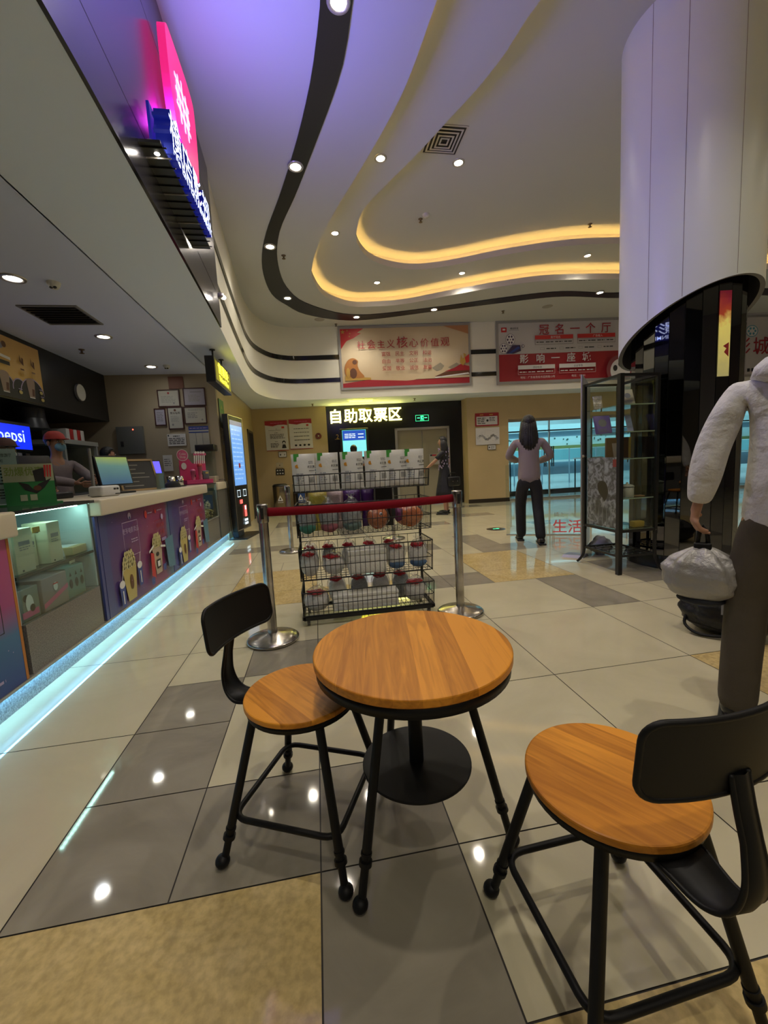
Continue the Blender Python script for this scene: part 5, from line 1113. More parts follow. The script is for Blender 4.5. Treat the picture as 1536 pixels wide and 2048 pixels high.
def hall(p,w,h):
    R = p.rect; R(0,0,w,h*.47,M_red)
    R(.02*w,.85*h,.06*w,.93*h,M_redb); R(.03*w,.88*h,.05*w,.91*h,M_wht); p.text('横店影视',.085*w,.895*h,.05,M_ink,False); R(.075*w,.875*h,.15*w,.88*h,M_greyi)
    pur = mat('reel_plum_ink',(0.05,0.03,0.09),0.5)
    def reel(u,v,r,a,bk,hl):
        p.poly(circ(u,v,r,24,r*1.2),bk); p.poly(circ(u,v,r*.93,24,r*1.12),a)
        for k in range(6): p.poly(circ(u+r*.58*math.cos(k*PI/3),v+r*.70*math.sin(k*PI/3),r*.19,10,r*.24),hl,lay=(k==0))
        p.poly(circ(u,v,r*.13,10),hl)
    reel(.085*w,.72*h,.11,M_wht,pur,pur); reel(.035*w,.57*h,.10,M_wht,pur,pur)
    p.poly([(.05*w,.48*h),(.10*w,.62*h),(.155*w,.62*h),(.16*w,.52*h),(.11*w,.48*h)],pur); p.poly([(.07*w,.49*h),(.14*w,.60*h),(.155*w,.57*h),(.09*w,.485*h)],M_blui); p.poly(circ(.175*w,.60*h,.035,12),pur); p.poly(circ(.175*w,.60*h,.022,12),M_wht)
    for ch,x_ in zip('冠名一个厅',(.33,.44,.555,.67,.785)): p.text(ch,w*x_,h*.80,.25,M_red,bold=.03)
    for ch,x_ in zip('影响一座城',(.18,.30,.41,.525,.64)): p.text(ch,w*x_,h*.315,.22,M_wht,bold=.03)
    for x_,tt_ in ((.26,'影厅冠名'),(.57,'广告植入')):
        p.outline(x_*w,.61*h,(x_+.28)*w,.77*h,.006,M_ink); R(x_*w,.70*h,(x_+.28)*w,.77*h,M_redb); p.text(tt_,(x_+.15)*w,.715*h,.06,M_wht); 
        for k in range(4): p.lines((x_+.01+.068*k)*w,.635*h,(x_+.065+.068*k)*w,.67*h,1,M_ink,ragged=False)
    for k in range(4):
        p.lines((.34+.14*k)*w,.515*h,(.41+.14*k)*w,.555*h,1,M_ink,ragged=False); p.outline((.295+.14*k)*w,.515*h,(.325+.14*k)*w,.555*h,.005,M_greyi)
    for x_,tt_ in ((.13,'活动包场'),(.43,'企业专场')):
        p.outline(x_*w,.10*h,(x_+.27)*w,.26*h,.005,M_wht); R(x_*w,.19*h,(x_+.27)*w,.26*h,M_wht); p.text(tt_,(x_+.14)*w,.205*h,.055,M_ink)
        for k in range(4): p.lines((x_+.01+.064*k)*w,.125*h,(x_+.062+.064*k)*w,.16*h,1,M_wht,ragged=False)
    p.text('地址：广东省茂名市迎宾路13号',.27*w,.03*h,.06,M_wht); p.text('电话：153 81',.57*w,.03*h,.06,M_wht)
    u,v,r = .87*w,.12*h,.30
    pts = [(min(w,max(0,a)),max(0,b_)) for a,b_ in circ(u,v,r,40,r*1.1)]; p.poly(pts,mat('reel_rim_ink',(0.25,0.06,0.07),0.5)); p.poly([(min(w,a),max(0,b_)) for a,b_ in circ(u+.04,v-.02,r*.82,40,r*.9)],M_wht)
    for k in range(5):
        a = rad(72*k+20); c_ = circ(u+.04+r*.45*math.cos(a),v+r*.45*math.sin(a),.055,12,.07)
        if all(0<q[0]<w and q[1]>0 for q in c_): p.poly(c_,M_ink)
x0 = 4.42
board('banner',4.42,7.72,2.92,4.24,0,'framed white and red advertising banner with film reels beside the column','banner',mat('banner_white',(0.56,0.54,0.53),0.4),M_fgr,.06,hall,U=UU,O=Vector((x0,up_y(x0)-.02,2.92)))
def third(p,w,h):
    p.poly(circ(1.95,1.02,.16,24,.14),M_skyi); p.poly(circ(1.95,1.02,.14,24,.12),M_wht)
    for k in range(6): p.poly(circ(1.95+.085*math.cos(k*PI/3),1.02+.07*math.sin(k*PI/3),.03,10),M_skyi,lay=(k==0))
    for ch,x_ in zip('横店影城',(.95,1.32,1.72,2.20)): p.text(ch,x_,.50,.44,M_red,bold=.02)
    for k in range(4): p.rect(1.86+.11*k,.06,1.93+.11*k,.14,M_ink)
x0 = 8.75
board('banner',8.75,11.9,2.86,4.2,0,'white banner with large red characters partly hidden behind the column','banner',mat('banner_white',(0.56,0.54,0.53),0.4),M_fgr,.05,third,U=UU,O=Vector((x0,up_y(x0)-.02,2.86)))
# notices on the tan back wall
def rules(p,w,h):
    p.rect(0,h*.86,w,h,M_red); p.poly([(0,h*.86),(w*.35,h*.82),(w*.7,h*.88),(w,h*.84),(w,h*.9),(0,h*.9)],M_red); p.rect(0,0,w,h*.02,M_red); p.lines(w*.25,h*.90,w*.8,h*.94,1,M_pinki,ragged=False)
def rules1(p,w,h):
    rules(p,w,h); p.lines(w*.15,h*.67,w*.85,h*.69,1,M_ink); p.lines(w*.2,h*.40,w*.9,h*.56,4,M_ink); p.lines(w*.2,h*.10,w*.58,h*.26,4,M_ink); p.text('注',w*.5,h*.71,.035,M_ink); p.lines(w*.4,h*.58,w*.58,h*.61,1,M_ink); p.lines(w*.4,h*.29,w*.58,h*.32,1,M_ink)
    p.poly(circ(w*.80,h*.27,w*.08,14),M_ink); p.poly(circ(w*.80,h*.25,w*.05,12),M_wht); p.poly([(w*.70,h*.08),(w*.9,h*.08),(w*.86,h*.2),(w*.74,h*.2)],M_ink); p.rect(w*.74,h*.74,w*.86,h*.80,M_redb)
def rules2(p,w,h):
    rules(p,w,h)
    for k in range(4): p.lines(w*.2,h*(.66-.125*k),w*.88,h*(.70-.125*k),1,M_ink,ragged=False); p.poly(circ(w*(.25+.19*k),h*.13,w*.055,8,h*.035),M_ink)
    p.rect(w*.76,h*.76,w*.86,h*.82,M_redb)
board('notice_board',-1.205,-.64,1.625,2.385,10.95,'left of two red topped rule notices on the back wall, with a cartoon figure','notice',M_paper,draw=rules1)
board('notice_board',-.60,-.02,1.64,2.40,10.95,'right of two red topped rule notices, with four icons along its foot','notice',M_paper,draw=rules2)
board('wall_plate',-.91,-.72,1.46,1.59,10.95,'small framed plate under the left rule notice','plate',M_paper,M_ink,.008,lambda p,w,h:(p.rect(w*.15,h*.3,w*.3,h*.6,M_ink),p.rect(w*.7,h*.3,w*.82,h*.6,M_greyi)))
b = MB(); O = wallO(.13,1.95); b.lathe([(.001,.012),(.05,.012),(.075,.03),(.08,0)],O,mat('fire_bell_red',(0.16,0.03,0.02),0.4),24,axis=-Vector((.0995,.995,0)).normalized()*1.0); b.ball(O+Vector((0,-.02,0)),(.018,.012,.018),M_wht,u=10,v=6); tag(b.build('fire_bell'),'round dark red fire bell beside the ticket zone','bell')
for x,lb,m in ((-1.02,'black sorting notice above the left steel bin',M_ink),(-.12,'blue sorting notice above the right steel bin',mat('sort_blue',(0.03,0.14,0.36),0.4))):
    board('sorting_notice',x,x+.22,1.0,1.16,10.95,lb,'notice',m,draw=lambda p,w,h:[p.rect(w*(.12+.3*i),h*(.15+.5*j),w*(.28+.3*i),h*(.35+.5*j),M_paper) for i in range(3) for j in range(2)])
    board('blank_notice',x+.02,x+.20,1.18,1.32,10.95,('left' if x<-.5 else 'right')+' pale notice square above the sorting notice','notice',mat('dim_paper',(0.42,0.36,0.25),0.5),draw=lambda p,w,h:p.rect(w*.45,h*.4,w*.55,h*.6,M_ink))
for x,lb,pan in ((-.92,'steel litter bin with black sorting panel, left of the pair',None),(-.42,'steel litter bin with blue sorting panel, right of the pair',mat('bin_blue',(0.02,0.06,0.22),0.4))):
    t = thing('litter_bin',lb,'bin',(x,yb(x)-.30,0)); b = MB(); M_bs = mat('bin_steel',(0.30,0.25,0.18),0.25,.9); b.lathe([(.001,0),(.19,0),(.19,.70),(.185,.72)],(0,0,0),M_bs,32); b.build('bin_body', t, world=False)
    b = MB(); b.lathe([(.19,.72),(.195,.74),(.15,.78),(.001,.785)],(0,0,0),M_plb,32); b.build('lid', t, world=False)
    b = MB()
    if pan: b.box(-.11,-.20,.28,.11,-.188,.62,pan)
    b.prism([(-.06,.36),(.06,.36),(.05,.40),(.0,.50),(-.05,.40)],(0,-.2015,0),(1,0,0),(0,0,1),.001,M_wht); b.prism([(-.03,.385),(.03,.385),(0,.455)],(0,-.2027,0),(1,0,0),(0,0,1),.001,pan or M_bs); b.text('可回收物' if pan else '其他垃圾',(0,-.2015,.31),(1,0,0),(0,0,1),.035,M_wht); b.build('label_panel', t, world=False)
# pillar notices
def redrule(p,w,h): p.rect(0,0,w,h,M_red); p.rect(w*.06,h*.1,w*.94,h*.74,M_paper); p.lines(w*.1,h*.15,w*.46,h*.68,4,M_ink); p.lines(w*.6,h*.35,w*.92,h*.68,3,M_ink); p.poly(circ(w*.52,h*.42,w*.05,10),M_ink); p.rect(w*.2,h*.82,w*.35,h*.9,M_gold); p.rect(w*.6,h*.82,w*.75,h*.9,M_gold)
board('red_notice',4.10,4.72,1.97,2.30,10.62,'small red bordered notice on the tan pillar','notice',M_paper,draw=redrule)
def sketch(p,w,h):
    for k in range(11): p.poly(circ(w*(.1+.08*k),h*(.42+.12*math.sin(k)),.035,8,.03),M_greyi,lay=(k==0)); p.poly(circ(w*(.1+.08*k),h*(.42+.12*math.sin(k)),.029,8,.024),M_paper,lay=(k==0))
    for k in range(22): a=random.random(); c_=random.uniform(.2,.7); p.rect(w*a*.9+.02,h*c_,w*a*.9+.05,h*c_+.003,M_greyi,lay=False)
    for k in range(5): p.rect(w*(.2+.12*k),h*.85-.02*abs(k-2),w*(.3+.12*k),h*.855-.02*abs(k-2),M_greyi,lay=False)
board('sketch_sheet',4.11,4.73,1.50,1.93,10.62,'white sheet with a pale line drawing under the red notice','drawing',M_paper,draw=sketch)
board('wall_plate',4.42,4.62,1.37,1.48,10.62,'small framed plate under the line drawing on the pillar','plate',M_paper,M_ink,.006,lambda p,w,h:(p.rect(w*.1,h*.3,w*.25,h*.7,M_ink),p.lines(w*.35,h*.2,w*.9,h*.8,3,M_ink)))
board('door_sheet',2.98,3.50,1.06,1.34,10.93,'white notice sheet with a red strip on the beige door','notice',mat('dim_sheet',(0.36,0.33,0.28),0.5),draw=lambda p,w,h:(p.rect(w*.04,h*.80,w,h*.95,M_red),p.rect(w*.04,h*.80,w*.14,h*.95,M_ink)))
# side wall (counter end) frames, facing the camera
def cert(lb,x0,x1,z0,z1,m=M_paper,draw=None,fm=True):
    board('framed_certificate' if fm else 'notice_sheet',x0,x1,z0,z1,0,lb,'certificate' if fm else 'notice',m,mat('dark_red_frame',(0.05,0.01,0.01),0.4) if fm else None,.014,draw,U=Vector((1,0,0)),O=Vector((x0,7.208,z0)))
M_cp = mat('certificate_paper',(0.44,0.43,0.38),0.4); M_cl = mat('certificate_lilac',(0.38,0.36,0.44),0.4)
cr_ = lambda p,w,h:(p.poly(circ(w*.5,h*.83,.016,12),M_red),p.lines(w*.12,h*.2,w*.88,h*.65,5,mat('faint_print',(0.30,0.30,0.28),0.5)),p.rect(w*.7,h*.12,w*.78,h*.22,M_greyi))
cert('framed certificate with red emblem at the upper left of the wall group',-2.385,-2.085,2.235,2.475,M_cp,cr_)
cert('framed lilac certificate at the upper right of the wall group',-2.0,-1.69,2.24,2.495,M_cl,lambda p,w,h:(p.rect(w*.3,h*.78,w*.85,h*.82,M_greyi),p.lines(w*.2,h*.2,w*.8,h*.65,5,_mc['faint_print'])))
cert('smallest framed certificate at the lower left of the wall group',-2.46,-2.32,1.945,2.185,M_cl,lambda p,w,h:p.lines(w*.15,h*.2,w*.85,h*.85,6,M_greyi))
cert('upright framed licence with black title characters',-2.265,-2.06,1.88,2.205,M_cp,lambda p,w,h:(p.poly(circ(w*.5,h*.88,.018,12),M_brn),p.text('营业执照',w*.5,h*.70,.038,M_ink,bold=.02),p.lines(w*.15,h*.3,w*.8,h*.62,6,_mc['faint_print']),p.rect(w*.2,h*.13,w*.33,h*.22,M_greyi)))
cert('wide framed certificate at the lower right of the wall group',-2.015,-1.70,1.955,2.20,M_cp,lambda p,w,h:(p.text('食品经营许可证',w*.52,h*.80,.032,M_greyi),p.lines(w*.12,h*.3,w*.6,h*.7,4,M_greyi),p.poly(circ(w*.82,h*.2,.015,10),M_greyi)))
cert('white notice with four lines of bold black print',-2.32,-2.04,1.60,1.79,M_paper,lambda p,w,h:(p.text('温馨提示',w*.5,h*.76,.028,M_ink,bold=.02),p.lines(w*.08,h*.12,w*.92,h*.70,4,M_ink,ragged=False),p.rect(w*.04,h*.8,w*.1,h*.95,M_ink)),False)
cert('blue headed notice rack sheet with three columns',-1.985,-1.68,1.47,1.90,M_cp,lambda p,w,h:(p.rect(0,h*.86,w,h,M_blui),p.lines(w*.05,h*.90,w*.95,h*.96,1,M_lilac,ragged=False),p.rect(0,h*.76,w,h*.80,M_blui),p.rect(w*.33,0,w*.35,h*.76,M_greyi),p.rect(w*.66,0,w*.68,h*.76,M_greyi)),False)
cert('dark rust red plaque just under the counter ceiling',-2.215,-1.99,2.50,2.69,mat('rust_plaque',(0.14,0.035,0.012),0.5),None,False)
cert('white sheet pinned low on the wall beside the violet monitor',-2.42,-2.28,1.20,1.46,M_paper,lambda p,w,h:p.lines(w*.1,h*.3,w*.9,h*.8,4,M_greyi),False)
b = MB(); b.rbox(-3.05,7.16,1.50,-2.66,7.215,1.93,mat('grey_meter_box',(0.13,0.135,0.13),0.4),.004); b.ball((-2.80,7.158,1.88),(.01,.006,.01),mat('red_led',(1,.1,.05),.4,emit=6),u=8,v=6); b.box(-3.0,7.155,1.62,-2.96,7.16,1.70,M_ink); tag(b.build('meter_box'),'grey electrical box with a red indicator light on the counter end wall','electrical box')
# green banner on the pillar side (faces +x)
board('recycling_poster',0,.36,1.88,2.36,0,'narrow green over grey poster on the side wall above the touch kiosk','poster',mat('grey_blue_ink',(0.08,0.11,0.12),0.5),draw=lambda p,w,h:(p.rect(0,h*.52,w,h,M_grn),p.poly([(w*.3,h*.68),(w*.7,h*.68),(w*.5,h*.82)],_mc['leaf_ink']),p.rect(w*.2,h*.3,w*.8,h*.33,M_greyi),p.text('光盘行动',w*.5,h*.38,.045,M_greyi)),U=Vector((0,1,0)),O=Vector((-1.512,7.33,1.88)))
board('side_notice',0,.22,1.60,1.86,0,'cream notice under the green poster on the side wall','notice',M_cp,draw=lambda p,w,h:p.lines(w*.1,h*.1,w*.9,h*.9,6,M_greyi),U=Vector((0,1,0)),O=Vector((-1.512,7.36,1.60)))
# ================================================================== SIGNS
M_mag = mat('magenta_lightbox',(0.9,0.02,0.2),0.3,emit=SIGN_M,ecol=(1.0,0.02,0.20)); M_wl = mat('white_neon',(0.9,0.9,1.0),0.3,emit=1.0,ecol=(0.85,0.85,1.0))
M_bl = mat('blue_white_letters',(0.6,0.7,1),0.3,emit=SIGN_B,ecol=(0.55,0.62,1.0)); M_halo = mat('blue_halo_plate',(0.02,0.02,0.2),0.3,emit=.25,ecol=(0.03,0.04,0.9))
sg = thing('cinema_sign','glowing magenta rounded square logo over blue white channel letters on the dark fascia','sign',(-.80,3.2,2.9))
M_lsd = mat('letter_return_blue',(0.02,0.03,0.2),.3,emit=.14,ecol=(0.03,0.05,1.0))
l = bpy.data.lights.new('sign_glow','AREA'); l.shape='RECTANGLE'; l.size=.9; l.size_y=.10; l.energy=56; l.color=(.24,.21,1.0)
lo_ = bpy.data.objects.new('sign_glow', l); COL.objects.link(lo_); lo_.location=(-.60,3.15,3.15); lo_.rotation_euler=(0,rad(-125),0)
b = MB(); ol = catmull([(3.12,3.93),(3.13,3.62),(3.20,3.42),(3.38,3.395),(3.62,3.375),(3.70,3.40),(3.755,3.66),(3.76,3.92),(3.72,4.00),(3.56,4.03),(3.25,4.03),(3.15,4.01)],4,True)
b.prism(ol,(-.80,0,0),(0,1,0),(0,0,1),.05,M_mag); b.build('logo_lightbox', sg)
b = MB(); 
for k in range(3): b.box(-.749,3.31+.085*k,3.55,-.746,3.33+.085*k,3.88-.03*abs(k-1),M_wl)
for k in range(3): b.box(-.749,3.24,3.62+.085*k,-.746,3.56,3.64+.085*k,M_wl)
for k in range(2): b.box(-.749,3.265+.255*k,3.66,-.746,3.28+.255*k,3.78,M_wl)
b.build('logo_lattice', sg)
b = MB(); b.box(-.835,2.57,2.895,-.70,3.66,2.91,M_dk)
for k in range(14): b.box(-.835,2.60+.078*k,2.888,-.68,2.604+.078*k,2.895,M_ste if k%4==1 else M_dk)
b.build('mounting_ledge', sg)
b = MB(); b.text('横店影视',(-.675,3.15,3.02),(0,1,0),(0,0,1),.20,M_bl,d=0,ext=.09,sx=1.15,boldness=.012,side_m=M_lsd); b.build('channel_letters', sg)
b = MB(); b.text('HG ENTERTAINMENT',(-.665,3.13,2.925),(0,1,0),(0,0,1),.082,M_bl,d=0,ext=.05,sx=1.12,boldness=.02,side_m=M_lsd); b.build('channel_letters', sg)
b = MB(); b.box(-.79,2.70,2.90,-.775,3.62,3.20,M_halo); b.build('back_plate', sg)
M_ye = mat('yellow_letters',(1,.95,.2),0.3,emit=7,ecol=(1.0,0.86,0.03)); M_yw = mat('yellow_white_letters',(1,.95,.5),0.3,emit=11,ecol=(1.0,0.92,0.22))
hs = thing('hanging_sign','black hanging box sign with glowing yellow lettering over the counter','sign',(-1.2,6.0,2.26))
b = MB(); b.box(-1.26,5.55,2.26,-1.15,6.55,2.575,M_dk); b.build('sign_box', hs)
b = MB(); b.box(-1.149,5.60,2.30,-1.147,6.50,2.54,mat('sign_face_olive',(0.10,0.09,0.01),0.4,emit=.6,ecol=(0.5,0.45,0.02))); b.text('售票处',(-1.146,6.05,2.42),(0,1,0),(0,0,1),.15,M_ye,sx=1.4,boldness=.02); b.text('Ticket Office',(-1.146,6.05,2.32),(0,1,0),(0,0,1),.09,M_ye,sx=1.2,boldness=.02); b.build('letters', hs)
for y in (5.75,6.25):
    b = MB(); b.cyl((-1.20,y,2.575),(-1.20,y,ZS-.008),.011,M_dk); b.cyl((-1.20,y,ZS-.01),(-1.20,y,ZS),.035,M_dk); b.build('hanger', hs)
ts = thing('ticket_zone_sign','large glowing yellow characters on the black ticket zone wall','sign',wallO(.42,2.25,11.0,.02))
b = MB()
for k,ch in enumerate('自助取票区'):
    x = .60+.385*k; b.text(ch,Vector((x,yb(x,11.0)-.06,2.285)),UW,(0,0,1),.375,M_yw,ext=.05,boldness=.028)
b.build('letters', ts)
b = MB()
for z in (2.30,2.52): b.prism([(0,0),(1.86,0),(1.86,.01),(0,.01)],wallO(.42,z,11.0,.001),UW,(0,0,1),.018,M_dk)
b.build('rail', ts)
ex = thing('exit_sign','small green lit exit sign on the black wall','sign',wallO(2.66,2.20,11.0,.02))
M_gl2 = mat('exit_green',(0.1,1,.5),.4,emit=3.0,ecol=(0.05,0.9,0.35))
p = Panel(wallO(2.66,2.20,11.0,.03),UW,.36,.17,t=.02,base=M_dk); p.outline(.008,.008,.352,.162,.006,M_gl2); p.rect(.05,.08,.12,.10,M_gl2); p.rect(.24,.08,.31,.10,M_gl2); p.rect(.14,.05,.22,.14,M_gl2); p.rect(.165,.06,.175,.13,M_dk); p.rect(.185,.07,.21,.12,M_dk); p.text('安全出口',.18,.02,.028,M_gl2); p.mb.build('lit_panel', ex)
tk = thing('ticket_machine','self service ticket machine with bright blue and cyan screen','ticket machine',wallO(1.0,0,11.0,.25))
b = MB(); MW = Matrix.Translation(wallO(1.02,0,11.0,.32)) @ Matrix.Rotation(math.atan(-0.1),4,'Z'); b.rbox(-.36,0,.0,.36,.28,2.08,M_plb,.02,M=MW); b.build('cabinet_body', tk)
p = Panel(MW@Vector((-.30,-.001,1.36)),UW,.60,.68,t=.001,base=mat('cyan_screen',(0.2,.7,.8),.3,emit=1.2,ecol=(0.22,0.75,0.85))); p.rect(0,.42,.60,.68,mat('royal_blue_screen',(0.03,.08,.4),.3,emit=.9,ecol=(0.02,0.10,0.65))); 
M_sw = mat('screen_white',(.8,.9,1),.3,emit=1.5,ecol=(.7,.9,1)); p.lines(.06,.47,.34,.60,3,M_sw,ragged=False); p.rect(.40,.48,.54,.50,M_sw); p.rect(.40,.56,.54,.58,M_sw); p.outline(0,0,.6,.68,.01,mat('screen_edge',(.1,.6,.5),.3,emit=1.0,ecol=(.1,.7,.6))); p.mb.build('screen', tk)
# small unlit yellow mark left of the machine
b = MB(); b.text('2',wallO(.62,1.86,11.0,.003),UW,(0,0,1),.16,M_gold); b.box(.55,10.93,1.84,.70,10.932,1.85,M_gold); tag(b.build('wall_number'),'dull gold figure 2 on the black wall left of the ticket machine','sign')
# touch kiosk by the counter end
kk = thing('touch_kiosk','tall slim black touch kiosk with blue screen standing at the counter end','kiosk',(-1.37,7.5,0))
d = (Vector((-1.25,7.87,0))-Vector((-1.37,7.21,0))).normalized(); MW = Matrix.Translation((-1.37,7.21,0)) @ Matrix.Rotation(math.atan2(d.y,d.x),4,'Z')
b = MB(); b.rbox(0,.0,.12,.67,.09,2.09,M_plb,.01,M=MW); b.build('housing', kk)
b = MB(); b.rbox(.02,-.0,.02,.30,.10,.55,mat('kiosk_column_blue_black',(0.02,0.03,0.05),.35),.01,M=MW); b.box(-.10,-.18,0,.72,.12,.02,M_plb,MW); b.build('base', kk)
U_ = MW.to_3x3()@Vector((1,0,0)); p = Panel(MW@Vector((.0,-.001,.12)),U_,.67,1.97,t=.001,step=.001)
p.outline(.01,.01,.66,1.96,.012,M_ste); p.rect(.06,.78,.61,1.80,mat('kiosk_screen',(0.1,.25,.6),.3,emit=1.1,ecol=(0.16,0.38,0.85))); p.rect(.06,1.80,.61,1.88,mat('kiosk_deep_blue',(0.02,.05,.3),.3,emit=.5,ecol=(.02,.05,.5)))
p.lines(.10,.86,.56,1.76,12,mat('kiosk_pale_blue',(.3,.5,.9),.3,emit=.9,ecol=(.35,.60,1.0)),.3); p.rect(.30,1.08,.38,1.16,M_redb); p.outline(.12,.58,.26,.70,.01,M_sw); p.outline(.40,.58,.54,.70,.01,M_sw)
M_rs = mat('kiosk_red_light',(1,.1,.1),.3,emit=2.2,ecol=(1.0,.12,.10)); p.rect(.20,.46,.32,.53,M_rs); p.rect(.38,.22,.48,.42,M_rs); p.rect(.40,.34,.46,.41,M_sw); p.rect(.34,.14,.50,.18,M_sw); p.rect(.34,.08,.50,.12,M_sw); p.mb.build('screen_face', kk)
# menu board, clock, drinks machine
mnu = thing('menu_board','gold and black drinks menu board high on the left over the back counter','menu board',(-3.148,4.0,2.04))
p = Panel((-3.149,3.4,2.04),(0,1,0),2.25,.64,t=.004,base=ramp_mat('gold_menu_print',[(0,(0.16,0.09,0.02)),(.35,(0.36,0.21,0.04)),(1,(0.26,0.14,0.04))],2,.0,.64,.4,.3,3,emit=.22))
for u,v,r in ((1.30,.08,.24),(1.62,.10,.14),(1.84,.12,.10),(2.05,.06,.20)):
    p.poly([(min(2.25,a),max(0,c_)) for a,c_ in circ(u,v,r+.012,28)],M_lilac); p.poly([(min(2.25,a),max(0,c_)) for a,c_ in circ(u,v,r,28)],M_ink)
p.rect(0,0,2.25,.10,M_ink)
for u in (1.62,2.02): p.poly([(u-.045,.05),(u+.045,.05),(u+.07,.22),(u-.07,.22)],mat('cocoa_cup_ink',(0.34,0.24,0.18),.5)); p.poly(circ(u,.23,.07,12,.04),_mc['cocoa_cup_ink']); p.poly([(u,.07),(u+.04,.07),(u+.05,.15),(u+.01,.15)],M_brn); p.rect(u-.045,.045,u+.045,.055,M_wht)
for u,v in ((1.42,.09),(1.83,.08),(2.18,.13),(2.19,.05)): p.poly(circ(u,v,.03,12,.02),M_yel); p.rect(u-.03,v+.03,u+.03,v+.038,M_lilac)
for u in (1.90,2.08): p.poly([(u-.03,.42),(u+.03,.38),(u+.035,.46),(u+.01,.47),(u,.42),(u-.02,.50)],M_brn); p.rect(u-.03,.33,u+.03,.345,M_brn); p.poly(circ(u,.29,.028,10),M_gold)
for k in range(6): p.poly(circ(1.40+.05*k,.50+.02*(k%3),.035,8),M_brn if k%2 else M_greyi)
p.poly([(1.32,.42),(1.72,.39),(1.72,.42),(1.32,.45)],M_wht); p.rect(1.34,.33,1.70,.37,M_ink); p.mb.build('printed_face', mnu)
b = MB(); b.cyl((-3.148,6.44,2.33),(-3.12,6.44,2.33),.115,M_greyi,n=40); b.cyl((-3.12,6.44,2.33),(-3.118,6.44,2.33),.108,mat('clock_white',(0.62,0.62,0.56),.4),n=40); tag(b.build('clock'),'plain round white disc clock on the black fascia','clock')
pm = thing('drinks_fountain','soda fountain with glowing blue top panel behind the counter','drinks machine',(-3.6,5.0,.95))
b = MB(); b.rbox(-3.9,4.55,.95,-3.20,5.40,1.05,M_plb,.01); b.rbox(-3.9,4.55,1.05,-3.45,5.40,1.80,M_plb,.01); b.rbox(-3.6,4.55,1.48,-3.19,5.40,1.80,M_plb,.02); b.build('body', pm)
b = MB(); b.box(-3.188,4.58,1.50,-3.185,5.37,1.76,mat('soda_blue_lightbox',(0.0,.03,.9),.3,emit=1.2,ecol=(0.005,0.03,1.0))); b.text('pepsi',(-3.184,5.06,1.58),(0,1,0),(0,0,1),.20,M_sw,boldness=.01); b.cyl((-3.1835,4.72,1.64),(-3.183,4.72,1.64),.07,M_sw,n=24); b.build('lit_panel', pm)
for k in range(6):
    y = 4.66+.13*k; b = MB(); b.rbox(-3.30,y-.035,1.30,-3.20,y+.035,1.46,[M_brn,M_blui,M_gold,M_red,M_greyi,M_plb][k],.008); b.cyl((-3.25,y,1.25),(-3.25,y,1.31),.015,M_plb); b.build('tap', pm)
b = MB(); b.box(-3.445,4.6,1.05,-3.44,5.35,1.25,mat('tap_backlight',(.2,.8,.9),.3,emit=1.0,ecol=(.2,.8,.9))); b.build('back_light', pm)
bc = thing('back_counter','dark back counter with cupboards along the far left wall','counter',(-3.7,3.0,0))
b = MB(); b.box(-4.4,0,0,-3.2,7.1,.90,M_back); b.build('cupboards', bc); b = MB(); b.box(-4.42,0,.90,-3.16,7.12,.95,M_greyi); b.build('worktop', bc)
pw2 = thing('popcorn_cabinet','white framed glass popcorn cabinet with striped top behind the staff','popcorn machine',(-3.55,6.5,.95))
b = MB(); M_pw = mat('pale_metal',(0.40,0.42,0.40),.4)
for a in ((-3.85,6.1),(-3.85,6.9),(-3.25,6.1),(-3.25,6.9)): b.box(a[0]-.02,a[1]-.02,.95,a[0]+.02,a[1]+.02,1.62,M_pw)
b.box(-3.88,6.07,1.62,-3.22,6.93,1.68,M_pw); b.build('frame', pw2); b = MB(); b.box(-3.84,6.11,.95,-3.26,6.89,1.6,M_gl); b.build('glass', pw2)
b = MB()
for k in range(5): b.rbox(-3.6,6.3+.09*k,1.68,-3.3,6.38+.09*k,1.84,M_redb if k%2 else M_wht,.01)
b.build('striped_topper', pw2)
b = MB(); b.cyl((-3.4,5.75,1.9),(-3.4,5.75,2.02),.16,M_back,n=24); b.cyl((-3.4,5.75,1.78),(-3.4,5.75,1.9),.19,M_back,r1=.16,n=24); tag(b.build('extractor'),'dark round extractor duct hanging under the menu soffit','duct')
# ================================================================== CEILING FITTINGS
M_lens = mat('downlight_lens',(1,.95,.8),.3,emit=90.0,ecol=(1.0,0.90,0.72)); M_ring = mat('downlight_ring',(0.5,0.48,0.45),.3,.6)
M_lens2 = mat('counter_lens',(1,.95,.8),.3,emit=60.0,ecol=(1.0,0.93,0.78))
def spot(o, z, W_, ang=135, col=(1,.90,.74)):
    l = bpy.data.lights.new('lamp_light','SPOT'); l.energy = W_; l.spot_size = rad(ang); l.spot_blend = .9; l.shadow_soft_size = .05; l.color = col
    lo_ = bpy.data.objects.new('lamp_light', l); COL.objects.link(lo_); lo_.parent = o; lo_.location = (0,0,z)
def downlight(x, y, z, lb, grp, W_, R=.055, lens=None, ang=135, col=(1,.90,.74)):
    t = thing('downlight', lb, 'downlight', (x,y,z), 0, grp)
    b = MB(); b.lathe([(R*.78,-.001),(R*.8,-.009),(R*1.15,-.009),(R*1.2,0)],(0,0,0),M_ring,24); b.build('trim_ring', t, world=False)
    b = MB(); b.lathe([(R*.78,-.003),(.001,-.006)],(0,0,0),lens or M_lens,24); b.build('lens', t, world=False)
    spot(t, -.03, W_, ang, col)
bandp = [(677,3,'nearest the viewer, at the top edge of the photo'),(591,333,'second along the band from the viewer'),(540,493,'where the band starts to curve'),(575,596,'on the bend of the band'),(713,634,'on the far stretch above the cream banner'),(868,619,'on the far stretch between the two big banners'),(1200,585,'on the far stretch next to the column')]
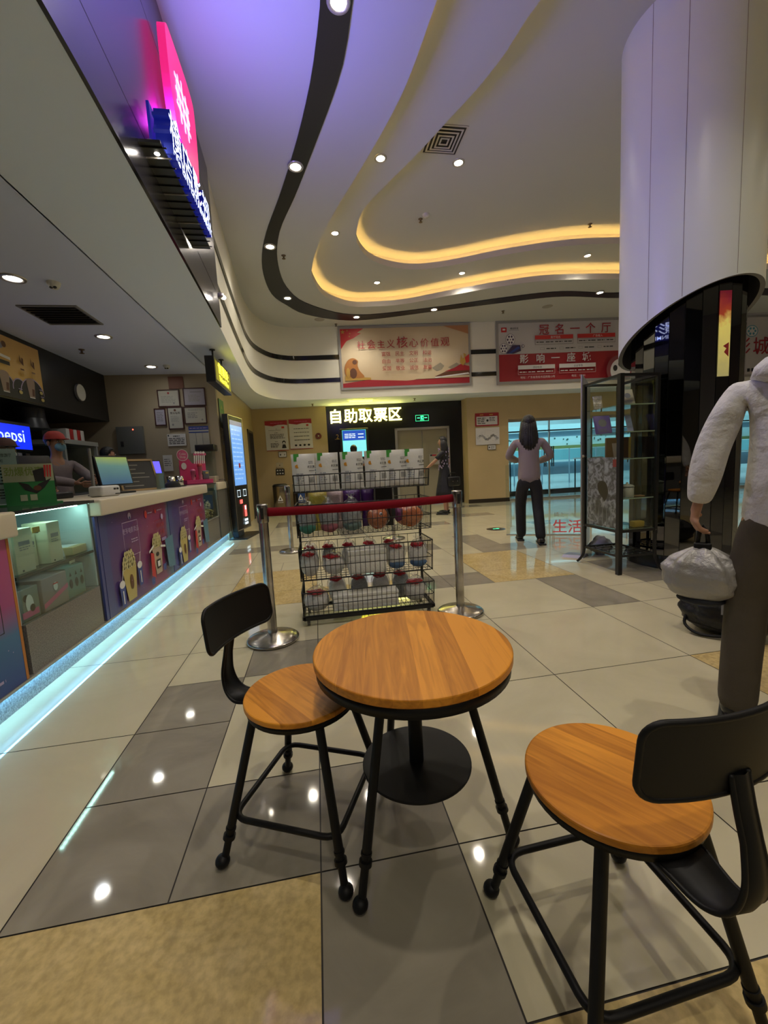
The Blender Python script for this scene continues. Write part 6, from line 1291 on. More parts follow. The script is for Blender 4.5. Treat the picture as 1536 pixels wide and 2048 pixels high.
for x,y,s in bandp: q = gz_(x,y,ZC-.012); downlight(*q, ZC-.012, 'downlight in the black ceiling band, '+s, 'downlights in the black band', DOWN_W, .07)
for x,y,s in ((761,316,'nearest the viewer'),(670,466,'at the left turn of the cove'),(754,565,'at the far left turn'),(924,546,'in the middle of the far side'),(1175,511,'beside the column')):
    q = gz_(x,y,Z1); downlight(*q, Z1, 'downlight between the two ceiling coves, '+s, 'downlights between the coves', DOWN_W, .06)
q = gz_(917,325,Z2); downlight(*q, Z2, 'single downlight beside the square vent on the highest ceiling', None, DOWN_W, .065)
for x,y,s in ((25,556,'leftmost in the photo'),(207,673,'above the yellow screen monitor'),(302,733,'above the certificates')):
    q = gz_(x,y,ZS+.03); downlight(*q, ZS+.03, 'downlight in the counter ceiling, '+s, 'downlights over the counter', 8.0, .075, M_lens2, col=(.86,.93,1.0))
for x,y,s in ((265,303,'by the cinema sign'),(437,597,'near the far end of the dark fascia')):
    q = gz_(x,y,2.9); 
    t = thing('wall_spotlight','small spotlight on the dark fascia, '+s,'spotlight',(-.80-.014*(q[1]>4)-.05*(q[1]>4),q[1],2.9)); b = MB(); b.lathe([(.001,0),(.03,0),(.035,.01),(.03,.05),(.001,.05)],(0.03,0,0),M_ring,16); b.build('housing', t, world=False); b = MB(); b.ball((.055,0,.01),(.022,.022,.02),M_lens,u=12,v=8); b.build('lens', t, world=False)
# behind and beside the viewer: unseen lamps of the same kind, added to light the hall
for k,(x,y,z) in enumerate(((.2,1.0,ZC-.012),(.2,-1.0,ZC-.012),(.2,-3.0,ZC-.012),(2.6,1.6,Z1),(7.0,3.0,Z2),(5.6,1.6,Z2),(5.8,5.2,Z2),(10.6,2.0,ZC),(10.8,6.0,ZC),(3.0,-3.0,ZC),(6.0,-3.0,ZC),(8.4,7.75,ZC))):
    downlight(x,y,z,'downlight outside the photo, '+('directly above the viewer','just behind the viewer on the black band','far behind the viewer on the black band','between the coves right of the viewer','on the inner cove right of the column','on the inner cove beside the viewer','on the inner cove behind the column','on the right hand ceiling, near row','on the right hand ceiling, far row','on the rear ceiling, left one','on the rear ceiling, right one','on the black band right of the column')[k],'hall downlights',DOWN_W*(1.7 if k < 5 else 1.1),.06)
def vent(px,py,z,s,lb,dirn=0.0,slots=6,square=True):
    q = gz_(px,py,z); t = thing('ceiling_vent',lb,'vent',(q[0],q[1],z),dirn)
    M_v = mat('vent_white',(0.5,0.48,0.45),.5); b = MB()
    for k in range(5):
        a = s/2*(1-.19*k); c_ = a-.018; zz = -.006-.006*k if k<4 else -.02
        for r in ((-a,-a,a,-c_),(-a,c_,a,a),(-a,-c_,-c_,c_),(c_,-c_,a,c_)): b.box(r[0],r[1],zz,r[2],r[3],zz+.005,M_v)
    b.build('louvres', t, world=False); b = MB(); b.box(-s/2,-s/2,-.003,s/2,s/2,-.0005,mat('vent_dark',(0.03,0.025,0.02),.7)); b.build('backing', t, world=False)
vent(888,280,Z2,.44,'square louvred ceiling vent at the edge of the inner cove')
q = gz_(125,630,ZS+.03); t = thing('ceiling_vent','dark slatted vent in the blue tinted counter ceiling','vent',(q[0],q[1],ZS+.03)); b = MB()
for k in range(7): b.box(-.22,-.22+.062*k,-.02,.22,-.19+.062*k,-.006,M_dk)
b.build('slats', t, world=False); b = MB()
for r in ((-.25,-.25,.25,-.23),(-.25,.23,.25,.25),(-.25,-.23,-.23,.23),(.23,-.23,.25,.23)): b.box(r[0],r[1],-.012,r[2],r[3],0,M_greyi)
b.build('frame', t, world=False); b = MB(); b.box(-.23,-.23,-.003,.23,.23,0,M_back); b.build('backing', t, world=False)
def sprinkler(px,py,z,lb):
    q = gz_(px,py,z); t = MB(); t.lathe([(.001,0),(.035,0),(.03,-.008),(.012,-.012),(.012,-.04),(.028,-.045),(.028,-.048),(.001,-.05)],(*q,z),mat('sprinkler_brass',(0.16,0.12,0.08),.4,.7),12); tag(t.build('sprinkler'),lb,'sprinkler')
sprinkler(567,511,ZC,'sprinkler head just right of the black band bend'); sprinkler(841,438,Z2,'sprinkler head on the highest ceiling left of the smoke detector'); sprinkler(1180,448,Z2,'sprinkler head near the column above the inner cove'); sprinkler(672,648,ZC,'sprinkler head above the left corner of the cream banner'); sprinkler(1006,622,ZC,'sprinkler head above the film reel banner'); sprinkler(829,797,ZS,'sprinkler head under the lower soffit above the exit sign'); sprinkler(163,699,ZS+.03,'sprinkler head in the counter ceiling'); sprinkler(625,808,ZS,'sprinkler head under the soffit left of the yellow characters')
b = MB(); q = gz_(852,429,Z2); b.lathe([(.001,-.045),(.03,-.04),(.05,-.02),(.055,0)],(*q,Z2),M_plw,18); tag(b.build('smoke_detector'),'white domed smoke detector on the highest ceiling','smoke detector')
for px,py,lb in ((639,639,'round flush ceiling speaker left of the cream banner'),(1095,613,'round flush ceiling speaker above the film reel banner')):
    q = gz_(px,py,ZC); b = MB(); b.lathe([(.001,-.006),(.10,-.006),(.11,0)],(*q,ZC),mat('speaker_grille',(0.35,0.33,0.3),.6),24); tag(b.build('ceiling_speaker'),lb,'speaker')
for px,py,z,lb in ((107,565,ZS+.03,'white dome camera on the counter ceiling'),(333,731,ZS+.03,'small twin lens camera near the far end of the counter ceiling')):
    q = gz_(px,py,z); t = thing('security_camera',lb,'camera',(q[0],q[1],z)); b = MB(); b.lathe([(.001,-.05),(.03,-.045),(.045,-.02),(.05,0)],(0,0,0),M_plw,18); b.build('housing', t, world=False); b = MB(); b.ball((-.012,-.02,-.045),(.014,.014,.01),M_ink,u=10,v=6); b.ball((.016,-.02,-.045),(.014,.014,.01),M_ink,u=10,v=6); b.build('lens', t, world=False)
b = MB(); q = gz_(722,800,ZS); b.rbox(q[0]-.28,q[1]-.05,ZS-.04,q[0]+.28,q[1]+.05,ZS,mat('yellow_batten',(0.9,.8,.05),.3,emit=14,ecol=(1,.86,.04)),.006); tag(b.build('batten_light'),'short yellow lit fitting under the soffit above the ticket zone characters','light')
# floor exit light
t = thing('floor_exit_light','round floor light with a green arrow set into the tiles','floor light',(2.79,6.18,0)); b = MB(); b.lathe([(.001,.004),(.13,.004),(.15,.0)],(0,0,0),M_dk,32); b.build('rim', t, world=False); b = MB(); b.prism([(-.05,-.012),(.02,-.012),(.02,-.035),(.06,0),(.02,.035),(.02,.012),(-.05,.012)],(0,0,.0045),(1,0,0),(0,1,0),.0005,M_gl2); b.build('green_arrow', t, world=False)
# clear free standing screen in front of the doors
g0 = Vector((2.70,5.62,0)); g1 = Vector((3.64,5.16,0)); ug = (g1-g0).normalized(); MG = Matrix.Translation(g0) @ Matrix.Rotation(math.atan2(ug.y,ug.x),4,'Z'); Lg = (g1-g0).length
t = thing('glass_screen','low clear glass screen with red stuck on characters standing before the glass doors','screen',g0)
b = MB(); b.box(0,-.004,.012,Lg,.004,1.02,M_glass,MG); b.build('glass', t)
b = MB(); b.box(0,-.014,0,Lg,.014,.014,M_sil,MG); b.build('foot_rail', t)
b = MB(); b.text('生活',MG@Vector((Lg-.22,-.0045,.05)),ug,(0,0,1),.20,mat('sticker_red',(0.75,0.10,0.10),.5,emit=.25),d=0,boldness=.02); b.text('请上',MG@Vector((Lg-.33,-.0045,.27)),ug,(0,0,1),.07,M_wht,d=0); b.build('sticker_letters', t)
# ================================================================== MALL BEYOND THE GLASS
def band(z0,z1,y0,curve,m,nm,lb,cat,th=.25):
    pts = [(x, y0+curve*math.cos((x-5)*.22)) for x in [3.05+.6*i for i in range(32)] if x < 21.9]
    b = MB(); wallstrip(b, pts, z0, z1, m); n_ = len(pts); p2 = [(x,y+th) for x,y in pts]; wallstrip(b,p2,z0,z1,m,flip=True)
    for z in (z0,z1): b.add([(x,y,z) for x,y in pts]+[(x,y,z) for x,y in p2],[(i,i+1,i+n_+1,i+n_) for i in range(n_-1)],m)
    return tag(b.build(nm),lb,cat)
M_mb = mat('mall_pale_cyan',(0.60,0.78,0.80),.4); M_mg = mat('mall_grey_blue',(0.25,0.36,0.45),.4); M_gdb = mat('green_gold_trim',(0.22,0.25,0.08),.5); M_mrl = glass_mat('balcony_glass',(0.62,0.85,0.88))
band(2.25,2.52,17.0,.8,M_mb,'balcony_edge','upper pale balcony edge in the bright mall','balcony'); band(1.95,2.22,17.3,.8,M_mg,'balcony_soffit','grey blue underside band below the upper balcony in the mall','balcony')
band(1.55,1.93,16.2,.7,M_mb,'balcony_edge','pale balcony edge with dark leaf marks in the mall','balcony'); band(1.42,1.54,16.1,.7,M_gdb,'balcony_trim','green gold strip along the middle balcony in the mall','trim')
band(.95,1.38,15.6,.6,M_mrl,'glass_railing','glass railing of the mall walkway','railing',.02); band(.88,.95,15.5,.6,M_mb,'ledge','white ledge under the glass railing in the mall','ledge'); band(.35,.86,15.9,.6,M_mg,'railing_wall','grey blue low wall under the railing in the mall','wall')
for k in range(9):
    x = 4.2+1.2*k; b = MB(); b.cyl((x,15.45,.0),(x,15.45,1.4),.025,M_mg,n=8); tag(b.build('railing_post'),'thin blue grey railing post in the bright mall','post','mall railing posts')
rg = random.Random(3)
b = MB()
for k in range(60): x = rg.uniform(5,16); yy = 16.2+.7*math.cos((x-5)*.22)-.01; b.prism(circ(0,0,rg.uniform(.02,.05),6),(x,yy,rg.uniform(1.6,1.9)),(1,0,0),(0,0,1),.004,mat('leaf_dark',(0.05,0.12,0.10),.6))
tag(b.build('leaf_stickers'),'dark leaf marks scattered along the pale balcony edge','stickers',kind='stuff')
for k,(x,y) in enumerate(((5.6,12.2),(9.0,12.6))):
    t = thing('high_table',('left' if k==0 else 'right')+' high table with black legs just outside the glass doors','table',(x,y,0)); b = MB(); b.box(-.35,-.3,.98,.35,.3,1.02,M_plw); b.build('tabletop', t, world=False)
    for sx in (-1,1):
        for sy in (-1,1): b = MB(); b.box(sx*.3-.015,sy*.25-.015,0,sx*.3+.015,sy*.25+.015,.98,M_dk); b.build('leg', t, world=False)
t = thing('cardboard_box','brown box on the left high table outside the doors','box',(5.55,12.2,1.02)); b = MB(); b.rbox(-.18,-.15,0,.18,.15,.28,M_brn,.005); b.build('box_body', t, world=False); b = MB(); b.box(-.02,-.152,.0,.02,.152,.283,M_gb); b.build('tape', t, world=False)
for k,(x,y,z,sx_,sy_,e,rx) in enumerate(((9,13.6,4.9,10,1.6,1.0,0),(9,19,5.05,12,6,1.6,0),(16,16,4.9,8,6,1.0,0))):
    l = bpy.data.lights.new('mall_light','AREA'); l.shape='RECTANGLE'; l.size=sx_; l.size_y=sy_; l.energy=MALL_W*e; l.color=(.55,.92,1.0)
    lo_ = bpy.data.objects.new('mall_light', l); COL.objects.link(lo_); lo_.location=(x,y,z)
l = bpy.data.lights.new('mall_lobby_light','AREA'); l.shape='RECTANGLE'; l.size=10; l.size_y=1; l.energy=MALL_W*.12; l.color=(.9,.97,.95)
lo_ = bpy.data.objects.new('mall_lobby_light', l); COL.objects.link(lo_); lo_.location=(9,12,3.05)
# ================================================================== PEOPLE
M_skin = mat('skin', (0.42,0.22,0.14), 0.5, noise=(14,.06)); M_hair = mat('black_hair', (0.010,0.008,0.008), 0.45, bump=(70,.5))
def skin_mesh(name, verts, edges, radii, m, parent, sub=2, M=None):
    """one continuous surface grown round a jointed skeleton"""
    me = bpy.data.meshes.new(name); me.from_pydata([tuple(v) for v in verts], edges, [])
    ob = bpy.data.objects.new(name, me); COL.objects.link(ob)
    md = ob.modifiers.new('s','SKIN'); md.use_smooth_shade = True; md.branch_smoothing = .6
    if not me.skin_vertices: me.skin_vertices.new()
    sv = me.skin_vertices[0].data
    for i, r in enumerate(radii):
        sv[i].radius = r if isinstance(r, tuple) else (r, r); sv[i].use_root = (i == 0)
    s2 = ob.modifiers.new('b','SUBSURF'); s2.levels = sub; s2.render_levels = sub
    dg = bpy.context.evaluated_depsgraph_get(); dg.update()
    nm = bpy.data.meshes.new_from_object(ob.evaluated_get(dg)); nm.name = name
    bpy.data.objects.remove(ob); bpy.data.meshes.remove(me)
    nm.materials.clear(); nm.materials.append(m)
    for p_ in nm.polygons: p_.use_smooth = True; p_.material_index = 0
    o = bpy.data.objects.new(name, nm); COL.objects.link(o); o.parent = parent
    return o
class Sk:
    def __init__(s): s.v = []; s.e = []; s.r = []
    def p(s, co, r, par=None):
        s.v.append(Vector(co)); s.r.append(r); i = len(s.v)-1
        if par is not None: s.e.append((par, i))
        return i
    def mk(s, name, m, parent, sub=2): return skin_mesh(name, s.v, s.e, s.r, m, parent, sub)
def hand(s, w, palm_dir, curl_dir, thumb_dir, par, curl=0.6, k=1.0):
    """five separate tapering fingers on a palm; w wrist position"""
    d = palm_dir.normalized(); c = curl_dir.normalized(); t = thumb_dir.normalized()
    c = (c-d*c.dot(d)).normalized(); t = (t-d*t.dot(d)-c*t.dot(c)).normalized()
    pm = s.p(w+d*.035*k, (.026*k,.018*k), par); pb = s.p(w+d*.075*k, (.032*k,.014*k), pm)
    for i,(o,L) in enumerate(((.030,.070),(.010,.080),(-.010,.075),(-.029,.060))):
        b = w+d*(.085-.004*abs(i-1))*k+t*o*k; a = s.p(b, .0098*k, pb); q = b; dd = d.copy(); pr_ = a
        for j,(f,r) in enumerate(((.45,.0090),(.32,.0080),(.23,.0068))):
            dd = (dd*math.cos(curl*(.6+.3*j))+c*math.sin(curl*(.6+.3*j))).normalized(); q = q+dd*L*f*k; pr_ = s.p(q, r*k, pr_)
    tb = w+d*.030*k+t*.028*k; a = s.p(tb, .0125*k, pm); q = tb; dd = (d*.65+t*.65+c*.35).normalized(); pr_ = a
    for f,r in ((.035,.0112),(.028,.0090)): q = q+dd*f*k; pr_ = s.p(q, r*k, pr_); dd = (dd+c*.5*curl-t*.35*curl).normalized()
def person(x, y, face, ht, lb, shirt, trousers, hair='short', arms=None, legs=None, skirt=None, shoe=None, mask=None, cap=None, lean=0.0, long_sleeve=True, sub=2, hoodie=False):
    """standing figure, faces +Y before turning; arms: (elbow, wrist) pairs in body units of height"""
    t = thing('person', lb, 'person', (x,y,0), face)
    k = ht/1.70; V = lambda a,b,c: Vector((a*k,b*k,c*k))
    arms = arms or ((V(-.27,-.02,1.12),V(-.28,.06,.88)),(V(.27,-.02,1.12),V(.28,.06,.88)))
    legs = legs or ((V(-.10,.02,.49),V(-.11,-.02,.09)),(V(.10,.02,.49),V(.11,-.02,.09)))
    ly = lean
    s = Sk(); pel = s.p(V(0,0,.94),(.125*k,.092*k)); wa = s.p(V(0,ly*.3,1.10),(.125*k,.090*k),pel); ch = s.p(V(0,ly*.7,1.28),(.145*k,.105*k),wa); ut = s.p(V(0,ly,1.38),(.085*k,.060*k),ch)
    nk = s.p(V(0,ly+.01,1.46),(.052*k,.052*k),ut); nk2 = s.p(V(0,ly+.025,1.51),(.050*k,.052*k),nk); hd = s.p(V(0,ly+.035,1.58),(.070*k,.085*k),nk2); hd2 = s.p(V(0,ly+.030,1.64),(.072*k,.088*k),hd); hd3 = s.p(V(0,ly+.02,1.675),(.045*k,.058*k),hd2)
    for sx,(el,wr) in zip((-1,1),arms):
        sh = s.p(V(sx*.160,ly,1.37),.044*k,ut); e = s.p(el,.038*k,sh); m_ = s.p(el.lerp(wr,.35),.036*k,e); w_ = s.p(wr,.024*k,m_)
        d = (wr-el).normalized(); inn = Vector((-sx,0,0)); hand(s, wr, d, inn+Vector((0,.3,0)), Vector((0,1,.1)), w_, 1.05 if (hoodie and sx<0) else .45, k*(1.08 if hoodie else 1))
    for sx,(kn,an) in zip((-1,1),legs):
        hp = s.p(V(sx*.095,0,.86),.080*k,pel); kq = s.p(kn,.055*k,hp); cf = s.p(kn.lerp(an,.35)+V(0,-.012,0),.054*k,kq); a = s.p(an,.034*k,cf); hl = s.p(Vector((an.x,an.y-.01*k,.045*k)),.034*k,a); toe = s.p(Vector((an.x+sx*.015*k,an.y+.13*k,.034*k)),(.040*k,.028*k),hl); s.p(Vector((an.x+sx*.02*k,an.y+.19*k,.028*k)),(.034*k,.022*k),toe)
    s.mk('body', M_skin, t, sub)
    hc = V(0,ly+.032,1.615)
    f = MB(); 
    f.lathe([(.001,.030*k),(.008*k,.022*k),(.013*k,.0)],hc+V(0,.072,-.022),M_skin,10,axis=Vector((0,1,-.25))); f.ball(hc+V(0,.080,-.062),(.024*k,.010*k,.007*k),mat('lips',(0.35,0.10,0.09),.5),u=12,v=6)
    for sx in (-1,1):
        f.ball(hc+V(sx*.030,.079,.004),(.014*k,.008*k,.008*k),mat('eye_white',(0.6,0.58,0.55),.3),u=10,v=6); f.ball(hc+V(sx*.030,.0855,.004),(.006*k,.004*k,.0065*k),M_ink,u=8,v=6); f.ball(hc+V(sx*.031,.080,.024),(.018*k,.006*k,.004*k),M_hair,u=8,v=5)
        f.ball(hc+V(sx*.077,-.005,-.010),(.010*k,.018*k,.030*k),M_skin,u=10,v=8)
    f.build('face', t, world=False)
    h = MB(); bm = bmesh.new(); bmesh.ops.create_uvsphere(bm,u_segments=28,v_segments=18,radius=1)
    for v_ in bm.verts:
        q = v_.co.copy(); n_ = 1+.03*math.sin(30*q.x+7*q.z)*math.sin(13*q.y)
        v_.co = Vector((q.x*.088*k*n_, q.y*.103*k*n_-.014*k, q.z*.098*k*n_+.028*k))+hc
        if q.y > .15 and q.z < .35: v_.co.y = hc.y+.02*k; v_.co.z = max(v_.co.z, hc.z+.045*k) if q.z > -.3 else hc.z+.045*k
        elif q.z < -.35: v_.co.z = hc.z-(.03 if hair == 'short' else .06)*k; v_.co.x *= .95
    h.frombm(bm, M_hair, None, True)
    if hair == 'long':
        for a in range(-7,8):
            an = rad(-90+a*13.5); r_ = .088*k; x0_ = hc.x+r_*math.cos(an); y0_ = hc.y-.01*k+r_*math.sin(an); sw = math.sin(a*1.7)*.008
            h.tube([(x0_*.9,y0_*.9+.1*hc.y,hc.z+.03*k),(x0_,y0_,hc.z-.06*k),(x0_*1.12,y0_-.012*k,hc.z-.15*k),(x0_*1.25+sw,y0_-.02*k,hc.z-.26*k),(x0_*1.15-sw,y0_-.015*k,hc.z-.36*k)],[.02*k,.024*k,.026*k,.022*k,.008*k],M_hair,8)
    if hair == 'bun': h.ball(hc+V(0,-.10,.06),.045*k,M_hair)
    h.build('hair', t, world=False)
    # shirt
    c = Sk(); bz = c.p(V(0,0,.80),(.168*k,.128*k)); b0 = c.p(V(0,0,.92),(.162*k,.122*k),bz); b1 = c.p(V(0,ly*.3,1.06),(.150*k,.115*k),b0); b2 = c.p(V(0,ly*.7,1.26),(.160*k,.118*k),b1); b3 = c.p(V(0,ly,1.38),(.125*k,.088*k),b2); c.p(V(0,ly,1.445),(.070*k,.066*k),b3)
    for sx,(el,wr) in zip((-1,1),arms):
        sh = c.p(V(sx*.17,ly,1.385),(.066*k,.066*k),b3)
        if long_sleeve: e = c.p(el,(.064*k if hoodie else .057*k),sh); m_ = c.p(el.lerp(wr,.5),(.066*k if hoodie else .054*k),e); m3 = c.p(el.lerp(wr,.88),.050*k,m_); c.p(el.lerp(wr,1.04),.041*k,m3)
        else: e = c.p(V(sx*.17,ly,1.385).lerp(el,.55),.062*k,sh); c.p(V(sx*.17,ly,1.385).lerp(el,.78),.060*k,e)
    c.mk('shirt', shirt, t, sub)
    if skirt:
        g_ = MB(); prof = [(.135,1.02),(.16,.90),(.20,.72),(.24,.52),(.255,.42),(.25,.42),(.12,1.0)]
        bm = bmesh.new(); n_ = 36; P = len(prof); vs = []; fs = []
        for i in range(n_):
            a = 2*PI*i/n_
            for r_,z_ in prof: rr = r_*(1+.07*math.sin(9*a)*max(0,(1.0-z_))*1.4); vs.append((rr*k*math.cos(a), rr*k*.8*math.sin(a), z_*k))
        for i in range(n_):
            for j in range(P-1): fs.append((i*P+j,((i+1)%n_)*P+j,((i+1)%n_)*P+j+1,i*P+j+1))
        bm.free(); g_.add(vs, fs, skirt, True); g_.build('skirt', t, world=False)
    if trousers:
        c = Sk(); b0 = c.p(V(0,0,.97),(.142*k,.112*k)); b1 = c.p(V(0,0,.88),(.155*k,.120*k),b0)
        for sx,(kn,an) in zip((-1,1),legs):
            hp = c.p(V(sx*.095,0,.80),.100*k,b1); kq = c.p(kn,.078*k,hp); a = c.p(kn.lerp(an,.6),.074*k,kq); c.p(an+V(0,0,-.060),.072*k,a)
        c.mk('trousers', trousers, t, sub)
    for sx,(kn,an) in zip((-1,1),legs):
        g_ = MB(); o_ = Vector((an.x+sx*.012*k, an.y+.06*k, 0)); g_.rbox(o_.x-.048*k,o_.y-.12*k,.0,o_.x+.048*k,o_.y+.15*k,.028*k,M_plw if shoe == 'white' else M_dk,.012)
        g_.ball((o_.x,o_.y+.05*k,.045*k),(.046*k,.095*k,.034*k),M_plw if shoe == 'white' else M_dk,u=16,v=8); g_.ball((o_.x,o_.y-.055*k,.062*k),(.043*k,.058*k,.045*k),M_plw if shoe == 'white' else M_dk,u=16,v=8); g_.build('shoe', t, world=False)
    if mask is not None:
        g_ = MB(); g_.ball(hc+V(0,.058,-.052),(.055*k,.040*k,.048*k),mask,u=18,v=10); g_.build('face_mask', t, world=False)
    if cap is not None:
        g_ = MB(); g_.lathe([(.001,.125*k),(.05*k,.118*k),(.085*k,.085*k),(.097*k,.04*k),(.098*k,.03*k)],hc+V(0,-.008,0),cap,24); g_.lathe([(.001,.034*k),(.06*k,.032*k),(.064*k,.027*k),(.001,.026*k)],hc+V(0,.10,0),cap,20,sx=1,sy=1.0); g_.build('cap', t, world=False)
    return t
def cloth(n,c,r=.75,b=(9,.6)): return mat(n,c,r,bump=b)
V = lambda a,b,c: Vector((a,b,c))
# customer at the right edge, walking away, holding a silver bag
M_hood = mat('white_hoodie', (0.66,0.65,0.64), 0.8, bump=(6,3.0)); M_tro = cloth('dark_olive_trousers',(0.075,0.060,0.042),.85,(5,.8))
PX, PY = 1.98, 1.66
PX, PY, PR = 1.715, 1.24, rad(-51)
pr_ = person(PX, PY, PR, 1.63, 'person in white hooded top and dark trousers at the right edge, holding a silver bag', M_hood, M_tro, 'short',
    arms=((V(-.238,-.03,1.12),V(-.275,-.015,.90)),(V(.26,.0,1.12),V(.26,.10,.88))), legs=((V(-.115,.02,.49),V(-.13,-.02,.09)),(V(.10,.05,.49),V(.11,.10,.09))), hoodie=True)
MP = Matrix.Translation((PX,PY,0)) @ Matrix.Rotation(PR,4,'Z')
b = MB(); b.lathe([(.10,1.34),(.135,1.36),(.125,1.40),(.10,1.425),(.07,1.43)],(0,-.03,0),M_hood,24); bb = b.build('hood', [c for c in pr_.children if c.name.startswith('shirt')][0], world=False)
def sack(name, c, r, lb, m, m2, seed, top, cat='bag', group=None, pinch=.5):
    t = thing(name, lb, cat, (c[0],c[1],c[2]-r[2]), math.atan2(-c[0],c[1])*1.0)
    b = MB(); bm = bmesh.new(); bmesh.ops.create_uvsphere(bm,u_segments=40,v_segments=26,radius=1); rg = random.Random(seed); ph = [rg.uniform(0,6) for _ in range(5)]
    for v_ in bm.verts:
        q = v_.co.copy(); s = 1-pinch*max(0,q.z)**2.0; a = math.atan2(q.y,q.x)
        w_ = 1+.13*math.sin(7*a+ph[0]+1.5*q.z)*max(0,.5+q.z)+.05*math.sin(13*a+ph[1]-2*q.z)*max(0,.7+q.z)+.03*math.sin(5*q.z*3+ph[2]+2*a)
        sg_ = lambda u: math.copysign(abs(u)**.75,u)
        v_.co = Vector((sg_(q.x)*r[0]*s*w_, sg_(q.y)*r[1]*s*w_, r[2]+(q.z if q.z>0 else sg_(q.z)*.95)*r[2]))
    b.frombm(bm,m,None,True); b.build('bag_body', t, world=False)
    return t
hb = MP @ V(-.258,.0,.70)
sb = sack('silver_bag',(hb.x,hb.y,.600),(.132,.085,.115),'crinkled silver bag hanging from the hand of the person in white',mat('silver_foil_cloth',(0.36,0.35,0.34),.38,.35,bump=(11,1.0)),None,5,None)
b = MB(); 
b.tube([(-.02,0,.225),(-.012,0,.29),(.0,0,.315),(.012,0,.29),(.02,0,.225)],.009,M_blk,8); b.rbox(-.03,-.02,.215,.03,.02,.245,M_blk,.008); b.build('handle', sb, world=False)
b = MB(); bm = bmesh.new(); bmesh.ops.create_uvsphere(bm,u_segments=28,v_segments=12,radius=1)
for v_ in bm.verts: v_.co = Vector((v_.co.x*.085,v_.co.y*.06,.006+v_.co.z*.024))
b.frombm(bm,cloth('navy_lining',(0.015,0.018,0.03)),None,True); b.build('dark_lining', sb, world=False)
db = sack('black_duffel_bag',(2.38,2.03,.14),(.225,.14,.14),'slumped black duffel bag on the floor behind the silver bag',cloth('black_nylon',(0.009,0.009,0.010),.38,(9,1.0)),None,9,None,pinch=.28)
b = MB(); b.tube(catmull([(-.06,-.05,.28),(-.04,-.07,.35),(.05,-.07,.36),(.08,-.05,.28)],5),.010,M_blk,8); b.build('handle', db, world=False); b = MB(); b.tube(catmull([(-.19,-.06,.12),(-.20,-.10,.05),(-.12,-.145,.014),(.02,-.14,.03)],5),.009,M_blk,8); b.build('strap', db, world=False)
b = MB(); b.box(-.03,-.162,.16,-.018,-.155,.25,M_greyi); b.build('zip', db, world=False)
q = MP @ V(.03,-.165,1.02)
b = MB(); blob_mb(b,(q.x,q.y,q.z),(.12,.075,.11),cloth('black_sling',(0.012,0.012,0.013),.6),.05,8); sl = b
o_ = tag(sl.build('sling_bag'),'black sling bag worn on the back of the person in white','bag')
b = MB(); qq = MP @ V(-.04,-.20,1.09); b.rbox(qq.x-.02,qq.y-.012,qq.z-.03,qq.x+.02,qq.y+.012,qq.z+.03,M_rc,.008); b.build('red_tag', o_, world=True)
# woman in black floral dress by the beige door
M_fl = mat('black_floral_blouse',(0.012,0.012,0.018),.6)
fb = person(2.70,8.50,rad(62),1.62,'woman with long hair in black patterned blouse and long skirt near the beige door',M_fl,None,'long',
    arms=((V(-.22,.16,1.13),V(-.20,.33,1.0)),(V(.24,-.06,1.12),V(.23,-.02,.86))), skirt=cloth('black_skirt',(0.010,0.010,0.018),.7), long_sleeve=False, sub=1)
b = MB(); rg = random.Random(4)
for _ in range(70):
    a = rg.uniform(0,2*PI); z = rg.uniform(.95,1.40); r_ = .150+.012*math.sin(z*9); c = Vector((1.03*r_*math.cos(a), .74*r_*math.sin(a), z)); n_ = Vector((math.cos(a)*.7,math.sin(a),0)).normalized(); b.ball(c*1.0,(.010,.010,.020),M_lilac,u=6,v=4)
b.build('flower_print', fb, world=False)
b = MB(); b.rbox(-.15,-.07,0,.15,.07,.20,cloth('black_leather',(0.010,0.010,0.011),.35),.03); b.tube(catmull([(-.10,0,.19),(-.07,0,.27),(.07,0,.27),(.10,0,.19)],5),.010,M_blk,8); b.ball((-.05,-.072,.10),.010,M_chr,u=8,v=6); b.ball((.07,-.072,.10),.010,M_chr,u=8,v=6)
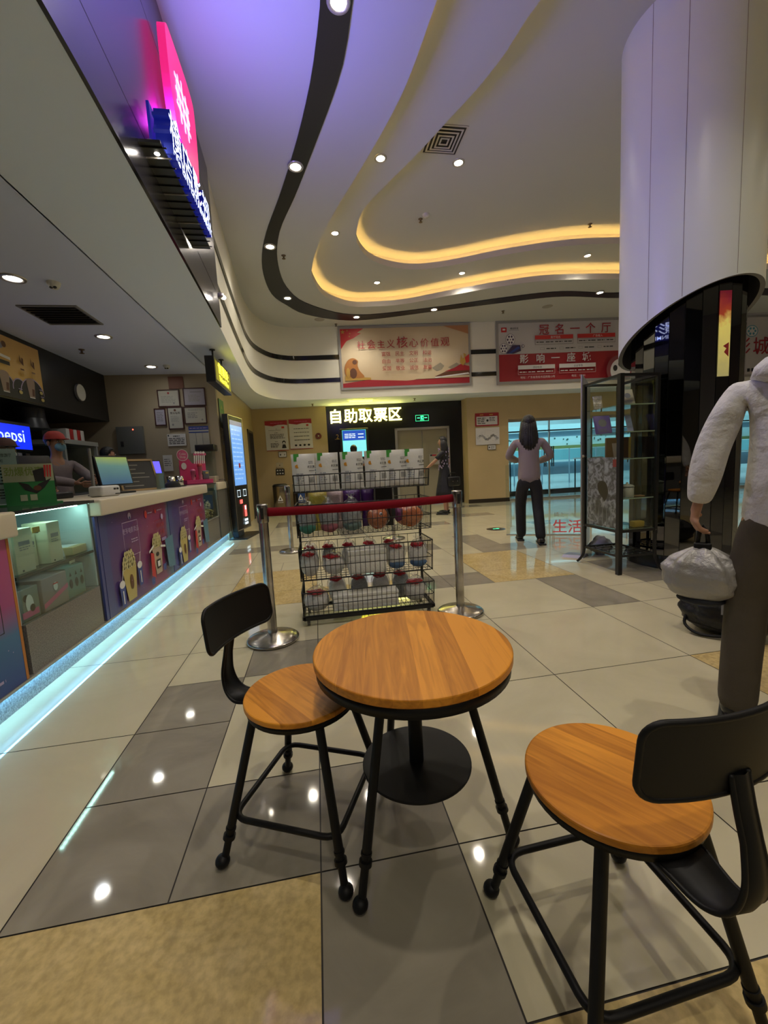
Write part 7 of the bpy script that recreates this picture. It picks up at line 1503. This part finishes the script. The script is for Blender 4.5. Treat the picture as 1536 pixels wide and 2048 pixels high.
ob_ = b.build('handbag', None, loc=(0,0,0)); ob_.location = (2.84,8.38,.60); ob_.rotation_euler = (0,0,.3); tag(ob_,'black studded handbag hanging from the arm of the woman in the long skirt','bag')
# person walking with back turned in the middle distance
M_mv = cloth('mauve_grey_shirt',(0.26,0.21,0.22)); M_bt = cloth('black_trousers',(0.008,0.008,0.012),.7)
person(2.72,4.98,rad(-20),1.62,'person with long black hair, mauve grey shirt and black trousers walking towards the glass doors',M_mv,M_bt,'long',
    arms=((V(-.25,.08,1.14),V(-.12,.26,1.08)),(V(.28,.02,1.12),V(.16,.24,1.06))), legs=((V(-.10,.10,.50),V(-.09,.14,.10)),(V(.10,.0,.49),V(.11,-.16,.11))), sub=1)
# person at the ticket machine
person(.93,9.95,rad(2),1.60,'person in a pale top with dark hair tied back standing at the ticket machine screen',cloth('pale_top',(0.30,0.32,0.36)),M_bt,'bun',
    arms=((V(-.24,.05,1.14),V(-.18,.26,1.18)),(V(.25,.05,1.14),V(.16,.25,1.20))), sub=1, long_sleeve=False)
# counter staff
M_uni = cloth('grey_uniform',(0.20,0.19,0.20)); M_sky = mat('blue_face_mask',(0.20,0.42,0.60),.8); M_wmk = mat('white_face_mask',(0.55,0.53,0.56),.8)
person(-2.62,4.75,rad(-115),1.60,'staff member in red cap and pale blue face mask behind the lit display case',cloth('mauve_uniform',(0.25,0.20,0.21)),M_bt,'short',mask=M_sky,cap=cloth('red_cap',(0.40,0.04,0.03)),
    arms=((V(-.23,.14,1.15),V(-.12,.34,1.12)),(V(.23,.14,1.15),V(.10,.34,1.10))), sub=1)
person(-2.72,4.20,rad(-118),1.50,'staff member in white face mask at the left edge of the photo behind the counter',cloth('pale_uniform',(0.36,0.34,0.34)),M_bt,'short',mask=M_wmk,cap=cloth('brown_visor',(0.10,0.04,0.03)),
    arms=((V(-.25,.05,1.14),V(-.20,.25,1.05)),(V(.25,.05,1.14),V(.20,.25,1.05))), sub=1)
person(-2.75,6.10,rad(-60),1.52,'staff member with dark hair half hidden behind the tall counter monitors',M_uni,M_bt,'short', sub=1)
